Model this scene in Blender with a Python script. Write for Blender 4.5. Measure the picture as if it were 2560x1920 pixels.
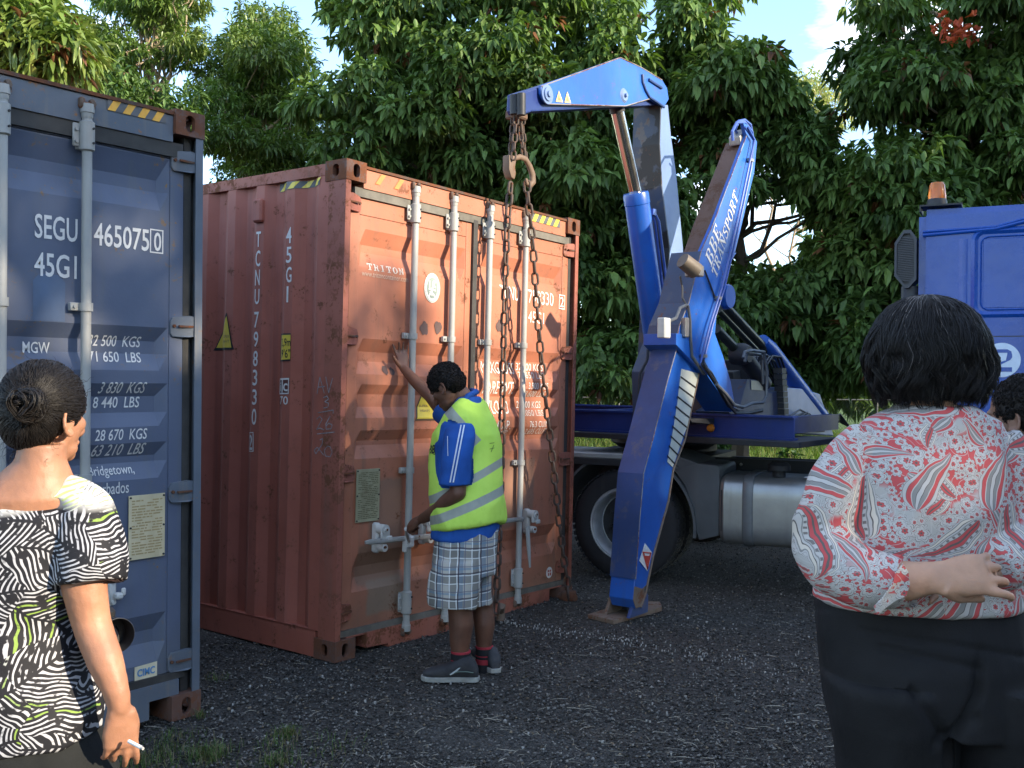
import bpy, bmesh, math, random
import numpy as np
from mathutils import Vector, Matrix, noise as mnoise
random.seed(7); rng = np.random.default_rng(7)
SC = bpy.context.scene
for o in list(bpy.data.objects): bpy.data.objects.remove(o)
COL = SC.collection
# ------------------------------------------------------------------ camera
CP = np.array([-4.06445, -4.32285, 1.64017]); YAW, PITCH, ROLL, FPX = 0.92398, -0.00588, 0.00889, 2561.7
_f = np.array([math.sin(YAW)*math.cos(PITCH), math.cos(YAW)*math.cos(PITCH), math.sin(PITCH)])
_r = np.array([math.cos(YAW), -math.sin(YAW), 0.0]); _u = np.cross(_r, _f)
_r2 = _r*math.cos(ROLL)+_u*math.sin(ROLL); _u2 = _u*math.cos(ROLL)-_r*math.sin(ROLL)
cam = bpy.data.cameras.new('camera'); camo = bpy.data.objects.new('camera', cam); COL.objects.link(camo)
camo.matrix_world = Matrix([[_r2[0], _u2[0], -_f[0], CP[0]], [_r2[1], _u2[1], -_f[1], CP[1]], [_r2[2], _u2[2], -_f[2], CP[2]], [0, 0, 0, 1]])
cam.sensor_width = 36; cam.lens = 36*FPX/2560; cam.clip_end = 2000; cam.clip_start = 0.05
SC.camera = camo
SC.render.resolution_x = 1024; SC.render.resolution_y = 768
# ------------------------------------------------------------------ light
SUN_EL, SUN_AZ = math.radians(21), math.radians(12)     # azimuth measured from -Y towards +X
sd = Vector((math.cos(SUN_EL)*math.sin(SUN_AZ), -math.cos(SUN_EL)*math.cos(SUN_AZ), math.sin(SUN_EL)))
W_ = bpy.data.worlds.new('World'); SC.world = W_; W_.use_nodes = True
nt = W_.node_tree; nt.nodes.clear()
sky = nt.nodes.new('ShaderNodeTexSky'); sky.sky_type = 'NISHITA'; sky.sun_disc = False
sky.sun_elevation = SUN_EL; sky.sun_rotation = math.atan2(sd.x, sd.y); sky.air_density = 0.9; sky.dust_density = 0.15; sky.ozone_density = 1.9
bg = nt.nodes.new('ShaderNodeBackground'); bg.inputs[1].default_value = 0.12
wo = nt.nodes.new('ShaderNodeOutputWorld')
tcw = nt.nodes.new('ShaderNodeTexCoord'); mpw = nt.nodes.new('ShaderNodeMapping'); mpw.inputs['Scale'].default_value = (1, 1, 3.2); mpw.inputs['Location'].default_value = (4.3, 1.7, .6)
nzw = nt.nodes.new('ShaderNodeTexNoise'); nzw.inputs['Scale'].default_value = 3.2; nzw.inputs['Detail'].default_value = 7; nzw.inputs['Roughness'].default_value = .55
rpw = nt.nodes.new('ShaderNodeValToRGB'); rpw.color_ramp.elements[0].position = .53; rpw.color_ramp.elements[1].position = .70
sepw = nt.nodes.new('ShaderNodeSeparateXYZ'); lo = nt.nodes.new('ShaderNodeMapRange'); lo.inputs[1].default_value = .10; lo.inputs[2].default_value = .5; lo.inputs[3].default_value = 1; lo.inputs[4].default_value = .75
mu = nt.nodes.new('ShaderNodeMath'); mu.operation = 'MULTIPLY'
mxw = nt.nodes.new('ShaderNodeMixRGB'); mxw.inputs[2].default_value = (8.0, 8.0, 8.1, 1)
L = nt.links.new
L(tcw.outputs['Generated'], mpw.inputs[0]); L(mpw.outputs[0], nzw.inputs['Vector']); L(nzw.outputs[0], rpw.inputs[0])
L(tcw.outputs['Generated'], sepw.inputs[0]); L(sepw.outputs[2], lo.inputs[0]); L(rpw.outputs[0], mu.inputs[0]); L(lo.outputs[0], mu.inputs[1])
L(mu.outputs[0], mxw.inputs[0]); L(sky.outputs[0], mxw.inputs[1]); L(mxw.outputs[0], bg.inputs[0]); L(bg.outputs[0], wo.inputs[0])
sl = bpy.data.lights.new('sun', 'SUN'); sl.energy = 2.4; sl.angle = math.radians(0.9); sl.color = (1, .86, .66)
so = bpy.data.objects.new('sun', sl); COL.objects.link(so); so.rotation_euler = sd.to_track_quat('Z', 'Y').to_euler(); so.location = (-10, -10, 20)
SC.view_settings.view_transform = 'Standard'; SC.view_settings.look = 'None'; SC.view_settings.gamma = 1
SC.view_settings.use_curve_mapping = False; SC.view_settings.exposure = 2.15
SC.render.engine = 'CYCLES'
# ------------------------------------------------------------------ measuring helpers
def ray(x, y): return _r2*((x-1280)/FPX)+_u2*((960-y)/FPX)+_f
def AT(x, y, t): return CP+ray(x, y)*t
def PL(x, y, ax, v):
    d = ray(x, y); return CP+d*((v-CP[ax])/d[ax])
# ------------------------------------------------------------------ object helpers
WM = {}
def link(o, parent=None):
    COL.objects.link(o)
    if parent is not None: o.parent = parent
    WM[o.name] = (WM[parent.name] if parent is not None else Matrix.Identity(4)) @ o.matrix_basis
    return o
def thing(name, label, cat, loc=(0, 0, 0), rot=None, group=None):
    o = bpy.data.objects.new(name, None); o.empty_display_size = .2
    o.location = Vector([float(a) for a in loc])
    if rot is not None: o.rotation_euler = rot
    link(o); o['label'] = label; o['category'] = cat
    if group: o['group'] = group
    return o
def tag(o, label=None, cat=None, group=None, kind=None):
    if label: o['label'] = label
    if cat: o['category'] = cat
    if group: o['group'] = group
    if kind: o['kind'] = kind
    return o
class MB:
    def __init__(s): s.v = []; s.f = []; s.m = []
    def add(s, vs, fs, mi=0):
        b = len(s.v); s.v.extend([tuple(float(c) for c in v) for v in vs]); s.f.extend([tuple(i+b for i in f) for f in fs]); s.m.extend([mi]*len(fs)); return s
    def box(s, a, b, mi=0, bev=0):
        x0, y0, z0 = [min(p, q) for p, q in zip(a, b)]; x1, y1, z1 = [max(p, q) for p, q in zip(a, b)]
        if bev <= 0:
            vs = [(x, y, z) for z in (z0, z1) for y in (y0, y1) for x in (x0, x1)]
            return s.add(vs, [(0, 2, 3, 1), (4, 5, 7, 6), (0, 1, 5, 4), (1, 3, 7, 5), (3, 2, 6, 7), (2, 0, 4, 6)], mi)
        bm = bmesh.new(); bmesh.ops.create_cube(bm, size=1)
        bmesh.ops.scale(bm, vec=(x1-x0, y1-y0, z1-z0), verts=bm.verts); bmesh.ops.translate(bm, vec=((x0+x1)/2, (y0+y1)/2, (z0+z1)/2), verts=bm.verts)
        bmesh.ops.bevel(bm, geom=bm.edges[:], offset=bev, segments=1 if bev < .02 else 3, affect='EDGES', profile=.5)
        return s.bm(bm, mi)
    def bm(s, bm, mi=0):
        bm.verts.index_update(); s.add([v.co[:] for v in bm.verts], [tuple(v.index for v in f.verts) for f in bm.faces], mi); bm.free(); return s
    def tube(s, pts, r, n=8, mi=0, caps=True, flat=1.0):
        P = [np.array(p, float) for p in pts]; m = len(P)
        R = [r]*m if np.isscalar(r) else list(r)
        vs = []; up = None
        for i in range(m):
            t = P[min(i+1, m-1)]-P[max(i-1, 0)]; t /= (np.linalg.norm(t)+1e-12)
            if up is None:
                up = np.array([0, 0, 1.]) if abs(t[2]) < .9 else np.array([1., 0, 0])
            up = up-t*np.dot(up, t); up /= (np.linalg.norm(up)+1e-12); w = np.cross(t, up)
            for k in range(n):
                a = 2*math.pi*k/n; vs.append(P[i]+(w*math.cos(a)*flat+up*math.sin(a))*R[i])
        fs = [(i*n+k, i*n+(k+1) % n, (i+1)*n+(k+1) % n, (i+1)*n+k) for i in range(m-1) for k in range(n)]
        if caps: fs += [tuple(range(n))[::-1], tuple((m-1)*n+k for k in range(n))]
        return s.add(vs, fs, mi)
    def cyl(s, a, b, r0, r1=None, n=20, mi=0): return s.tube([a, b], [r0, r0 if r1 is None else r1], n, mi)
    def prism(s, poly, vec, mi=0):       # poly: list of 3D points, extruded by vec
        n = len(poly); P = [np.array(p, float) for p in poly]; v = np.array(vec, float)
        vs = P+[p+v for p in P]
        return s.add(vs, [tuple(range(n))[::-1], tuple(range(n, 2*n))]+[(i, (i+1) % n, n+(i+1) % n, n+i) for i in range(n)], mi)
    def lathe(s, c, axis, prof, n=32, mi=0):   # prof: [(r, h)] along axis
        ax = np.array(axis, float); ax /= np.linalg.norm(ax); u = np.array([0, 0, 1.]) if abs(ax[2]) < .9 else np.array([1., 0, 0])
        u = u-ax*np.dot(u, ax); u /= np.linalg.norm(u); w = np.cross(ax, u); c = np.array(c, float); vs = []
        for r, h in prof:
            for k in range(n):
                a = 2*math.pi*k/n; vs.append(c+ax*h+(u*math.cos(a)+w*math.sin(a))*r)
        m = len(prof)
        return s.add(vs, [(i*n+k, i*n+(k+1) % n, (i+1)*n+(k+1) % n, (i+1)*n+k) for i in range(m-1) for k in range(n)], mi)
    def build(s, name, mats, parent=None, world=True, smooth=False, bevel=0, label=None, kind=None):
        me = bpy.data.meshes.new(name)
        vs = s.v
        if parent is not None and world:
            M = WM[parent.name].inverted(); vs = [(M @ Vector(v))[:] for v in vs]
        me.from_pydata(vs, [], s.f)
        for m in (mats if isinstance(mats, (list, tuple)) else [mats]): me.materials.append(m)
        if any(s.m): me.polygons.foreach_set('material_index', s.m)
        bm = bmesh.new(); bm.from_mesh(me); bmesh.ops.recalc_face_normals(bm, faces=bm.faces[:])
        if bevel: bmesh.ops.bevel(bm, geom=[e for e in bm.edges if len(e.link_faces) == 2 and e.calc_face_angle(0) > .5], offset=bevel, segments=2, affect='EDGES', profile=.6, clamp_overlap=True)
        bm.to_mesh(me); bm.free()
        if smooth:
            me.polygons.foreach_set('use_smooth', [True]*len(me.polygons)); me.set_sharp_from_angle(angle=math.radians(38))
        o = bpy.data.objects.new(name, me); link(o, parent)
        if label: o['label'] = label
        if kind: o['kind'] = kind
        return o
def npmesh(name, V, F, mat, parent=None, uv=None, world=True, cols=None, smooth=False):   # F (m,k) equal-size faces
    V = np.asarray(V, np.float32)
    if parent is not None and world:
        M = np.array(WM[parent.name].inverted()); V = (V@M[:3, :3].T+M[:3, 3]).astype(np.float32)
    F = np.asarray(F, np.int32); me = bpy.data.meshes.new(name); m, k = F.shape
    me.vertices.add(len(V)); me.vertices.foreach_set('co', V.ravel()); me.loops.add(m*k); me.loops.foreach_set('vertex_index', F.ravel())
    me.polygons.add(m); me.polygons.foreach_set('loop_start', np.arange(0, m*k, k, dtype=np.int32))
    if cols is not None:
        a = me.color_attributes.new('tint', 'FLOAT_COLOR', 'POINT'); c = np.ones((len(V), 4), np.float32); c[:, :3] = cols; a.data.foreach_set('color', c.ravel())
    me.materials.append(mat); me.update(calc_edges=True)
    if smooth: me.polygons.foreach_set('use_smooth', np.ones(m, bool))
    if uv is not None:
        l = me.uv_layers.new(name='UVMap'); l.data.foreach_set('uv', np.asarray(uv, np.float32)[F.ravel()].ravel())
    o = bpy.data.objects.new(name, me); link(o, parent); return o
def loft(mb, secs, n=28, cap=True, pw=2.0):
    vs = []
    for c, u, v in secs:
        c, u, v = np.array(c), np.array(u), np.array(v)
        for k in range(n):
            a = 2*math.pi*k/n; ca, sa = math.cos(a), math.sin(a); e = 2/pw
            vs.append(c+u*math.copysign(abs(ca)**e, ca)+v*math.copysign(abs(sa)**e, sa))
    m = len(secs); fs = [(i*n+k, i*n+(k+1) % n, (i+1)*n+(k+1) % n, (i+1)*n+k) for i in range(m-1) for k in range(n)]
    if cap: fs += [tuple(range(n))[::-1], tuple((m-1)*n+k for k in range(n))]
    mb.add(vs, fs); return mb
# ------------------------------------------------------------------ node helpers
class Mt:
    def __init__(s, name):
        s.m = bpy.data.materials.new(name); s.m.use_nodes = True; s.nt = s.m.node_tree; s.nt.nodes.clear()
        s.out = s.nt.nodes.new('ShaderNodeOutputMaterial'); s.tc = None
    def n(s, t, **k):
        x = s.nt.nodes.new('ShaderNode'+t)
        for a, b in k.items(): setattr(x, a, b)
        return x
    def put(s, sock, v):
        if isinstance(v, bpy.types.NodeSocket): s.nt.links.new(v, sock)
        elif isinstance(v, (tuple, list)) and sock.type == 'RGBA' and len(v) == 3: sock.default_value = (*v, 1)
        else: sock.default_value = v
    def co(s, w='Object'):
        if s.tc is None: s.tc = s.n('TexCoord')
        return s.tc.outputs[w]
    def math(s, op, a, b=0.0, c=0.0, clamp=False):
        x = s.n('Math', operation=op, use_clamp=clamp); s.put(x.inputs[0], a); s.put(x.inputs[1], b); s.put(x.inputs[2], c); return x.outputs[0]
    def sep(s, v): x = s.n('SeparateXYZ'); s.put(x.inputs[0], v); return x.outputs
    def comb(s, a, b, c=0.0): x = s.n('CombineXYZ'); s.put(x.inputs[0], a); s.put(x.inputs[1], b); s.put(x.inputs[2], c); return x.outputs[0]
    def vm(s, op, a, b=(0, 0, 0)): x = s.n('VectorMath', operation=op); s.put(x.inputs[0], a); s.put(x.inputs[1], b); return x.outputs[0]
    def mapping(s, v, scale=(1, 1, 1), loc=(0, 0, 0), rot=(0, 0, 0)):
        x = s.n('Mapping'); s.put(x.inputs[0], v); x.inputs['Scale'].default_value = scale; x.inputs['Location'].default_value = loc; x.inputs['Rotation'].default_value = rot; return x.outputs[0]
    def noise(s, v, scale, detail=4, rough=.55, dist=0):
        x = s.n('TexNoise'); s.put(x.inputs['Vector'], v); x.inputs['Scale'].default_value = scale; x.inputs['Detail'].default_value = detail; x.inputs['Roughness'].default_value = rough; x.inputs['Distortion'].default_value = dist; return x.outputs[0]
    def noisec(s, v, scale, detail=2):
        x = s.n('TexNoise'); s.put(x.inputs['Vector'], v); x.inputs['Scale'].default_value = scale; x.inputs['Detail'].default_value = detail; return x.outputs[1]
    def voro(s, v, scale, feature='F1', dims='3D', rand=1.0):
        x = s.n('TexVoronoi', feature=feature, voronoi_dimensions=dims); s.put(x.inputs['Vector'], v); x.inputs['Scale'].default_value = scale; x.inputs['Randomness'].default_value = rand; return x.outputs
    def ramp(s, f, stops, interp='LINEAR'):
        x = s.n('ValToRGB'); x.color_ramp.interpolation = interp; e = x.color_ramp.elements
        while len(e) < len(stops): e.new(.5)
        for i, (p, c) in enumerate(stops):
            e[i].position = p; e[i].color = (*c, 1) if isinstance(c, (tuple, list)) else (c, c, c, 1)
        s.put(x.inputs[0], f); return x.outputs[0]
    def mix(s, f, a, b, mode='MIX'):
        x = s.n('MixRGB', blend_type=mode); s.put(x.inputs[0], f); s.put(x.inputs[1], a); s.put(x.inputs[2], b); return x.outputs[0]
    def step(s, v, lo, hi):
        x = s.n('MapRange'); s.put(x.inputs[0], v); x.inputs[1].default_value = lo; x.inputs[2].default_value = hi; return x.outputs[0]
    def bump(s, h, st=.3, d=.01, nrm=None):
        x = s.n('Bump'); x.inputs['Strength'].default_value = st; x.inputs['Distance'].default_value = d; s.put(x.inputs['Height'], h)
        if nrm is not None: s.put(x.inputs['Normal'], nrm)
        return x.outputs[0]
    def bsdf(s, col, rough=.6, metal=0.0, nrm=None, spec=.5, **k):
        x = s.n('BsdfPrincipled'); s.put(x.inputs['Base Color'], col); s.put(x.inputs['Roughness'], rough); s.put(x.inputs['Metallic'], metal); x.inputs['Specular IOR Level'].default_value = spec
        if nrm is not None: s.put(x.inputs['Normal'], nrm)
        for a, b in k.items(): s.put(x.inputs[a.replace('_', ' ')], b)
        s.nt.links.new(x.outputs[0], s.out.inputs[0]); s.b = x; return s.m
def flat(name, col, rough=.6, metal=0.0, var=.12, scale=25, bump=.1, spec=.5):
    M = Mt(name); c = M.co(); n1 = M.noise(c, scale, 5); n2 = M.noise(c, scale*.15, 3)
    k = M.ramp(M.math('ADD', M.math('MULTIPLY', n1, .5), M.math('MULTIPLY', n2, .5)), [(.3, 1-var*1.6), (.7, 1+var*1.2 if var < .5 else 1)])
    cc = M.mix(1, (*col, 1), k, 'MULTIPLY')
    return M.bsdf(cc, M.math('ADD', M.math('MULTIPLY', n1, .2), rough-.1), metal, M.bump(n1, bump, .004), spec)
def painted(name, col, rust=.35, dirt=.3, rough=.5, rustcol=(.09, .035, .018), dirtcol=(.12, .10, .075), fade=None, streak=True, extra=None, spec=.45, low=None):
    """weathered paint: colour patches, vertical streaks, rust specks and grime"""
    M = Mt(name); c = M.co()
    big = M.noise(c, 1.7, 4, .6); mid = M.noise(c, 9, 5, .65); fine = M.noise(c, 60, 4, .6)
    st = M.noise(M.mapping(c, (14, 14, .9)), 1.0, 5, .6)
    f = fade or tuple(min(1, x*1.35+.02) for x in col); d = tuple(x*.68 for x in col)
    base = M.mix(M.step(big, .38, .66), (*d, 1), (*f, 1)); base = M.mix(.6, base, (*col, 1))
    base = M.mix(M.math('MULTIPLY', M.step(st, .55, .8), dirt*1.1), base, (*dirtcol, 1))
    base = M.mix(M.math('MULTIPLY', M.step(mid, .55, .75), dirt*.55), base, (*dirtcol, 1))
    if extra: base = extra(M, base, c)
    if low:
        z = M.sep(c)[2]; zz = M.math('ADD', z, M.math('MULTIPLY', M.math('SUBTRACT', big, .5), 1.0)); base = M.mix(M.math('MULTIPLY', M.step(zz, low, 0.0), .55), base, (*dirtcol, 1))
    th = .82-rust*.42
    rm = M.step(M.math('ADD', M.math('MULTIPLY', mid, .62), M.math('MULTIPLY', fine, .38)), th-.06, th)
    rm = M.math('MULTIPLY', rm, M.step(M.noise(c, 3.1, 3), .35, .55))
    r2 = M.mix(fine, (*rustcol, 1), (rustcol[0]*2.2, rustcol[1]*2.0, rustcol[2]*1.6, 1))
    base = M.mix(rm, base, r2)
    ro = M.math('ADD', M.math('MULTIPLY', mid, .25), M.math('ADD', M.math('MULTIPLY', rm, .3), rough-.12))
    h = M.math('ADD', M.math('MULTIPLY', fine, .35), M.math('MULTIPLY', mid, .6))
    return M.bsdf(base, ro, 0.0, M.bump(h, .22, .006), spec)
# ================================================================== materials
def red_patch(M, base, c):
    s = M.sep(c); x, z = s[0], s[2]
    nz = M.math('MULTIPLY', M.math('SUBTRACT', M.noise(c, 12, 4, .7), .5), .05)
    def box(x0, x1, z0, z1, e=.012):
        xx = M.math('ADD', x, nz); zz = M.math('ADD', z, nz)
        a = M.math('MULTIPLY', M.step(xx, x0-e, x0+e), M.step(xx, x1+e, x1-e)); b = M.math('MULTIPLY', M.step(zz, z0-e, z0+e), M.step(zz, z1+e, z1-e))
        return M.math('MULTIPLY', a, b)
    for (b, col, al) in (((.30, .58, .62, 1.03), (.23, .145, .10), .75), ((.22, .62, .40, .64), (.22, .14, .09), .7), ((.30, .60, .22, .42), (.27, .20, .14), .8), ((1.62, 1.98, .62, 1.10), (.24, .15, .105), .7), ((1.33, 1.6, .70, .98), (.33, .11, .07), .5)):
        base = M.mix(M.math('MULTIPLY', box(*b), al), base, (*col, 1))
    return base
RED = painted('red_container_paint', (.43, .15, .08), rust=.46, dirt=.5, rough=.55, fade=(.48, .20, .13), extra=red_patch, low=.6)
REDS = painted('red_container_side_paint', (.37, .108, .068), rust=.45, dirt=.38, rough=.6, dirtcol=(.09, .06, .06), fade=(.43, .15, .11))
RUSTY = painted('rusty_casting', (.12, .062, .045), rust=.75, dirt=.6, rough=.75, dirtcol=(.08, .06, .045))
REDP = painted('red_post_paint', (.29, .09, .058), rust=.62, dirt=.55, rough=.62, dirtcol=(.13, .09, .065))
BLUEC = painted('navy_container_paint', (.100, .122, .185), rust=.40, dirt=.5, rough=.5, fade=(.130, .150, .200), rustcol=(.14, .085, .04), dirtcol=(.12, .13, .13), low=.5)
BLUEH = painted('grey_blue_header_paint', (.105, .125, .155), rust=.42, dirt=.75, rough=.55, rustcol=(.15, .08, .045), dirtcol=(.20, .17, .13))
DKRUST = painted('dark_rust', (.085, .05, .036), rust=.8, dirt=.5, rough=.8)
GASK = flat('rubber_gasket', (.045, .042, .038), .75, var=.4, scale=12)
GASKG = flat('grey_gasket_sealant', (.14, .128, .105), .8, var=.35, scale=14)
GALV = painted('galvanised_rod', (.36, .355, .33), rust=.22, dirt=.3, rough=.5, rustcol=(.10, .05, .03), dirtcol=(.2, .17, .13))
GALVW = painted('white_painted_steel', (.55, .53, .49), rust=.4, dirt=.35, rough=.5, dirtcol=(.3, .2, .14))
CAST = painted('brown_cam', (.13, .085, .06), rust=.6, dirt=.5, rough=.75)
WHITE = flat('white_lettering', (.72, .70, .66), .55, var=.10, scale=60, bump=0)
WHITE2 = flat('worn_white_lettering', (.60, .55, .50), .6, var=.25, scale=90, bump=0)
YEL = flat('yellow_sticker', (.72, .55, .06), .45, var=.12, scale=30, bump=0)
ORG = flat('orange_reflective', (.85, .42, .05), .4, var=.15, scale=25, bump=0)
BLK = flat('black_print', (.018, .018, .02), .5, var=.2, scale=30, bump=0)
GRYTAPE = flat('grey_tape', (.10, .10, .10), .55, var=.25, scale=20, bump=0)
DKBLUE = flat('navy_tape', (.03, .035, .07), .5, bump=0)
PLATE = painted('aged_data_plate', (.36, .33, .20), rust=.25, dirt=.5, rough=.5, dirtcol=(.2, .15, .08))
PLATEY = painted('cream_data_plate', (.62, .52, .32), rust=.2, dirt=.4, rough=.5, dirtcol=(.4, .3, .15))
BROWNINK = flat('faded_brown_print', (.28, .19, .08), .6, bump=0)
BLUEINK = flat('blue_print', (.12, .28, .50), .6, bump=0)
CHALK = flat('chalk', (.42, .36, .36), .9, var=.5, scale=90, bump=0)
WOODD = flat('dark_plywood', (.03, .02, .015), .8)
# ================================================================== containers
CW, CH, CL = 2.438, 2.896, 12.192
def local_ray(o):
    M = WM[o.name].inverted(); A = np.array(M)
    c = A[:3, :3]@CP+A[:3, 3]
    def f(x, y, ax=1, v=0.0):
        d = A[:3, :3]@ray(x, y); return c+d*((v-c[ax])/d[ax])
    return f
def casting(name, c, sx, sy, sz, mat, parent):
    """ISO corner casting: hollow block with an oval hole in the two outer side faces and the end face. c = outer corner; s* = inward signs"""
    bx, by, bz = .162, .178, .118
    bm = bmesh.new(); bmesh.ops.create_cube(bm, size=1)
    bmesh.ops.scale(bm, vec=(bx, by, bz), verts=bm.verts)
    bmesh.ops.bevel(bm, geom=bm.edges[:], offset=.008, segments=2, affect='EDGES')
    mb = MB()
    # faces: front (y), side (x) get plates with oval holes; build as ring plates
    def plate(uax, vax, nax, nval, nsign, hu, hv, ru, rv):
        N = 24; hole = []; outer = []
        for k in range(N):
            a = 2*math.pi*(k+.5)/N; ca, sa = math.cos(a), math.sin(a)
            # stadium hole
            u = ru*ca; v = rv*sa*.6+(rv*.4 if sa > 0 else -rv*.4)
            hole.append((u, v))
            t = min(hu/max(abs(ca), 1e-6), hv/max(abs(sa), 1e-6)); outer.append((t*ca, t*sa))
        # snap four corners
        for sx_, sy_ in ((1, 1), (1, -1), (-1, 1), (-1, -1)):
            i = min(range(N), key=lambda j: (outer[j][0]-sx_*hu)**2+(outer[j][1]-sy_*hv)**2); outer[i] = (sx_*hu, sy_*hv)
        def P(u, v, d): q = [0, 0, 0]; q[uax] = u; q[vax] = v; q[nax] = nval-nsign*d; return q
        vs = [P(u, v, 0) for u, v in outer]+[P(u, v, 0) for u, v in hole]+[P(u, v, .028) for u, v in hole]
        fs = []
        for k in range(N):
            j = (k+1) % N; fs += [(k, j, N+j, N+k), (N+k, N+j, 2*N+j, 2*N+k)]
        mb.add(vs, fs)
    cx, cy, cz = bx/2, by/2, bz/2
    plate(0, 2, 1, -sy*cy, -sy, cx, cz, .026, .040); plate(0, 2, 1, sy*cy, sy, cx, cz, .0, .0)
    plate(1, 2, 0, -sx*cx, -sx, cy, cz, .026, .036); plate(1, 2, 0, sx*cx, sx, cy, cz, 0, 0)
    plate(0, 1, 2, -sz*cz, -sz, cx, cy, .03, .05); plate(0, 1, 2, sz*cz, sz, cx, cy, 0, 0)
    # dark inner box
    i = .028
    mb.v = [(v[0]+c[0]+sx*cx, v[1]+c[1]+sy*cy, v[2]+c[2]+sz*cz) for v in mb.v]
    bm.free()
    o = mb.build(name, mat, parent, world=False); return o
def text_bm(s, shear=0.0, bold=0.0, spacing=1.0):
    cu = bpy.data.curves.new('t', 'FONT'); cu.body = s; cu.shear = shear; cu.offset = bold; cu.resolution_u = 3; cu.space_character = spacing
    o = bpy.data.objects.new('t', cu); COL.objects.link(o)
    dg = bpy.context.evaluated_depsgraph_get(); me = bpy.data.meshes.new_from_object(o.evaluated_get(dg))
    bm = bmesh.new(); bm.from_mesh(me); bpy.data.objects.remove(o); bpy.data.curves.remove(cu); bpy.data.meshes.remove(me); return bm
def fit(bm, u0, u1, v0, v1):
    xs = [v.co.x for v in bm.verts]; ys = [v.co.y for v in bm.verts]; a, b, c, d = min(xs), max(xs), min(ys), max(ys)
    for v in bm.verts: v.co = (u0+(v.co.x-a)/(b-a)*(u1-u0), v0+(v.co.y-c)/(d-c)*(v1-v0), 0)
    return bm
def poly_bm(loops):
    bm = bmesh.new()
    for lp in loops:
        bm.faces.new([bm.verts.new((a, b, 0)) for a, b in lp])
    return bm
def decal(bm, mapf, breaks, axis, name, mat, parent, world=False):
    """flat print laid on a folded surface: cut at the folds, then mapped onto it"""
    for b in breaks:
        n = (1, 0, 0) if axis == 0 else (0, 1, 0); p = (b, 0, 0) if axis == 0 else (0, b, 0)
        bmesh.ops.bisect_plane(bm, geom=bm.verts[:]+bm.edges[:]+bm.faces[:], plane_co=p, plane_no=n, dist=1e-5)
    mb = MB(); bmesh.ops.triangulate(bm, faces=[f for f in bm.faces if len(f.verts) > 4])
    bm.verts.index_update(); mb.add([mapf(v.co.x, v.co.y) for v in bm.verts], [tuple(v.index for v in f.verts) for f in bm.faces]); bm.free()
    return mb.build(name, mat, parent, world=world)
DY = .05                                    # door skin lies this far behind the casting faces
def prof_fn(bands):
    # bands: (z_outer_top, z_inner_top, z_inner_bot, z_outer_bot)
    zs = []
    for a, b, c, d in bands: zs += [(a, 0), (b, .036), (c, .036), (d, 0)]
    zs.sort(); Z = [z for z, _ in zs]; D = [d for _, d in zs]
    return Z, (lambda z: float(np.interp(z, Z, D)))
def door_panel(x0, x1, z0, z1, Z, pf, mat, parent):
    zl = [z0]+[z for z in Z if z0 < z < z1]+[z1]; xl = [x0, x0+.006, x0+.05, x1-.05, x1-.006, x1]; sc = [0, 0, 1, 1, 0, 0]
    vs = []; fs = []
    for z in zl:
        for x, s in zip(xl, sc): vs.append((x, DY+pf(z)*s, z))
    n = len(xl)
    for i in range(len(zl)-1):
        for k in range(n-1): fs.append((i*n+k, i*n+k+1, (i+1)*n+k+1, (i+1)*n+k))
    return MB().add(vs, fs).build('door_skin', mat, parent, world=False)
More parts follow.
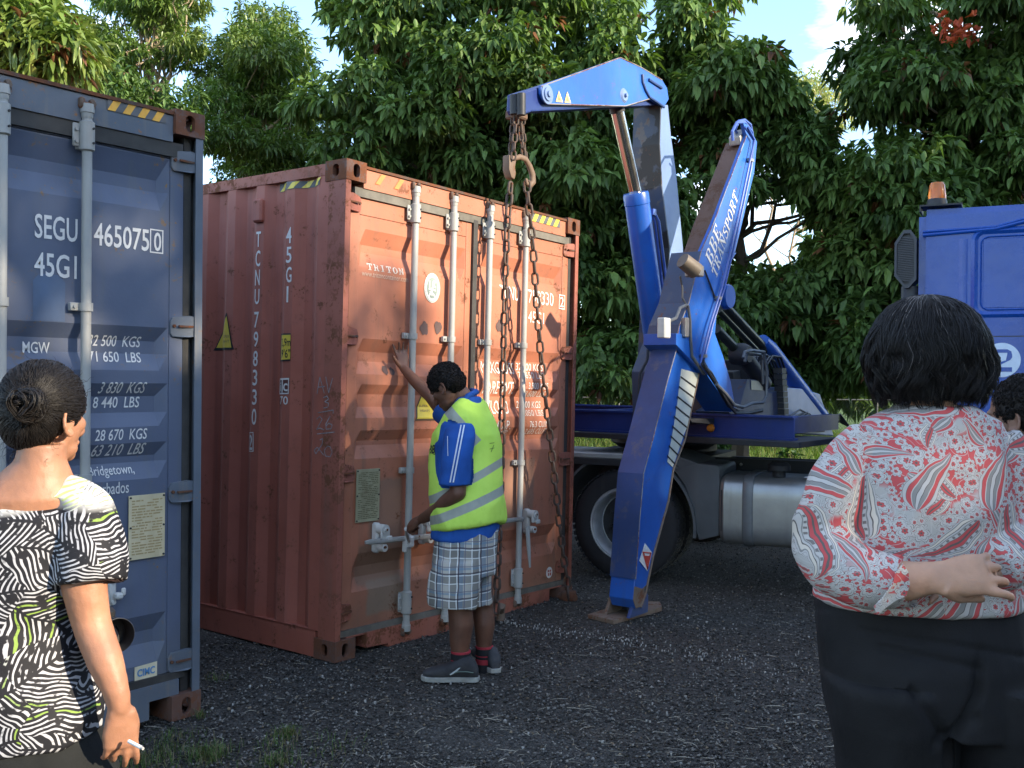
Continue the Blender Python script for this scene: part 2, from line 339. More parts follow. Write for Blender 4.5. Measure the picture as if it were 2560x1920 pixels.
def container(name, label, origin, rot, mats, bands, zr, hinge_z):
    skin, frame, cast, side, header, gask, hingem = mats
    t = thing(name, label, 'shipping container', origin, rot)
    for x, sx in ((0, 1), (CW, -1)):
        for y, sy in ((0, 1), (CL, -1)):
            for z, sz in ((0, 1), (CH, -1)):
                casting('corner_casting', (x, y, z), sx, sy, sz, cast, t)
    # corner posts: outer channel + inner
    for x, sx in ((0, 1), (CW, -1)):
        mb = MB(); mb.prism([(x+sx*.004, .006, .118), (x+sx*.045, .006, .118), (x+sx*.045, .012, .118), (x+sx*.012, .05, .118), (x+sx*.012, .15, .118), (x+sx*.004, .15, .118)], (0, 0, CH-.236))
        mb.build('corner_post', frame, t, world=False)
        MB().box((x+sx*.013, .07, .118), (x+sx*.075, .16, CH-.118)).build('post_channel', GASK if sx < 0 else frame, t, world=False)
        MB().box((x+sx*.004, CL-.16, .118), (x+sx*.12, CL-.004, CH-.118)).build('rear_corner_post', frame, t, world=False)
    # header (door top rail), sill
    mb = MB(); mb.prism([(.162, .022, zr['header']), (.162, .022, CH-.035), (.162, .05, CH-.012), (.162, .12, CH-.006), (.162, .12, zr['header'])], (CW-.324, 0, 0)); mb.build('door_header', header, t, world=False)
    MB().box((.162, .012, CH-.03), (CW-.162, .03, CH-.014)).build('header_lip', DKRUST, t, world=False)
    mb = MB(); mb.prism([(.11, .02, .118), (.27, .02, .118), (.27, .02, .035), (.46, .02, .03), (.46, .02, .0), (CW-.46, .02, 0), (CW-.46, .02, .03), (CW-.27, .02, .035), (CW-.27, .02, .118), (CW-.11, .02, .118), (CW-.11, .02, zr['sill']), (.11, .02, zr['sill'])], (0, .12, 0)); mb.build('door_sill', frame, t, world=False)
    # gaskets
    MB().box((.10, .030, zr['gask0']), (CW-.10, .055, zr['header'])).build('top_gasket', gask[1], t, world=False)
    MB().box((.07, .032, zr['sill']), (CW-.07, .06, zr['sill']+.035)).build('bottom_gasket', gask[1], t, world=False)
    MB().box((CW/2-.022, .028, zr['sill']), (CW/2+.022, .062, zr['gask0']+.02)).build('centre_gasket', gask[0], t, world=False)
    MB().box((.062, .04, .118), (.075, .08, CH-.118)).build('side_gasket', gask[0], t, world=False); MB().box((CW-.085, .045, .118), (CW-.045, .075, CH-.118)).build('side_gasket', gask[0], t, world=False)
    Z, pf = prof_fn(bands); doors = []
    for k, (x0, x1) in enumerate(((.085, CW/2-.024), (CW/2+.024, CW-.085))):
        d = bpy.data.objects.new('door', None); link(d, t); doors.append(d)
        z0, z1 = zr['sill']+.036, zr['gask0']
        a, b = x0+.075, x1-.055
        if k: a, b = x0+.055, x1-.075
        MB().box((x0, DY-.004, z0), (a-.001, DY+.05, z1)).build('door_stile', skin, d, world=False, bevel=.003)
        MB().box((b+.001, DY-.004, z0), (x1, DY+.05, z1)).build('door_stile', skin, d, world=False, bevel=.003)
        MB().box((a, DY-.003, zr['ptop']), (b, DY+.05, z1)).build('door_top_rail', skin, d, world=False, bevel=.003)
        door_panel(a, b, z0, zr['ptop']-.002, Z, pf, skin, d)
        # hinges
        for hz in hinge_z:
            s = 1 if k == 0 else -1; ex = .018 if k == 0 else CW-.018
            xi = x0+.062 if k == 0 else x1-.062
            mb = MB(); e = .012
            mb.prism([(ex, .012, hz-.045), (ex, .012, hz+.045), (ex+s*.05, .012, hz+.052), (xi, .034, hz+.042), (xi+s*.012, .036, hz+.02), (xi+s*.012, .036, hz-.035), (xi, .034, hz-.052), (ex+s*.05, .012, hz-.052)], (0, .02, 0))
            h = mb.build('hinge', hingem, d, world=False, bevel=.004)
            MB().box((ex+s*.03, .0105, hz-.006), (xi-s*.02, .02, hz+.004)).cyl((xi-s*.004, .024, hz), (xi-s*.004, .040, hz), .008, n=8).build('hinge_bolt', DKRUST, h, world=False)
            MB().cyl((ex, .02, hz-.05), (ex, .02, hz+.05), .012, n=10).build('hinge_pin', DKRUST, h, world=False)
    # side walls: trapezoid corrugation along Y; roof
    ys = []; y = .24; A, B = .072, .068
    ys = [(.15, .0)]
    while y < CL-.45:
        ys += [(y, 0), (y+B, .036), (y+B+A-.002, .036), (y+2*B+A, 0)]; y += 2*(A+B)
    ys += [(CL-.15, 0)]
    z0, z1 = .158, CH-.075
    for x, sx, nm in ((.008, 1, 'l'), (CW-.008, -1, 'r')):
        vs = []; fs = []
        for i, (yy, dd) in enumerate(ys): vs += [(x+sx*dd, yy, z0), (x+sx*dd, yy, z1)]
        for i in range(len(ys)-1): fs.append((2*i, 2*i+1, 2*i+3, 2*i+2))
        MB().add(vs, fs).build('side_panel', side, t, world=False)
        MB().box((x-sx*.004, .178, CH-.078), (x+sx*.06, CL-.178, CH-.012)).build('top_rail', frame, t, world=False)
        MB().box((x-sx*.002, .178, .004), (x+sx*.03, CL-.178, .16)).box((x-sx*.002, .178, .15), (x+sx*.05, CL-.178, .162)).build('bottom_rail', side, t, world=False)
    vs = []; fs = []
    for i, (yy, dd) in enumerate(ys): vs += [(.06, yy, CH-.022-dd*.5), (CW-.06, yy, CH-.022-dd*.5)]
    for i in range(len(ys)-1): fs.append((2*i, 2*i+1, 2*i+3, 2*i+2))
    MB().add(vs, fs).build('roof', side, t, world=False)
    MB().box((.06, CL-.06, .12), (CW-.06, CL-.03, CH-.03)).build('end_wall', side, t, world=False)
    MB().box((.05, .15, .1), (CW-.05, CL-.15, .15)).build('floor', WOODD, t, world=False)
    return t, doors, Z, pf, [y for y, _ in ys], (lambda yy: float(np.interp(yy, [a for a, _ in ys], [b for _, b in ys])))
def lock_rod(x, parent, ztop, zbot, brz, midz, lowz, botz, side=-1, gal=None):
    """one vertical lock rod with cams, guide brackets and clamps; side = which way the bracket flange points"""
    gal = gal or GALV
    y = -.004+.012
    d = bpy.data.objects.new('lock_rod', None); link(d, parent)
    MB().cyl((x, y, zbot), (x, y, ztop), .0215, n=16).build('rod', gal, d, world=False, smooth=True)
    s = side
    for (a, b, up) in ((brz[0], brz[1], 1), (botz[0], botz[1], -1)):
        mb = MB(); mb.tube([(x, y, a), (x, y, a+.006), (x, y, b-.006), (x, y, b)], [.024, .032, .032, .024], 14)
        mb.box((x-.030, y+.004, a+.01), (x+.030, y+.045, b-.01)); mb.box((x+s*.02, y+.012, a+.018), (x+s*.058, y+.024, b-.012), bev=.005)
        for zz in (a+.04, b-.04): mb.cyl((x+s*.045, y+.002, zz), (x+s*.045, y+.016, zz), .008, n=8)
        mb.build('guide_bracket', gal, d, world=False, smooth=True)
        mb = MB()
        for zz in (a+.035, b-.035): mb.cyl((x+.012, y-.030, zz), (x+.012, y-.036, zz), .0055, n=8)
        mb.build('bracket_screw', BLK, d, world=False)
    for zz in (midz, lowz):
        mb = MB(); mb.cyl((x, y, zz-.018), (x, y, zz+.018), .029, n=14); mb.box((x+s*.01, y+.010, zz-.018), (x+s*.066, y+.034, zz+.018), bev=.003); mb.cyl((x+s*.05, y+.0, zz), (x+s*.05, y+.014, zz), .007, n=8)
        mb.build('clamp', gal, d, world=False, smooth=True)
    # cams at top and bottom
    for zz, sg in ((ztop, 1), (zbot, -1)):
        mb = MB(); mb.tube([(x, y, zz-sg*.05), (x, y, zz-sg*.03), (x, y, zz-sg*.028), (x, y, zz+sg*.01)], [.024, .026, .03, .028], 12)
        mb.build('rod_end', gal, d, world=False, smooth=True)
        mb = MB()
        for q in (-1, 1): mb.box((x+q*.036, y-.012, zz-sg*.012), (x+q*.012, y+.035, zz+sg*.038), bev=.008)
        mb.box((x-.03, y-.006, zz+sg*.005), (x+.034, y+.016, zz+sg*.02), bev=.004); mb.box((x-.05, y+.018, zz-sg*.01), (x+.05, y+.04, zz+sg*.055), bev=.006)
        mb.cyl((x+.02, y-.02, zz+sg*.012), (x+.02, y+.02, zz+sg*.012), .012, n=8)
        mb.build('cam_keeper', CAST, d, world=False, smooth=True)
    return d
# ---- red container
_a, _b = 0.01972, 0.00274
RR = Matrix.Rotation(_a, 4, 'Y') @ Matrix.Rotation(_b, 4, 'X')
bandsR = [(2.52, 2.43, 2.385, 2.295), (1.872, 1.795, 1.737, 1.66), (1.60, 1.54, 1.465, 1.40), (1.326, 1.263, 1.235, 1.157), (.597, .513, .452, .372)]
zrR = dict(header=2.752, gask0=2.70, ptop=2.60, sill=.125)
red, rdoors, ZR, pfR, YS, sf = container('shipping_container', 'rust red high cube shipping container with closed doors, hung with crane chains', (0, 0, 0), RR.to_euler(),
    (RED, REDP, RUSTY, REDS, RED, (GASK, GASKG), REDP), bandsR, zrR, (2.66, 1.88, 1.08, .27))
RL = local_ray(red)
zt = RL(1043, 472)[2]; rods = [RL(1042, 520)[0], RL(1137, 560)[0], RL(1227, 600)[0], RL(1316, 640)[0]]
rz = lambda x, y: float(RL(x, y)[2])
for i, x in enumerate(rods):
    lock_rod(x, rdoors[i//2], rz(1040, 470), rz(1024, 1572), (rz(1037, 558), rz(1037, 508)), rz(1030, 840), rz(1024, 1176), (rz(1022, 1534), rz(1022, 1477)), side=-1)
# handles
def handle(parent, xa, za, xb, zb, hubs, mat=GALVW):
    d = bpy.data.objects.new('door_handle', None); link(d, parent)
    mb = MB(); n = 5
    for k in range(2): mb.tube([(xa, -.035, za), (xa+.03, -.045, za), ((xa+xb)/2, -.052, (za+zb)/2+.004), (xb-.02, -.045, zb), (xb, -.035, zb)], [.010, .017, .016, .017, .014], 8, flat=.7)
    mb.build('handle_bar', mat, d, world=False, smooth=True)
    for hx, hz in hubs:
        mb = MB(); mb.box((hx-.02, -.005, hz-.095), (hx+.02, .05, hz+.085), bev=.012); mb.cyl((hx, -.06, hz+.05), (hx, .0, hz+.05), .03, n=14); mb.cyl((hx, -.068, hz+.05), (hx, -.04, hz+.05), .013, n=10)
        mb.cyl((hx+.005, -.05, hz-.06), (hx+.005, .0, hz-.06), .024, n=12); mb.box((hx-.03, -.055, hz-.01), (hx+.045, -.035, hz+.06), bev=.008); mb.box((hx+.01, -.06, hz-.02), (hx+.06, -.045, hz+.01), bev=.006)
        mb.build('handle_hub', mat, d, world=False, smooth=True)
        MB().cyl((hx, -.071, hz+.05), (hx, -.066, hz+.05), .007, n=8).cyl((hx, -.061, hz-.055), (hx, -.02, hz-.055), .008, n=8).build('hub_bolt', DKRUST, d, world=False)
    return d
hl = RL(917, 1357, 1, -.05); hr = RL(1087, 1340, 1, -.05)
h1 = RL(962, 1345, 1, -.05); h2 = RL(1077, 1325, 1, -.05)
handle(rdoors[0], hl[0], hl[2], hr[0], hr[2], [(h1[0], h1[2]), (h2[0], h2[2])])
g = RL(1023, 1355, 1, -.06); MB().box((g[0]-.035, -.075, g[2]-.035), (g[0]+.035, -.03, g[2]+.035), bev=.008).box((g[0]-.045, -.068, g[2]-.06), (g[0]-.02, -.04, g[2]+.01), bev=.006).build('rod_hub', GALVW, rdoors[0], world=False)
hl = RL(1256, 1304, 1, -.05); hr = RL(1312, 1298, 1, -.05); h2 = RL(1337, 1300, 1, -.05)
handle(rdoors[1], hl[0], hl[2], hr[0], hr[2], [(h2[0], h2[2]-.01)])
a = RL(1318, 1316, 1, -.06); b = RL(1322, 1375, 1, -.07); c = RL(1325, 1418, 1, -.06)
MB().tube([a, b, c], [.02, .017, .009], 8, flat=.7).build('folded_handle', GALV, rdoors[1], world=False, smooth=True)
# ---- red door markings
def dmap(x, z): return (x, DY+pfR(z)-.0035, z)
def RT(s, xl, yt, yb, xr, mat=WHITE, shear=0.0, bold=0.0, nm='marking', right=None):
    a = RL(xl, yt, 1, DY); b = RL(xl, yb, 1, DY); c = RL(xr, (yt+yb)/2, 1, DY)
    return decal(fit(text_bm(s, shear, bold), a[0], c[0], b[2], a[2]), dmap, ZR, 1, nm, mat, rdoors[right if right is not None else int(a[0] > CW/2)])
RT('TCNU', 1250, 711, 746, 1296); RT('798330', 1321, 723, 757, 1383); RT('45G1', 1320, 777, 806, 1359)
RT('MAXGROSS', 1211, 902, 932, 1292); RT('32.500 KGS', 1299, 907, 925, 1366, right=1); RT('71.650 LBS', 1299, 929, 945, 1365, WHITE2, .2, right=1)
RT('TARE WT.', 1206, 952, 984, 1286, right=1); RT('3.900 KGS', 1321, 956, 973, 1370); RT('8.600 LBS', 1316, 977, 992, 1367, WHITE2, .2)
RT('PAYLOAD', 1206, 1001, 1035, 1278, right=1); RT('28.600 KGS', 1300, 1003, 1020, 1360, right=1); RT('63.050 LBS', 1300, 1025, 1040, 1362, WHITE2, .2, right=1)
RT('CU.CAP.', 1215, 1052, 1075, 1276, right=1); RT('CU.CAP.', 1215, 1077, 1088, 1274, WHITE2, .2, right=1); RT('76.3 CU.M', 1324, 1053, 1069, 1370); RT('2.695 CU.FT.', 1316, 1072, 1086, 1373, WHITE2, .2)
def frame_bm(x0, x1, z0, z1, t): return poly_bm([[(x0, z0), (x1, z0), (x1, z0+t), (x0, z0+t)], [(x0, z1-t), (x1, z1-t), (x1, z1), (x0, z1)], [(x0, z0+t), (x0+t, z0+t), (x0+t, z1-t), (x0, z1-t)], [(x1-t, z0+t), (x1, z0+t), (x1, z1-t), (x1-t, z1-t)]])
def smap(off): return lambda x, z: (x, DY-.004-off, z)
a = RL(1402, 742, 1, .04); b = RL(1410, 768, 1, .04); decal(fit(text_bm('2'), a[0], b[0], b[2], a[2]), smap(.002), [], 0, 'marking', WHITE, rdoors[1])
a = RL(1399, 736, 1, .04); b = RL(1413, 774, 1, .04); decal(frame_bm(a[0], b[0], b[2], a[2], .006), smap(.002), [], 0, 'marking_box', WHITE, rdoors[1])
RT('www.tritoncontainer.com', 904, 676, 689, 1020, flat('tan_lettering', (.55, .40, .30), .6, bump=0))
# slab serif letters, strokes as polygons on a 6x10 grid
def slab(txt, u0, u1, v0, v1):
    G = {'T': [[(0, 8.6), (6, 8.6), (6, 10), (0, 10)], [(0, 7), (1, 7), (1, 8.6), (0, 8.6)], [(5, 7), (6, 7), (6, 8.6), (5, 8.6)], [(2.3, 0), (3.7, 0), (3.7, 8.6), (2.3, 8.6)], [(1.2, 0), (2.3, 0), (2.3, 1), (1.2, 1)], [(3.7, 0), (4.8, 0), (4.8, 1), (3.7, 1)]],
         'I': [[(2.3, 0), (3.7, 0), (3.7, 10), (2.3, 10)], [(1.2, 0), (2.3, 0), (2.3, 1), (1.2, 1)], [(3.7, 0), (4.8, 0), (4.8, 1), (3.7, 1)], [(1.2, 9), (2.3, 9), (2.3, 10), (1.2, 10)], [(3.7, 9), (4.8, 9), (4.8, 10), (3.7, 10)]],
         'N': [[(.8, 0), (1.8, 0), (1.8, 10), (.8, 10)], [(4.4, 0), (5.4, 0), (5.4, 10), (4.4, 10)], [(1.8, 10), (1.8, 7.2), (4.4, 0), (4.4, 2.8)], [(0, 0), (.8, 0), (.8, 1), (0, 1)], [(1.8, 0), (2.6, 0), (2.6, 1), (1.8, 1)], [(0, 9), (.8, 9), (.8, 10), (0, 10)], [(3.8, 9), (4.4, 9), (4.4, 10), (3.8, 10)], [(5.4, 9), (6.2, 9), (6.2, 10), (5.4, 10)]],
         'R': [[(.8, 0), (2.1, 0), (2.1, 10), (.8, 10)], [(0, 0), (.8, 0), (.8, 1), (0, 1)], [(2.1, 0), (2.9, 0), (2.9, 1), (2.1, 1)], [(0, 9), (.8, 9), (.8, 10), (0, 10)], [(2.1, 9), (4.2, 9), (5.2, 8.3), (4.3, 8.3), (3.9, 8.6), (2.1, 8.6)], [(4.3, 8.3), (5.2, 8.3), (5.5, 7.4), (5.2, 6), (4.3, 6.2), (4.5, 7.4)], [(2.1, 5), (4.1, 5), (5.2, 6), (4.3, 6.2), (3.9, 5.9), (2.1, 5.9)], [(3, 5), (4.2, 5), (5.5, 1), (6.3, 1), (6.3, 0), (4.6, 0)]],
         'O': [[(3+3*math.cos(a), 5+5*math.sin(a)), (3+3*math.cos(b), 5+5*math.sin(b)), (3+1.5*math.cos(b), 5+3.9*math.sin(b)), (3+1.5*math.cos(a), 5+3.9*math.sin(a))] for a, b in [(k*math.pi/8, (k+1)*math.pi/8) for k in range(16)]]}
    w = (u1-u0)/(len(txt)*7.6-1.6); h = (v1-v0)/10
    return poly_bm([[(u0+(x+i*7.6)*w, v0+y*h) for x, y in lp] for i, c in enumerate(txt) for lp in G[c]])
a = RL(918, 657, 1, DY); b = RL(1009, 683, 1, DY); c = RL(918, 674, 1, DY)
decal(slab('TRITON', a[0], b[0], c[2], a[2]), dmap, ZR, 1, 'marking', WHITE2, rdoors[0])
# oval class seal
def oval(cx, cz, rx, rz_, n=40): return [(cx+rx*math.cos(2*math.pi*k/n), cz+rz_*math.sin(2*math.pi*k/n)) for k in range(n)]
def ring_bm(cx, cz, rx, rz_, w, n=40): return poly_bm([[(cx+(rx-q)*math.cos(t), cz+(rz_-q)*math.sin(t)) for q, t in ((0, 2*math.pi*k/n), (0, 2*math.pi*(k+1)/n), (w, 2*math.pi*(k+1)/n), (w, 2*math.pi*k/n))] for k in range(n)])
sc_ = RL(1079.5, 720, 1, DY); sx_ = abs(RL(1099, 724, 1, DY)[0]-sc_[0]); sz_ = abs(RL(1079, 683, 1, DY)[2]-sc_[2])
SEALG = flat('grey_green_print', (.22, .27, .24), .5, bump=0)
decal(poly_bm([oval(sc_[0], sc_[2], sx_, sz_)]), smap(.0), [], 0, 'seal_sticker', WHITE, rdoors[0])
decal(ring_bm(sc_[0], sc_[2], sx_*.93, sz_*.95, .003), smap(.0015), [], 0, 'seal_print', SEALG, rdoors[0])
decal(poly_bm([oval(sc_[0], sc_[2], sx_*.68, sz_*.72)]), smap(.001), [], 0, 'seal_print', SEALG, rdoors[0])
fig = [[(-.1, -.5), (.0, -.5), (.05, .4), (-.05, .4)], [(-.4, .45), (-.3, .45), (-.3, -.1), (-.4, -.1)], [(-.45, -.15), (-.1, -.1), (-.1, 0), (-.45, -.05)], [(.1, .5), (.45, .45), (.42, .36), (.1, .4)], [(.1, .25), (.4, .1), (.38, .0), (.08, .15)], [(.12, -.05), (.4, -.1), (.4, -.2), (.12, -.15)], [(-.5, -.6), (-.35, -.6), (.3, .3), (.22, .36)], [(.1, -.3), (.35, -.5), (.28, -.58), (.05, -.4)], [(-.3, -.35), (-.1, -.3), (-.12, -.2), (-.35, -.25)]]
decal(poly_bm([[(sc_[0]+x*sx_*1.05, sc_[2]+z*sz_*1.05) for x, z in lp] for lp in fig]), smap(.0022), [], 0, 'seal_print', WHITE, rdoors[0])
mb = bmesh.new()
for k in range(26):
    t = 2*math.pi*k/26+.1; r = .81; cx_, cz_ = sc_[0]+sx_*r*math.cos(t), sc_[2]+sz_*.84*math.sin(t); s_ = .0035
    mb.faces.new([mb.verts.new((cx_+a_*s_, cz_+b_*s_*1.4, 0)) for a_, b_ in ((-.5, -1), (.5, -1), (.5, 1), (-.5, 1))])
decal(mb, smap(.0012), [], 0, 'seal_print', SEALG, rdoors[0])
# dark touch-up spots
for (px, py, r1, r2) in ((1060, 821, 10, 12), (1094, 819, 9, 12), (966, 925, 7, 6), (982, 928, 6, 6), (1248, 815, 8, 10)):
    c_ = RL(px, py, 1, DY); rr = abs(RL(px+r1, py, 1, DY)[0]-c_[0]); n = 18
    decal(poly_bm([[(c_[0]+rr*(1+.18*math.sin(3*t+px))*math.cos(t), c_[2]+rr*1.15*(1+.15*math.cos(5*t+py))*math.sin(t)) for t in [2*math.pi*k/n for k in range(n)]]]), dmap, ZR, 1, 'paint_blot', flat('touch_up_grey', (.10, .06, .055), .7, bump=0), rdoors[0 if c_[0] < CW/2 else 1])
# yellow super heavy triangle
def tri_sticker(px, order, parent, mapq, lines, axis_pt, brk, ax):
    pass
P3 = [RL(1041, 1047, 1, DY), RL(1104, 1046, 1, DY), RL(1079, 985, 1, DY), RL(1066, 985, 1, DY)]
q = [(p_[0], p_[2]) for p_ in P3]
def inset(q, f):
    cx = sum(p_[0] for p_ in q)/len(q); cz = sum(p_[1] for p_ in q)/len(q); return [(cx+(x-cx)*f, cz+(z-cz)*f) for x, z in q]
decal(poly_bm([inset(q, 1.16)]), dmap, ZR, 1, 'sticker', flat('brown_sticker_border', (.10, .06, .03), .6, bump=0), rdoors[0])
decal(poly_bm([q]), lambda x, z: (x, DY+pfR(z)-.005, z), ZR, 1, 'sticker', YEL, rdoors[0])
for s, y0, y1, x0, x1 in (('SUPER', 1012, 1018, 1056, 1078), ('HEAVY', 1024, 1030, 1056, 1080)):
    a = RL(x0, y0, 1, DY); b = RL(x1, y1, 1, DY); decal(fit(text_bm(s, 0, .02), a[0], b[0], b[2], a[2]), lambda x, z: (x, DY+pfR(z)-.0065, z), ZR, 1, 'sticker_print', BROWNINK, rdoors[0])
# data plate
def data_plate(parent, x0, x1, z0, z1, mat, ink, rows, y=DY-.012, rivet=GASK, seed=1):
    r = random.Random(seed)
    p_ = MB().box((x0, y, z0), (x1, y+.005, z1)).build('data_plate', mat, parent, world=False, bevel=.001)
    mb = MB(); h = (z1-z0)/(rows+3)
    for i in range(rows):
        z = z1-h*(i+2); u = x0+.015
        while u < x1-.02:
            w = r.uniform(.008, .04); w = min(w, x1-.015-u)
            if r.random() < .8: mb.box((u, y-.0012, z-h*.22), (u+w, y-.0004, z+h*.22))
            u += w+.006
    mb.build('plate_print', ink, p_, world=False)
    mb = MB()
    for u in (x0+.008, x1-.008):
        for w in (z0+.01, (z0+z1)/2, z1-.01): mb.cyl((u, y-.004, w), (u, y+.001, w), .005, n=8)
    mb.build('plate_rivet', rivet, p_, world=False)
a = RL(888, 1174, 1, DY); b = RL(944, 1300, 1, DY)
data_plate(rdoors[0], a[0]+.002, b[0], b[2], a[2], PLATE, flat('dark_olive_print', (.16, .14, .07), .6, bump=0), 26)
a = RL(1372, 1431, 1, DY); r_ = .04
decal(poly_bm([oval(a[0], a[2], r_, r_*1.05)]), smap(0), [], 0, 'round_sticker', WHITE, rdoors[1])
decal(poly_bm([[(a[0]+x*r_, a[2]+z*r_) for x, z in lp] for lp in ([(-.6, .1), (-.1, .1), (-.1, .5), (-.6, .5)], [(.05, .1), (.55, .1), (.55, .5), (.05, .5)], [(-.5, -.6), (-.1, -.6), (-.1, -.05), (-.5, -.05)], [(.1, -.6), (.6, -.6), (.6, -.05), (.1, -.05)])]), smap(.0015), [], 0, 'round_sticker', flat('faded_red_print', (.45, .12, .09), .6, bump=0), rdoors[1])
# hazard stripes on the headers
def hazard(parent, mapf, u0, u1, v0, v1, n, slant, mat, bgmat, name='hazard_stripe', skip=()):
    if bgmat: decal(poly_bm([[(u0, v0), (u1, v0), (u1, v1), (u0, v1)]]), lambda x, z: mapf(x, z, 0), [], 0, name, bgmat, parent)
    w = (u1-u0)/n
    for i in range(n):
        if i in skip: continue
        a_ = u0+i*w
        decal(poly_bm([[(a_, v0), (a_+w*.5, v0), (a_+w*.5+slant, v1), (a_+slant, v1)]]), lambda x, z: mapf(x, z, .0012), [], 0, name, mat, parent)
hm = lambda x, z, o: (x, .0185-o, z)
a = RL(1330, 540, 1, .02); b = RL(1400, 552, 1, .02)
hazard(red, hm, a[0], b[0], a[2]-.035, a[2]+.035, 4, .045, YEL, GRYTAPE)
a = RL(938, 445, 1, .02); b = RL(1030, 455, 1, .02)
hazard(red, hm, a[0], b[0], a[2]-.035, a[2]+.03, 4, .05, flat('faded_orange_tape', (.50, .20, .05), .6, bump=0), None, skip=(1, 3))
# ---- red side markings
sideX = .008
def sm(off): return lambda y, z: (sideX+sf(y)-.003-off, y, z)
def ST(s, xl, yt, yb, xr, mat=WHITE, off=0, nm='marking', brk=True):
    a = RL(xl, yt, 0, .012); b = RL(xl, yb, 0, .012); c = RL(xr, (yt+yb)/2, 0, .012)
    bm = fit(text_bm(s, 0, .01), 0, abs(c[1]-a[1]), b[2], a[2])
    for v in bm.verts: v.co.x = a[1]-v.co.x
    return decal(bm, sm(off), YS, 0, nm, mat, red)
for ch, yt, yb in (('T', 580, 618), ('C', 627, 667), ('N', 675, 714), ('U', 723, 761), ('7', 780, 820), ('9', 829, 868), ('8', 877, 916), ('3', 924, 964), ('3', 973, 1012), ('0', 1021, 1062)):
    k = (yt-580)/480; ST(ch, 643-12*k, yt, yb, 654-12*k)
ST('2', 623, 1086, 1124, 633)
for ch, yt, yb in (('4', 569, 609), ('5', 618, 658), ('G', 668, 707)): ST(ch, 718, yt, yb, 731)
ST('1', 719, 716, 756, 723)
def quadS(pts, mat, off=0, nm='sticker'):
    bm = poly_bm([[(RL(x, y, 0, .012)[1], RL(x, y, 0, .012)[2]) for x, y in pts]]); return decal(bm, sm(off), YS, 0, nm, mat, red)
def frameS(x0, y0, x1, y1, t, mat, off=0):
    for p_ in ([(x0, y0), (x1, y0-1), (x1, y0-1+t), (x0, y0+t)], [(x0, y1-t), (x1, y1-t), (x1, y1), (x0, y1)], [(x0, y0+t), (x0+t, y0+t), (x0+t, y1-t), (x0, y1-t)], [(x1-t, y0+t), (x1, y0+t), (x1, y1-t), (x1-t, y1-t)]): quadS(p_, mat, off, 'marking_box')
frameS(619, 1081, 636, 1129, 2, WHITE)
quadS([(697, 834), (729, 833), (728, 902), (695, 904)], BLK); quadS([(701, 838), (729, 837), (728, 898), (699, 900)], YEL, .0012)
ST('2,9m', 704, 846, 869, 729, BLK, .0024, 'sticker_print'); ST("9'6\"", 704, 873, 895, 728, BLK, .0024, 'sticker_print')
quadS([(694, 946), (725, 945), (724, 985), (692, 986)], WHITE); quadS([(697, 950), (707, 950), (706, 982), (696, 982)], BLK, .0012); quadS([(710, 950), (723, 949), (722, 982), (709, 982)], flat('brown_panel', (.12, .04, .03), .6, bump=0), .0012)
ST('i', 700, 956, 978, 704, WHITE, .0024); ST('c', 711, 958, 978, 722, WHITE, .0024); ST('70', 698, 990, 1011, 722)
quadS([(569, 781), (526, 876), (585, 874)], BLK); quadS([(569, 790), (532, 869), (581, 869)], YEL, .0012)
ST('SUPER', 557, 838, 845, 576, BROWNINK, .0024, 'sticker_print'); ST('HEAVY', 556, 850, 857, 576, BROWNINK, .0024, 'sticker_print')
quadS([(691, 458), (803, 446), (801, 462), (690, 479)], GRYTAPE)
for i in range(4):
    x = 692+i*29; y = 478-i*4.6; quadS([(x, y), (x+15, y-2.6), (x+27, y-19-2.6), (x+12, y-17)], YEL, .0012)
# ventilator box
a = RL(637, 500, 0, 0); b = RL(658, 555, 0, 0)
MB().box((-.022, b[1], b[2]), (.03, a[1], a[2]), bev=.012).build('ventilator', REDS, red, world=False)
# chalk date on the post
def stroke(pts, w=.006):
    P_ = [RL(x, y, 0, .004) for x, y in pts]; mb = MB()
    for p0, p1 in zip(P_[:-1], P_[1:]):
        d = (p1-p0); d /= np.linalg.norm(d); n_ = np.array([0, -d[2], d[1]])*w/2
        mb.add([(.0025, *(p0+n_)[1:]), (.0025, *(p0-n_)[1:]), (.0025, *(p1-n_)[1:]), (.0025, *(p1+n_)[1:])], [(0, 1, 2, 3)])
    mb.build('chalk_mark', CHALK, red, world=False)
for pts in ([(793, 985), (800, 942), (811, 983)], [(796, 968), (812, 966)], [(815, 942), (822, 982), (832, 945)], [(809, 994), (818, 990), (822, 998), (812, 1004), (822, 1008), (820, 1018), (809, 1020)],
            [(795, 1032), (834, 1025), (833, 1034)], [(792, 1048), (800, 1041), (806, 1048), (792, 1074), (800, 1070), (810, 1075)], [(826, 1040), (815, 1060), (816, 1073), (828, 1072), (831, 1062), (822, 1058), (815, 1066)],
            [(793, 1085), (838, 1080)], [(800, 1100), (807, 1096), (806, 1110), (790, 1135), (786, 1125), (794, 1118), (810, 1138)], [(819, 1115), (811, 1126), (814, 1140), (826, 1142), (831, 1130), (826, 1117), (819, 1115)]): stroke(pts)
# ---- blue container
BX, BY = -1.00812, -.14118
bandsB = [(2.655, 2.556, 2.50, 2.41), (1.863, 1.797, 1.737, 1.66), (1.60, 1.54, 1.465, 1.40), (1.326, 1.263, 1.235, 1.157), (.52, .44, .38, .29)]
zrB = dict(header=2.74, gask0=2.672, ptop=2.665, sill=.19)
blue, bdoors, ZB, pfB, _, _ = container('shipping_container', 'navy blue shipping container at left with white lettering on its door', (BX-CW, BY, 0), (0, 0, 0),
    (BLUEC, BLUEH, RUSTY, BLUEC, BLUEH, (GASK, GASK), BLUEH), bandsB, zrB, (2.66, 1.873, 1.084, .275))
BL = local_ray(blue)
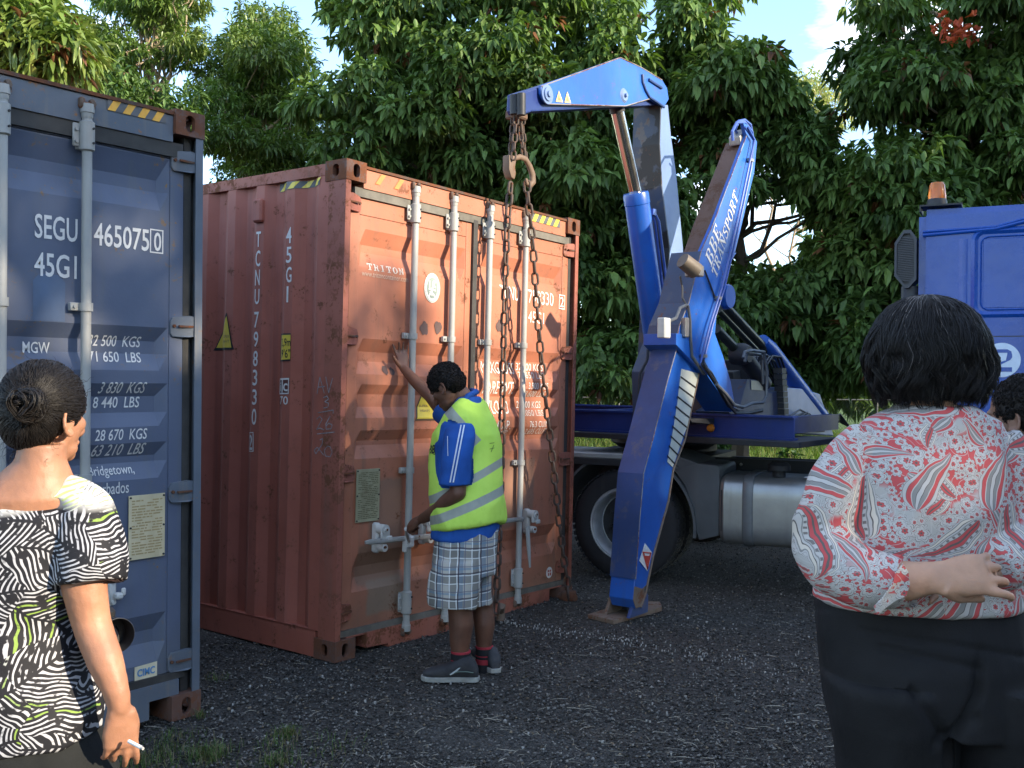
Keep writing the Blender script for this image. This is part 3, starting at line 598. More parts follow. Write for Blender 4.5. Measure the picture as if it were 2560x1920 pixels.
# blue rods
for x in (BL(228, 340)[0]-.014, BL(8, 330)[0], BL(8, 330)[0]-.40, BL(8, 330)[0]-.78):
    lock_rod(x, bdoors[1 if x > CW/2 else 0], BL(230, 268)[2], .10, (BL(228, 380)[2], BL(228, 304)[2]), BL(224, 768)[2], BL(224, 768)[2]-.75, (.22, .40))
def dmapB(x, z): return (x, DY+pfB(z)-.0035, z)
def BT(s, xl, yt, yb, xr, mat=WHITE, shear=0.0, bold=0.0, nm='marking', off=0):
    a = BL(xl, yt, 1, DY); b = BL(xl, yb, 1, DY); c = BL(xr, (yt+yb)/2, 1, DY)
    return decal(fit(text_bm(s, shear, bold), a[0], c[0], b[2], a[2]), lambda x, z: (x, DY+pfB(z)-.0035-off, z), ZB, 1, nm, mat, bdoors[1])
BT('SEGU', 86, 533, 594, 193, bold=.012); BT('465075', 234, 555, 613, 372, bold=.012); BT('45G1', 85, 629, 689, 191, bold=.012); BT('0', 384, 580, 627, 402, bold=.012)
a = BL(377, 571, 1, .04); b = BL(410, 635, 1, .04); decal(frame_bm(a[0], b[0], b[2], a[2], .006), smap(0), [], 0, 'marking_box', WHITE, bdoors[1])
BT('MGW', 66, 853, 882, 134, bold=.008)
for s, xl, yt, yb, xr in (('32 500  KGS', 229, 836, 864, 361), ('71 650  LBS', 229, 877, 904, 360), ('3 830  KGS', 251, 955, 984, 367), ('8 440  LBS', 242, 993, 1021, 359), ('28 670  KGS', 236, 1075, 1103, 367), ('63 210  LBS', 234, 1113, 1143, 366)):
    BT(s, xl, yt, yb, xr, shear=.18, bold=.006)
BT('Bridgetown,', 227, 1168, 1199, 340, bold=.004); BT('Barbados', 231, 1210, 1240, 321, bold=.004)
a = BL(319, 1240, 1, DY); b = BL(408, 1388, 1, DY)
data_plate(bdoors[1], a[0], b[0], b[2], a[2], PLATEY, flat('faded_tan_print', (.42, .30, .13), .6, bump=0), 20, seed=4)
a = BL(335, 1666, 1, DY); b = BL(391, 1700, 1, DY)
decal(poly_bm([[(a[0], b[2]), (b[0], b[2]+.004), (b[0], a[2]), (a[0], a[2]-.004)]]), lambda x, z: (x, DY-.005, z), [], 0, 'sticker', flat('cream_sticker', (.70, .62, .42), .5, bump=0), bdoors[1])
BT('CIMC', 341, 1674, 1693, 385, BLUEINK, 0, .03, 'sticker_print', off=.004)
hmB = lambda x, z, o: (x, .0185-o, z)
a = BL(268, 262, 1, .02); b = BL(424, 295, 1, .02)
hazard(blue, hmB, a[0], b[0]-.02, a[2]-.022, a[2]+.034, 4, .035, ORG, GRYTAPE)
# latch
a = BL(293, 1483, 1, 0)
mb = MB(); mb.box((a[0]-.022, DY-.02, a[2]-.06), (a[0]+.018, DY, a[2]+.065), bev=.012); mb.box((a[0]-.004, DY-.06, a[2]-.03), (a[0]+.03, DY-.02, a[2]+.0), bev=.008); mb.box((a[0]+.02, DY-.06, a[2]-.015), (a[0]+.04, DY-.045, a[2]+.02), bev=.005)
for s_ in (-.045, .05): mb.cyl((a[0], DY-.028, a[2]+s_), (a[0], DY-.01, a[2]+s_), .01, n=10)
mb.build('latch', GALVW, bdoors[1], world=False, smooth=True)
# lighter sun-bleached rectangle where an old sticker was
a = BL(82, 700, 1, DY); b = BL(162, 805, 1, DY)
decal(poly_bm([[(a[0], b[2]), (b[0], b[2]), (b[0], a[2]), (b[0]-.03, a[2]+.03), (a[0]+.03, a[2]+.03), (a[0], a[2])]]), lambda x, z: (x, DY-.0016, z), [], 0, 'sticker_ghost', flat('pale_blue_ghost', (.085, .125, .20), .5, var=.2, scale=8, bump=0), bdoors[1])
# ================================================================== crane trailer
def scuff(M, base, c):
    n = M.noise(c, 5.5, 6, .7); return M.mix(M.math('MULTIPLY', M.step(n, .56, .66), .55), base, (.11, .105, .11, 1))
CB = painted('crane_blue', (.014, .095, .42), extra=lambda M, b, c: M.mix(M.math('MULTIPLY', M.step(M.noise(c, 8, 7, .75), .60, .70), .4), b, (.10, .11, .14, 1)), rust=.38, dirt=.28, rough=.33, fade=(.03, .16, .56), dirtcol=(.08, .08, .10), spec=.5)
CBW = painted('worn_crane_blue', (.020, .050, .15), rust=.30, dirt=.30, rough=.5, fade=(.05, .10, .30), dirtcol=(.085, .075, .075), extra=scuff)
CBG = painted('scuffed_grey_blue', (.045, .062, .11), rust=.42, dirt=.7, rough=.5, dirtcol=(.07, .06, .06), extra=scuff)
STAIN = painted('stained_end_face', (.05, .065, .10), rust=.45, dirt=.8, rough=.5, dirtcol=(.05, .042, .035), extra=lambda M, b, c: M.mix(M.step(M.noise(c, 2.6, 5, .6), .50, .53), M.mix(M.step(M.noise(c, 4.5, 5, .6), .52, .55), b, (.11, .10, .095, 1)), (.022, .020, .020, 1)))
CBB = painted('bleached_blue', (.14, .21, .38), rust=.15, dirt=.2, rough=.4, dirtcol=(.10, .10, .12))
CDK = painted('dark_machinery', (.022, .024, .028), rust=.3, dirt=.4, rough=.55, dirtcol=(.05, .045, .035))
NAVY = painted('navy_beam', (.006, .026, .15), rust=.15, dirt=.2, rough=.4, dirtcol=(.03, .03, .04))
RUSTT = painted('rusted_tube', (.12, .062, .04), rust=.6, dirt=.5, rough=.6, rustcol=(.06, .03, .02), dirtcol=(.07, .045, .03))
RUSTP = painted('rusty_plate', (.17, .12, .085), rust=.55, dirt=.5, rough=.75, dirtcol=(.10, .08, .06))
CHROME = flat('chrome_rod', (.62, .58, .52), .2, 1.0, var=.08, scale=8, bump=.02)
STEELB = flat('bare_steel', (.30, .29, .27), .45, .6, var=.3, scale=15)
HOSE = flat('hydraulic_hose', (.018, .02, .024), .45, var=.3)
PIPE = painted('painted_blue_pipe', (.05, .10, .35), rust=.1, dirt=.2, rough=.35)
GPIPE = flat('grey_pipe', (.14, .15, .16), .4, .4)
BOXW = flat('pale_control_box', (.52, .52, .48), .5)
BOXB = painted('brown_lamp', (.14, .11, .08), rust=.4, dirt=.4, rough=.6)
HATW = painted('white_hatch_board', (.55, .57, .50), rust=.1, dirt=.25, rough=.45, dirtcol=(.2, .22, .2))
AMB = flat('amber_lens', (.55, .16, .01), .2, spec=.7)
EDGE = painted('worn_bare_edge', (.28, .25, .22), rust=.7, dirt=.5, rough=.6)
tr = thing('side_loader_trailer', 'blue side lifting trailer with folding crane arm and stabiliser leg beside red container', 'side loader', (3.9, -.5, 0))
YB = -.30                                    # near face of the crane arms
def poly_y(pts, y): return [PL(a, b, 1, y) for a, b in pts]
def pr(name, pts, y, th, mat, parent, bevel=.004, label=None, smooth=False): return MB().prism(poly_y(pts, y), (0, th, 0)).build(name, mat, parent, bevel=bevel, label=label, smooth=smooth)
boom = bpy.data.objects.new('boom', None); link(boom, tr)
pr('boom_box', [(1306, 230), (1355, 215), (1545, 152), (1650, 205), (1655, 262), (1470, 272), (1330, 279), (1312, 286), (1304, 272)], YB+.03, .13, NAVY, boom, .012)
for yy in (YB, YB+.165):
    pl_ = pr('boom_side_plate', [(1352, 214), (1551, 143), (1604, 168), (1655, 199), (1668, 220), (1672, 248), (1660, 268), (1624, 247), (1592, 257), (1564, 266), (1480, 264), (1372, 261), (1360, 250), (1353, 235)], yy, .022, CB, boom, .004)
e = PL(1367, 236, 1, YB); MB().lathe(e, (0, -1, 0), [(0, .03), (.02, .03), (.022, .018), (.045, .018), (.047, .008), (.066, .008), (.068, 0)], 24).build('boom_pin', CBB, boom, smooth=True)
e = PL(1560, 239, 1, YB); MB().lathe(e, (0, -1, 0), [(0, .03), (.014, .03), (.015, .012), (.04, .012), (.055, 0)], 24).build('boom_pin', CBB, boom, smooth=True)
# raised reinforcing lip at elbow
MB().tube(poly_y([(1606, 186), (1607, 205), (1614, 225), (1624, 243), (1642, 255), (1660, 268)], YB-.006), .011, 8).build('elbow_lip', CBW, boom, smooth=True)
MB().tube(poly_y([(1622, 199), (1654, 220)], YB-.006), .012, 8).build('elbow_bolt', CBW, boom)
for (x, y) in ((1398, 243), (1419, 245)):
    w = 9 if x < 1400 else 8
    MB().prism(poly_y([(x-w, y+11), (x+w, y+13), (x-1, y-16)], YB-.003), (0, -.002, 0)).build('warning_sticker', flat('pale_yellow_sticker', (.85, .62, .22), .4, bump=0), boom)
    MB().prism(poly_y([(x-3, y+7), (x+4, y+8), (x+1, y+1), (x-1, y-5), (x-2, y+2)], YB-.006), (0, -.001, 0)).build('warning_print', BROWNINK, boom)
MB().tube([PL(1287, 238, 1, YB+.10), PL(1287, 286, 1, YB+.10)], .034, 12).tube([PL(1303, 234, 1, YB+.05), PL(1303, 288, 1, YB+.05)], .03, 12).build('boom_tip_roller', CDK, boom, smooth=True)
tipb = PL(1296, 284, 1, -.18); MB().box((tipb[0]-.06, -.22, tipb[2]-.04), (tipb[0]+.06, -.11, tipb[2]+.02), bev=.01).build('chain_anchor', CAST, boom)
# upright arm
arm = bpy.data.objects.new('arm', None); link(arm, tr)
wf = [(1622, 255), (1657, 255), (1672, 262), (1678, 341), (1691, 436), (1708, 620), (1709, 760), (1702, 900), (1660, 900), (1673, 620), (1654, 468), (1648, 360)]
A0 = poly_y([(1651, 262), (1648, 360), (1654, 468), (1673, 620), (1660, 900), (1700, 900), (1709, 760), (1708, 620), (1691, 436), (1678, 341), (1670, 262)], YB+.01)
MB().prism(A0, (0, .23, 0)).build('arm_box', CBB, arm, bevel=.006)
# scuffed end face laid on the near end of the arm
ed = A0[:5]; mb = MB(); w_ = .245
mb.prism([p+np.array([-.012, -.006, 0]) for p in ed]+[p+np.array([.004, -.006, 0]) for p in ed[::-1]], (0, w_, 0)); mb.build('arm_end_plate', STAIN, arm)
q = np.array([0, .115, 0]); mb = MB(); pk = poly_y([(1596, 269), (1640, 262), (1656, 268), (1650, 300), (1648, 320), (1600, 310)], YB+.12)
# cylinder and rod
ra, rb_ = PL(1540, 262, 1, YB+.12), PL(1590, 488, 1, YB+.12); bb = PL(1648, 905, 1, YB+.12)
rd = MB().cyl(ra, rb_, .052, n=24).build('piston_rod', CHROME, tr, smooth=True)
MB().cyl(ra+(ra-rb_)*.03, rb_+(ra-rb_)*.92, .06, n=16).build('rod_eye', CDK, rd, smooth=True)
dv = (bb-rb_)/np.linalg.norm(bb-rb_)
by_ = MB().tube([rb_-dv*.02, rb_, rb_+dv*.07, rb_+dv*.075, bb], [.098, .104, .104, .1, .1], 28).build('lift_cylinder', CB, tr, smooth=True)
off = np.array([.10, -.07, 0])
MB().tube([rb_+dv*.14+off*.9, rb_+dv*.2+off*1.1, rb_+dv*1.0+off, bb+off*.9], .011, 8).tube([rb_+dv*.14+off*1.2, rb_+dv*.2+off*1.4, rb_+dv*1.0+off*1.35, bb+off*1.2], .011, 8).box(tuple(rb_+dv*.13+off-.025), tuple(rb_+dv*.13+off+.025)).build('cylinder_pipe', PIPE, by_, smooth=True)
# turret at the foot of the arm
pr('arm_turret', [(1652, 850), (1712, 800), (1760, 880), (1770, 1045), (1625, 1045), (1622, 930)], YB+.02, .16, CBG, tr, .01)
MB().lathe(PL(1650, 905, 1, YB-.0), (0, -1, 0), [(0, .05), (.06, .05), (.065, 0)], 24).build('turret_pin', CDK, tr, smooth=True)
MB().tube(poly_y([(1660, 790), (1640, 815), (1622, 850), (1618, 900), (1600, 935), (1597, 985)], YB-.03), .012, 7).build('hose', HOSE, tr, smooth=True)
# ---- stabiliser leg
YL = -.84; LT = .19
leg = bpy.data.objects.new('stabiliser_leg', None); link(leg, tr)
pr('leg_beam', [(1695, 850), (1668, 951), (1632, 1094), (1608, 1184), (1598, 1300), (1588, 1448), (1583, 1500), (1590, 1522), (1602, 1518), (1613, 1487), (1632, 1394), (1671, 1253), (1683, 1174), (1712, 1100), (1747, 934), (1757, 880), (1730, 840)], YL, LT, CB, leg, .006)
E_ = poly_y([(1697, 850), (1668, 951), (1632, 1094), (1608, 1184), (1598, 1300), (1588, 1448)], YL)
mb = MB(); mb.prism([p+np.array([-.010, -.004, 0]) for p in E_]+[p+np.array([.003, -.004, 0]) for p in E_[::-1]], (0, LT+.008, 0)); mb.build('leg_wear_strip', CBW, leg, bevel=.001)
MB().tube([p+np.array([0, -.003, 0]) for p in E_], .0045, 6).build('worn_edge', EDGE, leg)
# rusty lower edge weld strip
mb = MB(); R_ = poly_y([(1747, 934), (1712, 1100), (1683, 1174), (1671, 1253), (1632, 1394), (1613, 1487), (1602, 1518)], YL-.004)
mb.tube(R_, .009, 6); mb.build('rusty_leg_edge', RUSTP, leg)
pr('scraped_leg_tip', [(1587, 1466), (1583.5, 1500), (1590, 1521), (1602, 1517), (1612, 1487), (1619, 1460), (1606, 1472)], YL-.003, .004, RUSTP, leg, 0)
# hatched board
Hb = [(1704, 922), (1747, 934), (1722, 1060), (1711, 1083), (1682, 1168), (1669, 1155), (1685, 1068), (1694, 1010)]
hb = pr('hatch_board', Hb, YL-.006, .004, HATW, leg, 0)
for k in range(9):
    t = (k+.4)/9; xa = 1708-40*t; xb = 1744-52*t; y0 = 930+222*t
    if k < 9: MB().prism(poly_y([(xa-4+2*t, y0), (xa-4+2*t, y0+4.5), (xb, y0+33), (xb, y0+28.5)], YL-.0085), (0, .002, 0)).build('hatch_stripe', BLK, hb)
MB().prism(poly_y([(1612, 1358), (1629, 1381), (1618, 1428), (1598, 1402)], YL-.004), (0, -.003, 0)).build('warning_sticker', WHITE, leg)
for pts in ([(1606, 1379), (1628, 1381), (1628, 1384), (1607, 1382)], [(1606, 1380), (1609, 1380), (1621, 1420), (1618, 1424)], [(1628, 1382), (1625, 1382), (1617, 1420), (1619, 1424)], [(1611, 1389), (1624, 1390), (1618, 1410)]):
    MB().prism(poly_y(pts, YL-.008), (0, -.002, 0)).build('warning_print', flat('red_print', (.55, .06, .04), .5, bump=0), leg)
# sleeve
SV = [(1842, 632), (1825, 658), (1793, 772), (1788, 835), (1808, 890), (1827, 953), (1838, 1016), (1830, 1030), (1800, 985), (1760, 928), (1690, 850), (1698, 812), (1721, 757), (1752, 630)]
SVU = [(1866, 340), (1858, 306), (1870, 312), (1893, 355), (1886, 430), (1855, 560), (1838, 632), (1752, 630), (1783, 560), (1830, 436)]
SY = YL-.03; ST_ = .235
slv = pr('leg_sleeve', SV, SY, ST_, CB, leg, .005); pr('sleeve_plate', SVU, SY, .03, CB, leg, .004)
E2 = poly_y([(1690, 850), (1698, 812), (1721, 757), (1752, 628)], SY)
MB().prism([p+np.array([-.008, -.004, 0]) for p in E2]+[p+np.array([.004, -.004, 0]) for p in E2[::-1]], (0, ST_+.01, 0)).build('sleeve_end_plate', CBG, leg, bevel=.002)
MB().tube([p+np.array([0, -.003, 0]) for p in E2], .004, 6).tube(poly_y([(1752, 628), (1783, 560), (1830, 436), (1866, 340)], SY-.002), .0035, 6).build('worn_edge', EDGE, leg)
MB().tube(poly_y([(1353, 216), (1551, 144), (1604, 169), (1655, 200)], YB-.001), .004, 6).tube(poly_y([(1372, 260), (1480, 263), (1564, 265), (1624, 247)], YB-.001), .004, 6).build('worn_edge', EDGE, boom)
# collar at the sleeve mouth
cc = PL(1690, 855, 1, SY); c2 = PL(1760, 930, 1, SY)
MB().prism([cc+[-.02, -.012, .06], cc+[-.02, -.012, -.02], c2+[-.0, -.012, -.02], c2+[0, -.012, .03], cc+[.1, -.012, .06]], (0, ST_+.03, 0)).build('sleeve_collar', CB, leg, bevel=.004)
# rusted inner tube above
a = PL(1846, 352, 1, YL+.03); b = PL(1757, 640, 1, YL+.03)
MB().prism([PL(1870, 352, 1, SY+.035), PL(1880, 400, 1, SY+.035), PL(1830, 560, 1, SY+.035), PL(1800, 650, 1, SY+.035), PL(1748, 650, 1, SY+.035), PL(1779, 560, 1, SY+.035), PL(1860, 352, 1, SY+.035)], (0, .16, 0)).build('rusted_inner_tube', RUSTT, leg, bevel=.012)
MB().tube(poly_y([(1832, 352), (1830, 330), (1842, 306), (1862, 306), (1880, 330), (1882, 352)], YL-.02), .012, 7).tube(poly_y([(1848, 345), (1838, 325), (1846, 303), (1862, 300), (1876, 312), (1880, 335)], YL+.05), .012, 7).build('leg_head_hose', PIPE, leg, smooth=True)
MB().prism(poly_y([(1850, 340), (1862, 322), (1878, 330), (1872, 356), (1852, 362)], SY+.03), (0, .10, 0)).build('leg_head', STEELB, leg, bevel=.01)
# long pipes down the sleeve edge
for q, nm in ((0, 1), (7, 2)):
    MB().tube(poly_y([(1862+q, 318), (1884+q*.3, 350), (1878-q, 420), (1857-q, 520), (1834-q, 620), (1811-q, 720), (1782-q, 810), (1764-q, 880), (1758-q, 912), (1775-q, 935)], SY-.02-q*.002), .0085, 8).build('leg_pipe', PIPE, leg, smooth=True)
for y_ in (400, 745, 890):
    x_ = np.interp(y_, [350, 420, 520, 620, 720, 810, 890], [1884, 1878, 1851, 1828, 1806, 1778, 1762]); e = PL(x_-3, y_, 1, SY-.02)
    MB().box(e+[-.035, -.014, -.012], e+[.035, .014, .012]).build('pipe_clamp', STEELB, leg)
MB().tube(poly_y([(1700, 690), (1706, 720), (1706, 745), (1716, 762)], SY-.02), .008, 6).tube(poly_y([(1716, 762), (1720, 765), (1725, 800), (1726, 840), (1730, 890), (1760, 935)], SY-.02), .012, 7).tube(poly_y([(1716, 762), (1700, 770), (1690, 795), (1672, 803), (1660, 800)], SY-.02), .012, 7).build('leg_hose', GPIPE, leg, smooth=True)
# hose bundle
for k in range(6):
    j = rng.normal(0, 2.2, (7, 2)); MB().tube(poly_y([(x+a_, y+b_) for (x, y), (a_, b_) in zip([(1757, 900+k*3), (1775, 935), (1800, 975), (1822, 1010), (1840, 1030), (1870, 1034), (1905, 1026)], j)], SY-.03-.006*k), .011, 6).build('hose', HOSE, tr, smooth=True)
MB().tube(poly_y([(1790, 960), (1815, 985), (1835, 1012), (1858, 1018), (1880, 1008), (1908, 1006), (1916, 990), (1918, 930), (1910, 880), (1880, 876), (1862, 880), (1858, 895)], SY-.07), .014, 8).build('pipe_loop', GPIPE, tr, smooth=True)
MB().tube(poly_y([(1862, 905), (1866, 885), (1900, 886), (1906, 900), (1908, 960)], SY-.03), .013, 8).build('pipe_loop', GPIPE, tr, smooth=True)
# lamp and control box on sleeve
e = PL(1705, 672, 1, SY-.03)
lb = MB().cyl(e+[-.09, -.05, .05], e+[.02, -.10, -.02], .055, .06, 16).build('work_lamp', BOXB, leg, smooth=True)
MB().box(e+[.0, -.14, -.06], e+[.07, -.02, .02], bev=.008).build('lamp_bracket', STEELB, lb)
e = PL(1660, 820, 1, SY-.02); MB().box(e+[-.045, -.03, -.07], e+[.045, .03, .07], bev=.006).build('control_box', BOXW, leg)
e = PL(1713, 815, 1, SY-.02); MB().box(e+[-.03, -.02, -.08], e+[.03, .02, .06], bev=.006).build('pressure_gauge', STEELB, leg)
MB().tube(poly_y([(1762, 676), (1776, 712), (1788, 745)], SY-.01), .007, 5).build('weld_seam', CDK, leg)
MB().lathe(PL(1812, 742, 1, SY+.08), (0, -1, 0), [(0, .05), (.09, .05), (.1, .03), (.1, 0)], 24).build('leg_bracket', CB, leg, smooth=True)
# foot
f0 = PL(1560, 1545, 2, .0)
foot = bpy.data.objects.new('foot', None); link(foot, leg)
fp = [PL(*q, 2, 0) for q in ((1469, 1546), (1534, 1562), (1655, 1528), (1650, 1514), (1608, 1513), (1520, 1530))]
MB().prism(fp, (0, 0, .03)).build('foot_plate', RUSTP, foot, bevel=.004)
c_ = PL(1583, 1500, 1, YL+.12)
for yy, mt in ((YL+.02, CBW), (YL+.2, RUSTP)):
    MB().prism([np.array([c_[0]-.22, yy, .03]), np.array([c_[0]+.03, yy, .03]), np.array([c_[0]+.035, yy, .14]), np.array([c_[0]-.03, yy, .26]), np.array([c_[0]-.07, yy, .26])], (0, .025, 0)).build('foot_gusset', mt, foot, bevel=.003)
MB().cyl([c_[0]-.03, YL-.005, .20], [c_[0]-.03, YL+.25, .20], .03, n=14).cyl([c_[0]-.02, YL+.12, .05], [c_[0]-.02, YL+.12, .22], .07, n=14).build('foot_pin', CDK, foot, smooth=True)
# lettering on the sleeve: heavy italic serif
def serif_bm(txt):
    G = {'B': ([[(1, 0), (2.6, 0), (2.6, 10), (1, 10)], [(0, 0), (1, 0), (1, .7), (0, .7)], [(0, 9.3), (1, 9.3), (1, 10), (0, 10)], [(2.6, 9.3), (4.6, 9.3), (4.6, 10), (2.6, 10)], [(2.6, 5.0), (4.6, 5.0), (4.6, 5.6), (2.6, 5.6)], [(2.6, 0), (4.8, 0), (4.8, .7), (2.6, .7)],
               [(4.6, 10), (5.9, 9.2), (6.3, 7.8), (5.8, 6.2), (4.6, 5.3), (4.6, 5.6), (4.9, 7.8), (4.6, 9.3)], [(4.6, 5.3), (6.2, 4.6), (6.8, 2.8), (6.2, .9), (4.8, 0), (4.8, .7), (5.2, 2.8), (4.6, 5.0)]], 7.3),
         'E': ([[(1, 0), (2.6, 0), (2.6, 10), (1, 10)], [(0, 0), (1, 0), (1, .7), (0, .7)], [(0, 9.3), (1, 9.3), (1, 10), (0, 10)], [(2.6, 9.3), (6.2, 9.3), (6.2, 10), (2.6, 10)], [(5.6, 7.2), (6.2, 7.2), (6.2, 9.3), (5, 9.3)], [(2.6, 4.8), (4.6, 4.8), (4.6, 5.5), (2.6, 5.5)], [(4.2, 3.6), (4.6, 3.6), (4.6, 6.7), (4.2, 6.7)], [(2.6, 0), (6.5, 0), (6.5, .7), (2.6, .7)], [(5.3, .7), (6.5, .7), (6.5, 2.9), (6, 2.9)]], 7.0),
         'T': ([[(2.4, 0), (4, 0), (4, 10), (2.4, 10)], [(1.5, 0), (2.4, 0), (2.4, .7), (1.5, .7)], [(4, 0), (4.9, 0), (4.9, .7), (4, .7)], [(0, 9.3), (2.4, 9.3), (2.4, 10), (0, 10)], [(4, 9.3), (6.4, 9.3), (6.4, 10), (4, 10)], [(0, 7.2), (.5, 7.2), (1.2, 9.3), (0, 9.3)], [(5.9, 7.2), (6.4, 7.2), (6.4, 9.3), (5.2, 9.3)]], 6.8),
         'R': ([[(1, 0), (2.6, 0), (2.6, 10), (1, 10)], [(0, 0), (1, 0), (1, .7), (0, .7)], [(2.6, 0), (3.4, 0), (3.4, .7), (2.6, .7)], [(0, 9.3), (1, 9.3), (1, 10), (0, 10)], [(2.6, 9.3), (4.6, 9.3), (4.6, 10), (2.6, 10)], [(2.6, 4.6), (4.6, 4.6), (4.6, 5.3), (2.6, 5.3)], [(4.6, 10), (6, 9.1), (6.4, 7.4), (5.9, 5.6), (4.6, 4.6), (4.6, 5.3), (4.9, 7.4), (4.6, 9.3)], [(3.4, 4.6), (5, 4.6), (7.1, .6), (7.6, 0), (5.6, 0)]], 7.6),
         'A': ([[(0.7, .6), (1.5, .6), (4.2, 8.4), (3.6, 10)], [(5.2, .6), (7, .6), (4.4, 10), (3.6, 10), (3.6, 8.2)], [(0, 0), (2.4, 0), (2.4, .6), (0, .6)], [(4.4, 0), (7.8, 0), (7.8, .6), (4.4, .6)], [(2.1, 3), (5.2, 3), (5.0, 3.7), (2.3, 3.7)]], 7.8),
         'N': ([[(1, 0), (1.6, 0), (1.6, 10), (1, 10)], [(6.2, 0), (6.8, 0), (6.8, 10), (6.2, 10)], [(.4, 10), (2.4, 10), (6.8, 2.4), (6.8, 0), (6.2, 0), (1.2, 8.8)], [(0, 0), (1, 0), (1, .6), (0, .6)], [(1.6, 0), (2.6, 0), (2.6, .6), (1.6, .6)], [(5.2, 9.4), (6.2, 9.4), (6.2, 10), (5.2, 10)], [(6.8, 9.4), (7.8, 9.4), (7.8, 10), (6.8, 10)]], 8.1),
         'P': ([[(1, 0), (2.6, 0), (2.6, 10), (1, 10)], [(0, 0), (1, 0), (1, .7), (0, .7)], [(2.6, 0), (3.6, 0), (3.6, .7), (2.6, .7)], [(0, 9.3), (1, 9.3), (1, 10), (0, 10)], [(2.6, 9.3), (4.6, 9.3), (4.6, 10), (2.6, 10)], [(2.6, 4.2), (4.6, 4.2), (4.6, 4.9), (2.6, 4.9)], [(4.6, 10), (6, 9.1), (6.5, 7.1), (6, 5.2), (4.6, 4.2), (4.6, 4.9), (4.9, 7.1), (4.6, 9.3)]], 6.8),
         'S': ([[(5.4, 7.2), (5.8, 7.2), (5.8, 10), (5.3, 9.4)], [(5.3, 9.4), (3.2, 10), (1.2, 9.4), (.6, 7.6), (1.4, 6), (2.4, 6.6), (2, 7.8), (2.6, 9.1), (4, 9.4), (5, 8.4)], [(1.4, 6), (4.4, 4), (4.6, 2.4), (5.9, 2.6), (5.4, 4.7), (2.4, 6.6)], [(5.9, 2.6), (5.4, .8), (3.4, 0), (1.1, .6), (1.5, 1.4), (3.2, .7), (4.6, 2.4)], [(.6, 0), (1.1, .6), (1.5, 1.4), (1, 3.2), (.6, 3.2)]], 6.4),
         'O': ([[(3.7+3.5*math.cos(a), 5+5*math.sin(a)), (3.7+3.5*math.cos(b), 5+5*math.sin(b)), (3.7+1.9*math.cos(b), 5+4.4*math.sin(b)), (3.7+1.9*math.cos(a), 5+4.4*math.sin(a))] for a, b in [(k*math.pi/8, (k+1)*math.pi/8) for k in range(16)]], 7.6)}
    u = 0; loops = []
    for c in txt:
        g, w = G[c]; loops += [[(u+x+.28*y, y) for x, y in lp] for lp in g]; u += w+.5
    return poly_bm(loops)
def quad_text(txt, bl, br, tl, y, name='lettering'):
    bm = fit(serif_bm(txt), 0, 1, 0, 1); A = PL(*bl, 1, y); B = PL(*br, 1, y)-A; C = PL(*tl, 1, y)-A
    return decal(bm, lambda u, v: A+B*u+C*v, [], 0, name, WHITE, slv, world=True)
quad_text('BBE', (1778, 669), (1806, 577), (1760, 650), SY-.003)
quad_text('TRANSPORT', (1792, 694), (1848, 488), (1778, 680), SY-.003)
# ---- base frame and push cylinders
YC = -.62
pr('base_frame', [(1822, 1030), (1850, 1012), (1868, 948), (1910, 950), (1913, 985), (1952, 975), (1968, 1050), (1940, 1066), (1830, 1045)], YC-.1, .4, CBG, tr, .008)
pr('base_bracket', [(1962, 968), (2010, 972), (2050, 985), (2076, 1060), (2085, 1090), (1985, 1082), (1962, 1050)], YC-.06, .35, CBB, tr, .01, label='paler blue grey base bracket')
pr('base_plate', [(1725, 1047), (1835, 1045), (1960, 1060), (1955, 1078), (1730, 1056)], YC-.12, .5, CDK, tr, .004)
MB().prism(poly_y([(1878, 951), (1908, 953), (1906, 976), (1878, 974)], YC-.104), (0, -.003, 0)).build('info_plate', flat('cream_info_plate', (.5, .45, .3), .5), tr)
for (a_, b_, r_, y_) in (((1812, 765), (1925, 885), .040, YC), ((1790, 822), (1870, 905), .040, YC-.08), ((1796, 775), (1905, 890), .03, YC+.15)):
    MB().cyl(PL(*a_, 1, y_), PL(*b_, 1, y_), r_, n=18).build('push_rod', flat('dark_olive_steel', (.035, .04, .032), .35, .3), tr, smooth=True)
MB().tube([PL(1905, 852, 1, YC), PL(1922, 872, 1, YC), PL(1930, 881, 1, YC), PL(2070, 1062, 1, YC)], [.06, .078, .076, .074], 24).build('push_cylinder', CB, tr, smooth=True)
MB().cyl(PL(1852, 880, 1, YC-.08), PL(1910, 960, 1, YC-.08), .07, n=20).build('push_cylinder', CDK, tr, smooth=True)
MB().lathe(PL(1860, 885, 1, YC-.14), (0, -1, 0), [(0, .05), (.07, .05), (.09, .0), (.09, -.1)], 20).build('pivot_hub', CDK, tr, smooth=True)
# cable chain ladder
a, b = PL(1955, 925, 1, YC-.14), PL(1962, 1042, 1, YC-.14)
for k in range(9):
    t = k/8; c_ = a*(1-t)+b*t; MB().box(c_+[-.05, -.02, -.03], c_+[.05, .06, .018]).build('cable_chain_link', CDK, tr)
pr('valve_block', [(1832, 930), (1850, 925), (1858, 1005), (1836, 1010)], YC+.1, .2, CDK, tr, .006)
pr('valve_block', [(1868, 900), (1920, 896), (1926, 948), (1872, 950)], YC+.06, .25, CDK, tr, .01)
for k in range(7):
    x0 = 1870+k*8; MB().tube(poly_y([(x0, 905+rng.uniform(-10, 10)), (x0+12, 885+rng.uniform(-8, 8)), (x0+34, 900+rng.uniform(-10, 10)), (x0+48, 935), (1950+rng.uniform(-6, 6), 975), (1948+rng.uniform(-5, 5), 1045)], YC-.02-.01*k), .011, 6).build('hose', HOSE, tr, smooth=True)
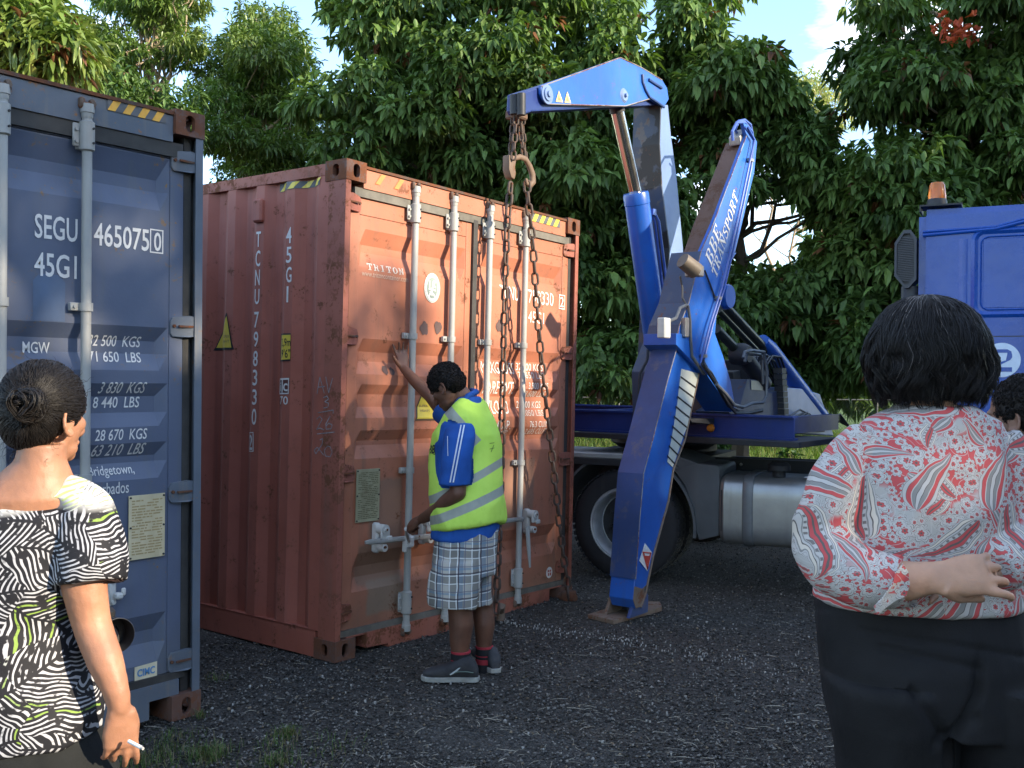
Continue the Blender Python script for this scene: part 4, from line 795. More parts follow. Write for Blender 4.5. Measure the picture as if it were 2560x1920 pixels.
for k in range(5):
    MB().tube(poly_y([(1975, 1040+k*6), (2000+k*6, 1030+rng.uniform(-6, 8)), (2030, 1040+k*5), (2060+k*3, 1048), (2100, 1055-k*5), (2125, 1068)], YC-.12-.01*k), .009, 6).build('hose', HOSE, tr, smooth=True)
e = PL(1981, 1051, 1, YC-.14); MB().lathe(e, (0, -1, 0), [(0, .03), (.022, .03), (.03, .0)], 14).build('hose_coupling', WHITE, tr, smooth=True)
pr('valve_block', [(1990, 1055), (2065, 1060), (2062, 1080), (1990, 1078)], YC-.1, .2, CDK, tr, .006)
# far side plates seen between leg and base
pr('rust_guard', [(1748, 930), (1830, 1040), (1740, 1040), (1722, 1010)], YC+.2, .05, RUSTT, tr, .004)
# ---- chassis beams
def xb(x, y, X): return PL(x, y, 0, X)
X1 = 3.32; YE = float(xb(1985, 1070, X1)[1]); zt_ = float(xb(1500, 1030, X1)[2]); zb_ = float(xb(1500, 1075, X1)[2])
for X, YE_ in ((X1, YE), (X1+1.5, YE+1.3)):
    MB().box((X, YE_, zb_), (X+.02, 9.5, zt_)).box((X-.03, YE_, zt_), (X+.08, 9.5, zt_+.015)).box((X-.03, YE_, zb_-.015), (X+.08, 9.5, zb_)).build('chassis_beam', NAVY, tr)
for y in (-1.2, -.3, .8, 2, 3.5, 5, 6.5, 8, 9.4): MB().box((X1+.08, y, zb_+.01), (X1+1.5, y+.09, zt_-.01)).build('cross_member', NAVY, tr)
MB().box((X1-.16, YE-.1, zb_-.06), (X1+.75, .5, zb_-.016)).build('coupling_plate', CDK, tr, bevel=.005)
e = xb(1777, 1070, X1-.03); MB().lathe(e, (-1, 0, 0), [(0, .03), (.022, .028), (.032, .01), (.034, 0)], 20).build('side_marker_lamp', AMB, tr, smooth=True)
e = np.array([4.05, .10, zb_-.12]); MB().lathe(e, (0, 0, 1), [(0, -.05), (.40, -.05), (.47, 0), (.47, .03), (0, .03)], 36).build('king_pin_plate', CDK, tr, smooth=True)
# rear bogie (mostly hidden behind the containers)
for y in (6.3, 7.6, 8.9):
    for X in (2.95, 5.05):
        w_ = MB().lathe((X, y, .5), (1, 0, 0), [(0, .05), (.27, .05), (.28, 0), (.44, 0), (.5, .04), (.5, .24), (.44, .28), (0, .28)], 32).build('wheel', flat('trailer_tyre', (.02, .02, .021), .8), tr, smooth=True)
# ================================================================== chains
def link_mesh(L=.078, Wd=.047, r=.0072):
    mb = MB(); n = 14; m = 6; path = []
    hl = L/2-Wd/2; R = Wd/2-r
    for k in range(n):
        a = 2*math.pi*k/n; path.append(np.array([R*math.cos(a), 0, R*math.sin(a)+(hl if math.sin(a) >= 0 else -hl)]))
    vs = []
    for k in range(n):
        t = path[(k+1) % n]-path[k-1]; t /= np.linalg.norm(t); u = np.array([0, 1., 0]); w = np.cross(t, u)
        for j in range(m):
            b = 2*math.pi*j/m; vs.append(path[k]+(u*math.cos(b)+w*math.sin(b))*r)
    fs = [(k*m+j, k*m+(j+1) % m, ((k+1) % n)*m+(j+1) % m, ((k+1) % n)*m+j) for k in range(n) for j in range(m)]
    me = bpy.data.meshes.new('link'); me.from_pydata([tuple(v) for v in vs], [], fs); me.materials.append(painted('rusty_chain', (.070, .046, .034), rust=.5, dirt=.6, rough=.7, rustcol=(.09, .042, .024), dirtcol=(.05, .035, .025)))
    me.polygons.foreach_set('use_smooth', [True]*len(fs)); return me
LM = link_mesh()
def chain(label, pts, scale=1.0, start=0):
    t = thing('chain', label, 'chain', pts[0], group=None)
    P_ = [np.array(p, float) for p in pts]; seg = [np.linalg.norm(b-a) for a, b in zip(P_[:-1], P_[1:])]; tot = sum(seg)
    pitch = (.078-.0144*1.12)*scale; n = max(2, int(round(tot/pitch))); cum = np.concatenate([[0], np.cumsum(seg)])
    def at(s):
        s = min(max(s, 0), tot-1e-6); i = int(np.searchsorted(cum, s, side='right')-1); f = (s-cum[i])/seg[i]; return P_[i]*(1-f)+P_[i+1]*f
    for k in range(n):
        s = (k+.5)*tot/n; c = at(s); d = at(s+.03)-at(s-.03); d /= np.linalg.norm(d)
        q = Vector(d).to_track_quat('Z', 'X').to_matrix().to_4x4() @ Matrix.Rotation((math.pi/2 if k % 2 else 0)+start+random.uniform(-.2, .2), 4, 'Z')
        o = bpy.data.objects.new('chain_link', LM); o.parent = t; COL.objects.link(o)
        o.matrix_basis = WM[t.name].inverted() @ (Matrix.Translation(Vector(c)) @ q @ Matrix.Scale(scale, 4)); WM[o.name] = WM[t.name] @ o.matrix_basis
    return t
YK = -.16
k1 = [PL(x, y, 1, YK) for x, y in ((1277, 455), (1268, 560), (1263, 700), (1259, 850), (1256, 1000), (1253, 1150), (1249, 1300), (1244, 1420), (1241, 1535))]
k2 = [PL(x, y, 1, YK) for x, y in ((1317, 452), (1320, 500), (1327, 560), (1334, 640), (1342, 760), (1352, 890), (1364, 1000), (1376, 1100), (1389, 1220), (1400, 1320), (1410, 1400), (1418, 1450), (1420, 1495))]
chain('long rusty chain hanging in front of centre of red container door', k1, 1.28)
chain('long rusty chain slanting down to lower right corner of red container', k2, 1.28, .7)
chain('short rusty chain from boom tip down to left hook block', [PL(x, y, 1, YK) for x, y in ((1283, 290), (1279, 340), (1275, 400))], .95)
chain('short doubled chain beside left hook block under boom tip', [PL(x, y, 1, YK-.04) for x, y in ((1291, 290), (1287, 340), (1283, 400))], .95, .8)
chain('short rusty chain from boom tip down to curved right hook', [PL(x, y, 1, YK) for x, y in ((1299, 290), (1302, 340), (1310, 392))], .95, .4)
chain('short doubled chain beside curved right hook under boom tip', [PL(x, y, 1, YK+.05) for x, y in ((1306, 290), (1308, 340), (1313, 400))], .95, 1.2)
HK = painted('brown_hook_steel', (.15, .095, .06), rust=.5, dirt=.5, rough=.65, dirtcol=(.08, .06, .04))
e = PL(1275, 418, 1, YK)
o = MB().prism([e+.75*np.array(v) for v in ((-.055, -.035, .10), (.03, -.035, .105), (.05, -.035, .06), (.035, -.035, .0), (.05, -.035, -.05), (.03, -.035, -.11), (-.02, -.035, -.10), (-.055, -.035, -.03))], (0, .06, 0)).build('hook_block', HK, None, bevel=.012, smooth=True)
tag(o, 'brown steel hook block gripping the left hanging chain', 'hook block')
hp = [PL(x, y, 1, YK) for x, y in ((1286, 396), (1300, 392), (1314, 398), (1324, 416), (1331, 436), (1332, 455), (1325, 464), (1317, 458), (1315, 446))]
o = MB().tube(hp, [.016, .019, .021, .024, .026, .026, .022, .016, .010], 12, flat=.75).build('crane_hook', HK, None, smooth=True)
tag(o, 'curved brown shackle hook holding the right hanging chain', 'hook')
# lug at the bottom of the centre chain
e = PL(1252, 1545, 1, -.10); o = MB().cyl([e[0], -.10, .0], [e[0], -.10, .05], .032, .028, 14).tube([[e[0]-.05, -.14, .11], [e[0], -.10, .05], [e[0]+.03, -.09, .1]], .025, 8).build('chain_lug', RUSTP, None, smooth=True)
tag(o, 'rusty steel lug standing at bottom of the centre chain', 'lug')
e = PL(1420, 1492, 1, -.06); o = MB().box(e+[-.06, -.05, -.05], e+[.05, .03, .05], bev=.02).cyl(e+[-.02, -.08, 0], e+[-.02, .06, 0], .03, n=12).build('corner_lug', DKRUST, None, smooth=True)
tag(o, 'dark rusty lifting lug hooked into lower right corner of red container', 'lug')
# ================================================================== truck
TO = np.array([3.15930653, -.03051354, 0.]); TF = np.array([.19423435, -.98095516, 0.]); TS = np.array([.98095516, .19423435, 0.])
truck = thing('truck', 'royal blue truck tractor with silver fuel tank and number 2 on cab', 'truck', TO, (0, 0, math.atan2(TF[1], TF[0])))
TL = local_ray(truck)
TYRE = painted('tyre_rubber', (.024, .024, .026), rust=0, dirt=.5, rough=.8, dirtcol=(.05, .048, .045))
RIM = flat('silver_rim', (.55, .56, .57), .42, .4, var=.3, scale=9)
CABB = painted('cab_blue', (.006, .068, .36), rust=0, dirt=.04, rough=.26, fade=(.008, .085, .42), dirtcol=(.02, .05, .2), spec=.55)
FGREY = painted('grey_plastic_guard', (.10, .11, .115), rust=.05, dirt=.4, rough=.6, dirtcol=(.16, .15, .13))
DECK = painted('grey_deck_plate', (.34, .34, .32), rust=.15, dirt=.4, rough=.5, dirtcol=(.16, .14, .11))
TANK = painted('aluminium_tank', (.34, .34, .33), rust=0, dirt=.4, rough=.34, dirtcol=(.2, .18, .15)); TANK.node_tree.nodes[-1]
for n_ in TANK.node_tree.nodes:
    if n_.type == 'BSDF_PRINCIPLED': n_.inputs['Metallic'].default_value = .65
FRAME = painted('black_truck_frame', (.02, .021, .023), rust=.15, dirt=.4, rough=.6, dirtcol=(.05, .045, .035))
def wheel(x, y, flip=1, parent=truck, deep=True):
    w = bpy.data.objects.new('wheel', None); link(w, parent); R = .452
    p = [(.30, .01), (.31, .0), (.37, -.006), (.42, .004), (.443, .02), (.452, .05), (.452, .20), (.44, .24), (.40, .26), (.30, .26)]
    MB().lathe((x, y, R), (0, flip, 0), p, 56).build('tyre', TYRE, w, world=False, smooth=True)
    mb = MB()
    for k in range(56):
        a = 2*math.pi*k/56; c, s_ = math.cos(a), math.sin(a)
        for yy in (.03, .10, .17): 
            P0 = np.array([x+c*.447, y+flip*yy, R+s_*.447]); t = np.array([-s_, 0, c]); n_ = np.array([c, 0, s_])
            hw = .018; vs = [P0+t*a1*hw+n_*h+np.array([0, flip*b1*.028, 0]) for h in (0, .010) for a1, b1 in ((-1, -1), (1, -1), (1, 1), (-1, 1))]
            mb.add(vs, [(0, 1, 2, 3), (4, 7, 6, 5), (0, 4, 5, 1), (1, 5, 6, 2), (2, 6, 7, 3), (3, 7, 4, 0)])
    mb.build('tread_blocks', TYRE, w, world=False, kind='stuff')
    MB().lathe((x, y, R), (0, flip, 0), [(.300, .0), (.305, .008), (.292, .012), (.282, .004), (.27, .02), (.262, .05), (.256, .09), (.250, .15), (.2, .165), (.12, .16), (.11, .10), (.10, .06), (0, .055)], 48).build('rim', RIM, w, world=False, smooth=True)
    MB().lathe((x, y, R), (0, flip, 0), [(.238, .135), (.20, .148), (.125, .145), (.12, .09), (.10, .05), (0, .045)], 40).build('hub', FRAME, w, world=False, smooth=True)
    for k in range(10):
        a = 2*math.pi*k/10+.2; mb = MB(); mb.cyl((x+.165*math.cos(a), y+flip*.15, R+.165*math.sin(a)), (x+.165*math.cos(a), y+flip*.115, R+.165*math.sin(a)), .014, n=6); mb.build('wheel_nut', FRAME, w, world=False)
    for k in range(8):
        a = 2*math.pi*(k+.5)/8; MB().cyl((x+.212*math.cos(a), y+flip*.146, R+.212*math.sin(a)), (x+.212*math.cos(a), y+flip*.140, R+.212*math.sin(a)), .024, n=12).build('rim_hole', BLK, w, world=False)
wheel(0, 0); wheel(0, .30); wheel(0, 2.5, -1); wheel(3.35, .03); wheel(3.35, 2.47, -1)
MB().cyl((0, .3, .45), (0, 2.2, .45), .09, n=16).cyl((3.35, .3, .45), (3.35, 2.2, .45), .07, n=16).box((-.25, 1.05, .3), (.25, 1.45, .62), bev=.05).build('axle', FRAME, truck, world=False)
zr_ = TL(1760, 1146, 1, .55)[2]
MB().box((-1.3, .72, zr_-.27), (4.3, .80, zr_)).box((-1.3, 1.7, zr_-.27), (4.3, 1.78, zr_-.06)).build('chassis_rail', FRAME, truck, world=False)
for k in range(7): MB().lathe((.60+k*.06 if k < 4 else .62+(k-4)*.06, .715, zr_-(.05 if k < 4 else .2)), (0, -1, 0), [(0, .012), (.012, .01), (.014, 0)], 8).build('rail_bolt', STEELB, truck, world=False)
MB().box((-1.2, .8, zr_-.2), (-1.1, 1.7, zr_-.05)).box((.8, .8, zr_-.2), (.9, 1.7, zr_-.08)).box((-.7, .8, zr_-.05), (.5, 1.7, zr_-.0)).build('cross_member', FRAME, truck, world=False)
MB().lathe((.0, 1.25, zr_+.02), (0, 0, 1), [(0, 0), (.42, 0), (.42, .12), (.3, .14), (0, .14)], 30).build('fifth_wheel', FRAME, truck, world=False, smooth=True)
# mudguards
def arch(r, a0, a1, n, y0, y1, th, cx=0, cz=.45):
    mb = MB(); pts = [(cx+r*math.cos(a0+(a1-a0)*k/n), cz+r*math.sin(a0+(a1-a0)*k/n)) for k in range(n+1)]; pi = [(cx+(r-th)*math.cos(a0+(a1-a0)*k/n), cz+(r-th)*math.sin(a0+(a1-a0)*k/n)) for k in range(n+1)]
    vs = [(x, y, z) for y in (y0, y1) for x, z in pts+pi]; m = n+1; q = 2*m; fs = []
    for k in range(n): fs += [(k, k+1, q+k+1, q+k), (m+k, q+m+k, q+m+k+1, m+k+1), (k, m+k, m+k+1, k+1), (q+k, q+k+1, q+m+k+1, q+m+k)]
    fs += [(0, q, q+m, m), (n, m+n, q+m+n, q+n)]; return mb.add(vs, fs)
arch(.60, math.radians(-6), math.radians(64), 14, -.02, .62, .02).build('mudguard', FGREY, truck, world=False, smooth=True)
MB().prism([(.56, -.0, .98), (.76, 0, .97), (.78, 0, .95), (.78, 0, .42), (.62, 0, .37), (.60, 0, .43), (.57, 0, .62), (.50, 0, .80), (.40, 0, .93)], (0, .55, 0)).build('mudguard_front', FGREY, truck, world=False, bevel=.015, smooth=True)
MB().box((-.75, -.03, .985), (.28, .66, 1.03), bev=.008).build('guard_top', DECK, truck, world=False)
MB().box((-.76, -.034, .93), (.28, .62, .984), bev=.004).build('guard_skirt', FRAME, truck, world=False)
MB().prism([(.28, -.0, 1.03), (.34, .0, 1.06), (.60, .0, .98), (.42, .0, .90), (.28, .0, .96)], (0, .6, 0)).build('guard_shoulder', FGREY, truck, world=False, bevel=.01)
arch(.60, math.radians(110), math.radians(185), 12, -.02, .62, .02).build('mudguard', FGREY, truck, world=False, smooth=True)
# fuel tank: rounded box with straps and cap
tx0, tx1, tz0, tz1 = .78, 2.0, .345, .905
tank = bpy.data.objects.new('fuel_tank', None); link(tank, truck)
ty, tzc, hy, hz = .27, (tz0+tz1)/2, .31, (tz1-tz0)/2
Yv, Zv = np.array([0, 1., 0]), np.array([0, 0, 1.])
def tsec(x, k, e=0): return (np.array([x, ty, tzc]), Yv*(hy*k+e), Zv*(hz*k+e))
mb = MB(); loft(mb, [tsec(tx0, .86), tsec(tx0+.006, .93), tsec(tx0+.02, .965), tsec(tx0+.03, .97), tsec(tx0+.04, 1.0), tsec(tx0+.052, 1.0), tsec(tx0+.058, .988), tsec(tx1-.058, .988), tsec(tx1-.02, .97), tsec(tx1, .9)], 64, pw=4.6); mb.build('tank_shell', TANK, tank, world=False, smooth=True)
STRAP = flat('dark_strap', (.16, .17, .175), .45, .3)
for sx in (1.01, 1.66):
    mb = MB(); loft(mb, [tsec(sx-.04, .988, -.004), tsec(sx-.04, .988, .010), tsec(sx-.034, .988, .014), tsec(sx+.034, .988, .014), tsec(sx+.04, .988, .010), tsec(sx+.04, .988, -.004)], 64, pw=4.6); mb.build('tank_strap', STRAP, tank, world=False, smooth=True)
MB().tube([(tx0+.03, -.052, tz0+.12), (tx0+.03, -.052, tz1-.12)], .004, 6).build('tank_seam', FRAME, tank, world=False)
MB().lathe((1.22, .1, tz1-.01), (0, 0, 1), [(.05, 0), (.05, .05), (.085, .05), (.085, .09), (.06, .115), (.0, .115)], 24).build('filler_cap', FRAME, tank, world=False, smooth=True)
MB().box((1.42, .02, tz1+.001), (1.62, .08, tz1+.004)).build('tank_label', WHITE, tank, world=False)
MB().box((.95, .2, .55), (2.0, .72, .62)).build('tank_bracket', FRAME, truck, world=False)
# cab
cab = bpy.data.objects.new('cab', None); link(cab, truck)
x0 = TL(2296, 600, 1, 0)[0]; zr2 = TL(2300, 523, 1, 0)[2]; zl = TL(2464, 841, 1, 0)[2]; zg = TL(2420, 545, 1, 0)[2]
bm = bmesh.new(); bmesh.ops.create_cube(bm, size=1); bmesh.ops.scale(bm, vec=(2.1, 2.44, zr2-.95), verts=bm.verts); bmesh.ops.translate(bm, vec=(x0+1.05, 1.22, (zr2+.95)/2), verts=bm.verts)
for v in bm.verts:
    if v.co.z > 2 and v.co.x > x0+1: v.co.x -= .22
bmesh.ops.bevel(bm, geom=bm.edges[:], offset=.05, segments=4, affect='EDGES')
MB().bm(bm).build('cab_shell', CABB, cab, world=False, smooth=True)
# roof drip groove, belt line, sleeper panel recess built as raised rings
def ring(xa, xb_, za, zb2, r, w, y, d, name, mat=CABB):
    def rr(xa, xb_, za, zb2, r, n=6):
        P_ = []
        for cx, cz, a0 in ((xb_-r, zb2-r, 0), (xa+r, zb2-r, 90), (xa+r, za+r, 180), (xb_-r, za+r, 270)):
            for k in range(n+1): t = math.radians(a0+90*k/n); P_.append((cx+r*math.cos(t), cz+r*math.sin(t)))
        return P_
    O_ = rr(xa, xb_, za, zb2, r); I_ = rr(xa+w, xb_-w, za+w, zb2-w, max(.01, r-w)); m = len(O_)
    vs = [(x, y, z) for x, z in O_]+[(x*.5+a*.5, y-d, z*.5+b*.5) for (x, z), (a, b) in zip(O_, I_)]+[(x, y, z) for x, z in I_]
    fs = [(k, (k+1) % m, m+(k+1) % m, m+k) for k in range(m)]+[(m+k, m+(k+1) % m, 2*m+(k+1) % m, 2*m+k) for k in range(m)]
    return MB().add(vs, fs).build(name, mat, cab, world=False, smooth=True)
wx0 = TL(2426, 700, 1, 0)[0]; wz1 = TL(2480, 568, 1, 0)[2]; wz0 = TL(2480, 795, 1, 0)[2]
ring(wx0, wx0+.62, wz0, wz1, .09, .05, .001, .014, 'panel_recess_rim')
ring(wx0+.06, wx0+.56, wz0+.05, wz1-.06, .06, .014, .001, .008, 'panel_recess_rim')
MB().box((wx0+.08, -.004, wz0+.07), (wx0+.54, .004, wz1-.08), bev=.003).build('sleeper_panel', CABB, cab, world=False)
MB().tube([(x0+.03, -.002, zr2-.19), (x0+.5, -.004, zr2-.17), (x0+.72, -.004, zr2-.12), (x0+1.9, -.004, zr2-.05)], .014, 8).tube([(x0+.03, -.002, zr2-.165), (x0+.5, -.004, zr2-.155), (x0+.72, -.004, zr2-.10), (x0+1.9, -.004, zr2-.03)], .009, 8).build('gutter_moulding', CABB, cab, world=False, smooth=True)
vx = TL(2407, 700, 1, 0)[0]; MB().prism([(vx-.03, .0, zl+.01), (vx-.004, -.007, zl+.01), (vx+.004, -.007, zl+.01), (vx+.03, .0, zl+.01)], (0, 0, zr2-.24-zl)).build('pressed_rib', CABB, cab, world=False, smooth=True)
MB().box((x0+.01, -.0015, zl-.003), (x0+2.05, .002, zl+.003)).build('panel_gap', BLK, cab, world=False)
c_ = TL(2504, 900, 1, 0); R2 = abs(TL(2504, 857, 1, 0)[2]-TL(2504, 943, 1, 0)[2])/2
LB = flat('pale_blue_disc', (.62, .74, .88), .45, var=.08, bump=0)
decal(poly_bm([oval(c_[0], c_[2], R2, R2)]), lambda x, z: (x, -.003, z), [], 0, 'number_disc', LB, cab)
def P2(p): return (c_[0]+p[0]*R2, c_[2]+p[1]*R2)
two = [[(-.42, .62), (.3, .62), (.3, .42), (-.42, .42)], [(.3, .62), (.5, .5), (.55, .3), (.28, .25), (.3, .42)], [(.55, .3), (.55, .15), (.45, 0), (.22, -.02), (.28, .25)], [(.45, 0), (-.1, -.3), (-.18, -.42), (-.45, -.42), (-.38, -.22), (.22, -.02)], [(-.45, -.42), (-.45, -.68), (.55, -.68), (.55, -.42)]]
decal(poly_bm([[P2(p) for p in lp] for lp in two]), lambda x, z: (x, -.0045, z), [], 0, 'cab_number', CABB, cab)
# snorkel with slatted grille behind the cab
gz1 = TL(2262, 575, 1, .0)[2]; gz0 = TL(2262, 720, 1, 0)[2]; gx0 = TL(2236, 650, 1, 0)[0]; gx1 = TL(2291, 650, 1, 0)[0]
oct_ = [(gx0, gz0+.09), (gx0+.07, gz0), (gx1-.05, gz0), (gx1, gz0+.06), (gx1, gz1-.06), (gx1-.04, gz1), (gx0+.06, gz1), (gx0, gz1-.09)]
DGP = flat('dark_grey_plastic', (.045, .05, .06), .5)
sn = bpy.data.objects.new('air_intake', None); link(sn, truck)
I8 = [((x-(gx0+gx1)/2)*.78+(gx0+gx1)/2, (z-(gz0+gz1)/2)*.88+(gz0+gz1)/2) for x, z in oct_]
vs = [(x, .0, z) for x, z in oct_]+[(x, .0, z) for x, z in I8]+[(x, .03, z) for x, z in I8]+[(x, .25, z) for x, z in oct_]
fs = [(k, (k+1) % 8, 8+(k+1) % 8, 8+k) for k in range(8)]+[(8+k, 8+(k+1) % 8, 16+(k+1) % 8, 16+k) for k in range(8)]+[(k, 24+k, 24+(k+1) % 8, (k+1) % 8) for k in range(8)]+[tuple(range(16, 24)), tuple(range(24, 32))]
MB().add(vs, fs).build('intake_housing', DGP, sn, world=False)
for k in range(20):
    z = gz0+.055+(gz1-gz0-.11)*k/19; ins = max(0, .075-min(z-gz0, gz1-z))*.6
    MB().add([(gx0+.02+ins, .004, z+.012), (gx1-.018, .004, z-.006), (gx1-.018, .022, z-.012), (gx0+.02+ins, .022, z+.006), (gx0+.02+ins, .004, z+.005), (gx1-.018, .004, z-.013)], [(0, 1, 2, 3), (0, 1, 5, 4)]).build('slat', flat('slat_plastic', (.06, .065, .075), .5, bump=0) if k == 0 else bpy.data.materials['slat_plastic'], sn, world=False)
MB().cyl(((gx0+gx1)/2+.03, .14, 1.2), ((gx0+gx1)/2+.03, .14, gz0+.02), .07, n=18).build('intake_pipe', DGP, sn, world=False, smooth=True)
# beacon
b0 = TL(2342, 520, 1, .10); bt = TL(2342, 455, 1, .10)
be = bpy.data.objects.new('beacon', None); link(be, truck)
M = Mt('amber_dome'); M.bsdf((.85, .27, .05, 1), .18, Transmission_Weight=.55, spec=.6); DOME = M.m
z0_, z1_ = zr2+.03, float(bt[2]); r0 = .062
MB().lathe((b0[0], .10, 0), (0, 0, 1), [(r0, z0_+.05), (r0*1.0, z0_+.07), (r0*.93, z0_+(z1_-z0_)*.6), (r0*.86, z1_-.025), (r0*.7, z1_-.006), (0, z1_)], 24).build('dome', DOME, be, world=False, smooth=True)
MB().lathe((b0[0], .10, 0), (0, 0, 1), [(0, z0_), (r0*1.12, z0_), (r0*1.12, z0_+.03), (r0, z0_+.05), (0, z0_+.05)], 24).build('base', BLK, be, world=False, smooth=True)
MB().lathe((b0[0], .10, 0), (0, 0, 1), [(0, z0_+.05), (.028, z0_+.05), (.03, z0_+.12), (0, z0_+.13)], 12).build('reflector', flat('orange_reflector', (.9, .45, .15), .3, .3), be, world=False, smooth=True)
MB().box((b0[0]-.11, .0, z0_-.012), (b0[0]+.17, .22, z0_)).box((b0[0]-.11, .0, zr2-.02), (b0[0]-.10, .22, z0_-.012)).build('bracket', CDK, be, world=False)
# ================================================================== ground
M = Mt('gravel_ground'); c = M.co(); n1 = M.noise(c, 9, 6, .7); v1 = M.voro(c, 75); v2 = M.voro(c, 160); n0 = M.noise(c, .8, 5, .65)
base = M.mix(v1[1], (.010, .011, .013, 1), (.058, .058, .062, 1)); sepc = M.sep(v1[1]); base = M.mix(M.step(sepc[0], 0, 1), (.022, .021, .018, 1), (.105, .098, .086, 1))
base = M.mix(M.step(n0, .35, .7), base, M.mix(.5, base, (.075, .062, .048, 1))); base = M.mix(M.math('MULTIPLY', M.step(M.noise(c, 130, 2), .68, .75), .4), base, (.16, .14, .11, 1))
h = M.math('ADD', M.math('MULTIPLY', v1[0], -1.0), M.math('MULTIPLY', v2[0], -.4)); M.bsdf(base, .85, 0, M.bump(h, .9, .02), .3); GRAV = M.m
# gently uneven sheet, fine near the viewer
def ground_z(x, y): return 0.012*mnoise.noise(Vector((x*1.3, y*1.3, 0)))+.006*mnoise.noise(Vector((x*5, y*5, 3)))-.008
xs = np.concatenate([np.linspace(-200, -8, 12)[:-1], np.linspace(-8, 6, 113), np.linspace(6, 200, 12)[1:]]); ys_ = np.concatenate([np.linspace(-200, -6, 12)[:-1], np.linspace(-6, 4, 81), np.linspace(4, 200, 12)[1:]])
V = [(x, y, ground_z(x, y)) for y in ys_ for x in xs]; nx = len(xs)
F = [(j*nx+i, j*nx+i+1, (j+1)*nx+i+1, (j+1)*nx+i) for j in range(len(ys_)-1) for i in range(nx-1)]
g = npmesh('gravel_ground', V, F, GRAV, smooth=True); g['kind'] = 'structure'; g.name = 'ground'
def AG(x, y): return PL(x, y, 2, 0.0)
def tinted(name, rough=.8, spec=.3, bump=None, translucent=0.0, sub=None):
    M = Mt(name); a = M.n('Attribute', attribute_name='tint').outputs[0]
    if sub: a = sub(M, a)
    M.bsdf(a, rough, spec=spec)
    if translucent:
        t = M.n('BsdfTranslucent'); M.put(t.inputs[0], M.mix(1, a, (1.0, 1.15, .45, 1), 'MULTIPLY')); mx = M.n('MixShader'); mx.inputs[0].default_value = translucent
        M.nt.links.new(M.b.outputs[0], mx.inputs[1]); M.nt.links.new(t.outputs[0], mx.inputs[2]); M.nt.links.new(mx.outputs[0], M.out.inputs[0])
    return M.m
# loose stones
def stones(n, dmin, dmax, smin, smax):
    u = rng.random(n); d = dmin*(dmax/dmin)**u; px = rng.uniform(-60, 2620, n)
    fx, rx = _f[:2]/np.linalg.norm(_f[:2]), _r[:2]
    P_ = CP[:2]+fx*d[:, None]+rx*((px-1280)/FPX*d)[:, None]; s = rng.uniform(smin, smax, n)*(1+.0*d)
    oct_v = np.array([(1, 0, 0), (-1, 0, 0), (0, 1, 0), (0, -1, 0), (0, 0, 1), (0, 0, -1)], float); oct_f = np.array([(0, 2, 4), (2, 1, 4), (1, 3, 4), (3, 0, 4), (2, 0, 5), (1, 2, 5), (3, 1, 5), (0, 3, 5)])
    an = rng.uniform(0, 2*math.pi, n); ca, sa = np.cos(an), np.sin(an)
    vv = oct_v[None]*rng.uniform(.55, 1.1, (n, 6, 1))*np.stack([np.ones(n), rng.uniform(.6, 1, n), rng.uniform(.45, .8, n)], 1)[:, None]*s[:, None, None]
    x = vv[..., 0]*ca[:, None]-vv[..., 1]*sa[:, None]; y = vv[..., 0]*sa[:, None]+vv[..., 1]*ca[:, None]
    V = np.stack([x+P_[:, None, 0], y+P_[:, None, 1], vv[..., 2]+s[:, None]*.3-.004], -1)
    g_ = .020+.17*rng.random(n)**1.9; w = rng.random(n); g_ = np.where(w > .994, rng.uniform(.2, .32, n), g_)
    col = np.stack([g_*1.12, g_*1.03, g_*.90], 1); col[w < .10] *= np.array([1.25, 1.05, .8])
    return V.reshape(-1, 3), (oct_f[None]+np.arange(n)[:, None, None]*6).reshape(-1, 3), np.repeat(col, 6, 0)
V, F, Cc = stones(80000, 2.6, 11, .0050, .0135)
o = npmesh('gravel', V, F, tinted('gravel_stone', .75, .35), cols=Cc); tag(o, 'dark grey volcanic gravel scattered over the yard', 'gravel', kind='stuff')
# dry straw and bits
def ribbons(spec, name, mat, label, cat):
    V = []; F = []; Cl = []
    for (p, L_, w, h, ang, col, bend) in spec:
        b = len(V); n = 5
        for k in range(n):
            t = k/(n-1); a = ang+bend*(t-.5); q = np.array([p[0]+math.cos(a)*L_*(t-.5), p[1]+math.sin(a)*L_*(t-.5), p[2]+h*math.sin(math.pi*t)+.004]); s = np.array([-math.sin(a), math.cos(a), .6])*w*(.6+.4*math.sin(math.pi*t))
            V += [q-s, q+s]; Cl += [col, col]
        for k in range(n-1): F.append((b+2*k, b+2*k+1, b+2*k+3, b+2*k+2))
    o = npmesh(name, V, F, mat, cols=np.array(Cl)); return tag(o, label, cat, kind='stuff')
spec = []
for k in range(700):
    x, y = rng.uniform(380, 2150), rng.uniform(1520, 1925) if k % 3 else rng.uniform(1750, 1925); p = AG(x, y); v = rng.uniform(.12, .38)
    spec.append((p, rng.uniform(.02, .10), rng.uniform(.0007, .0016), rng.uniform(.0, .005), rng.uniform(0, 6.28), (v, v*.9, v*.7), rng.normal(0, .45)))
ribbons(spec, 'straw', tinted('straw_blades', .8), 'dry pale straw scattered over the dark gravel', 'straw')
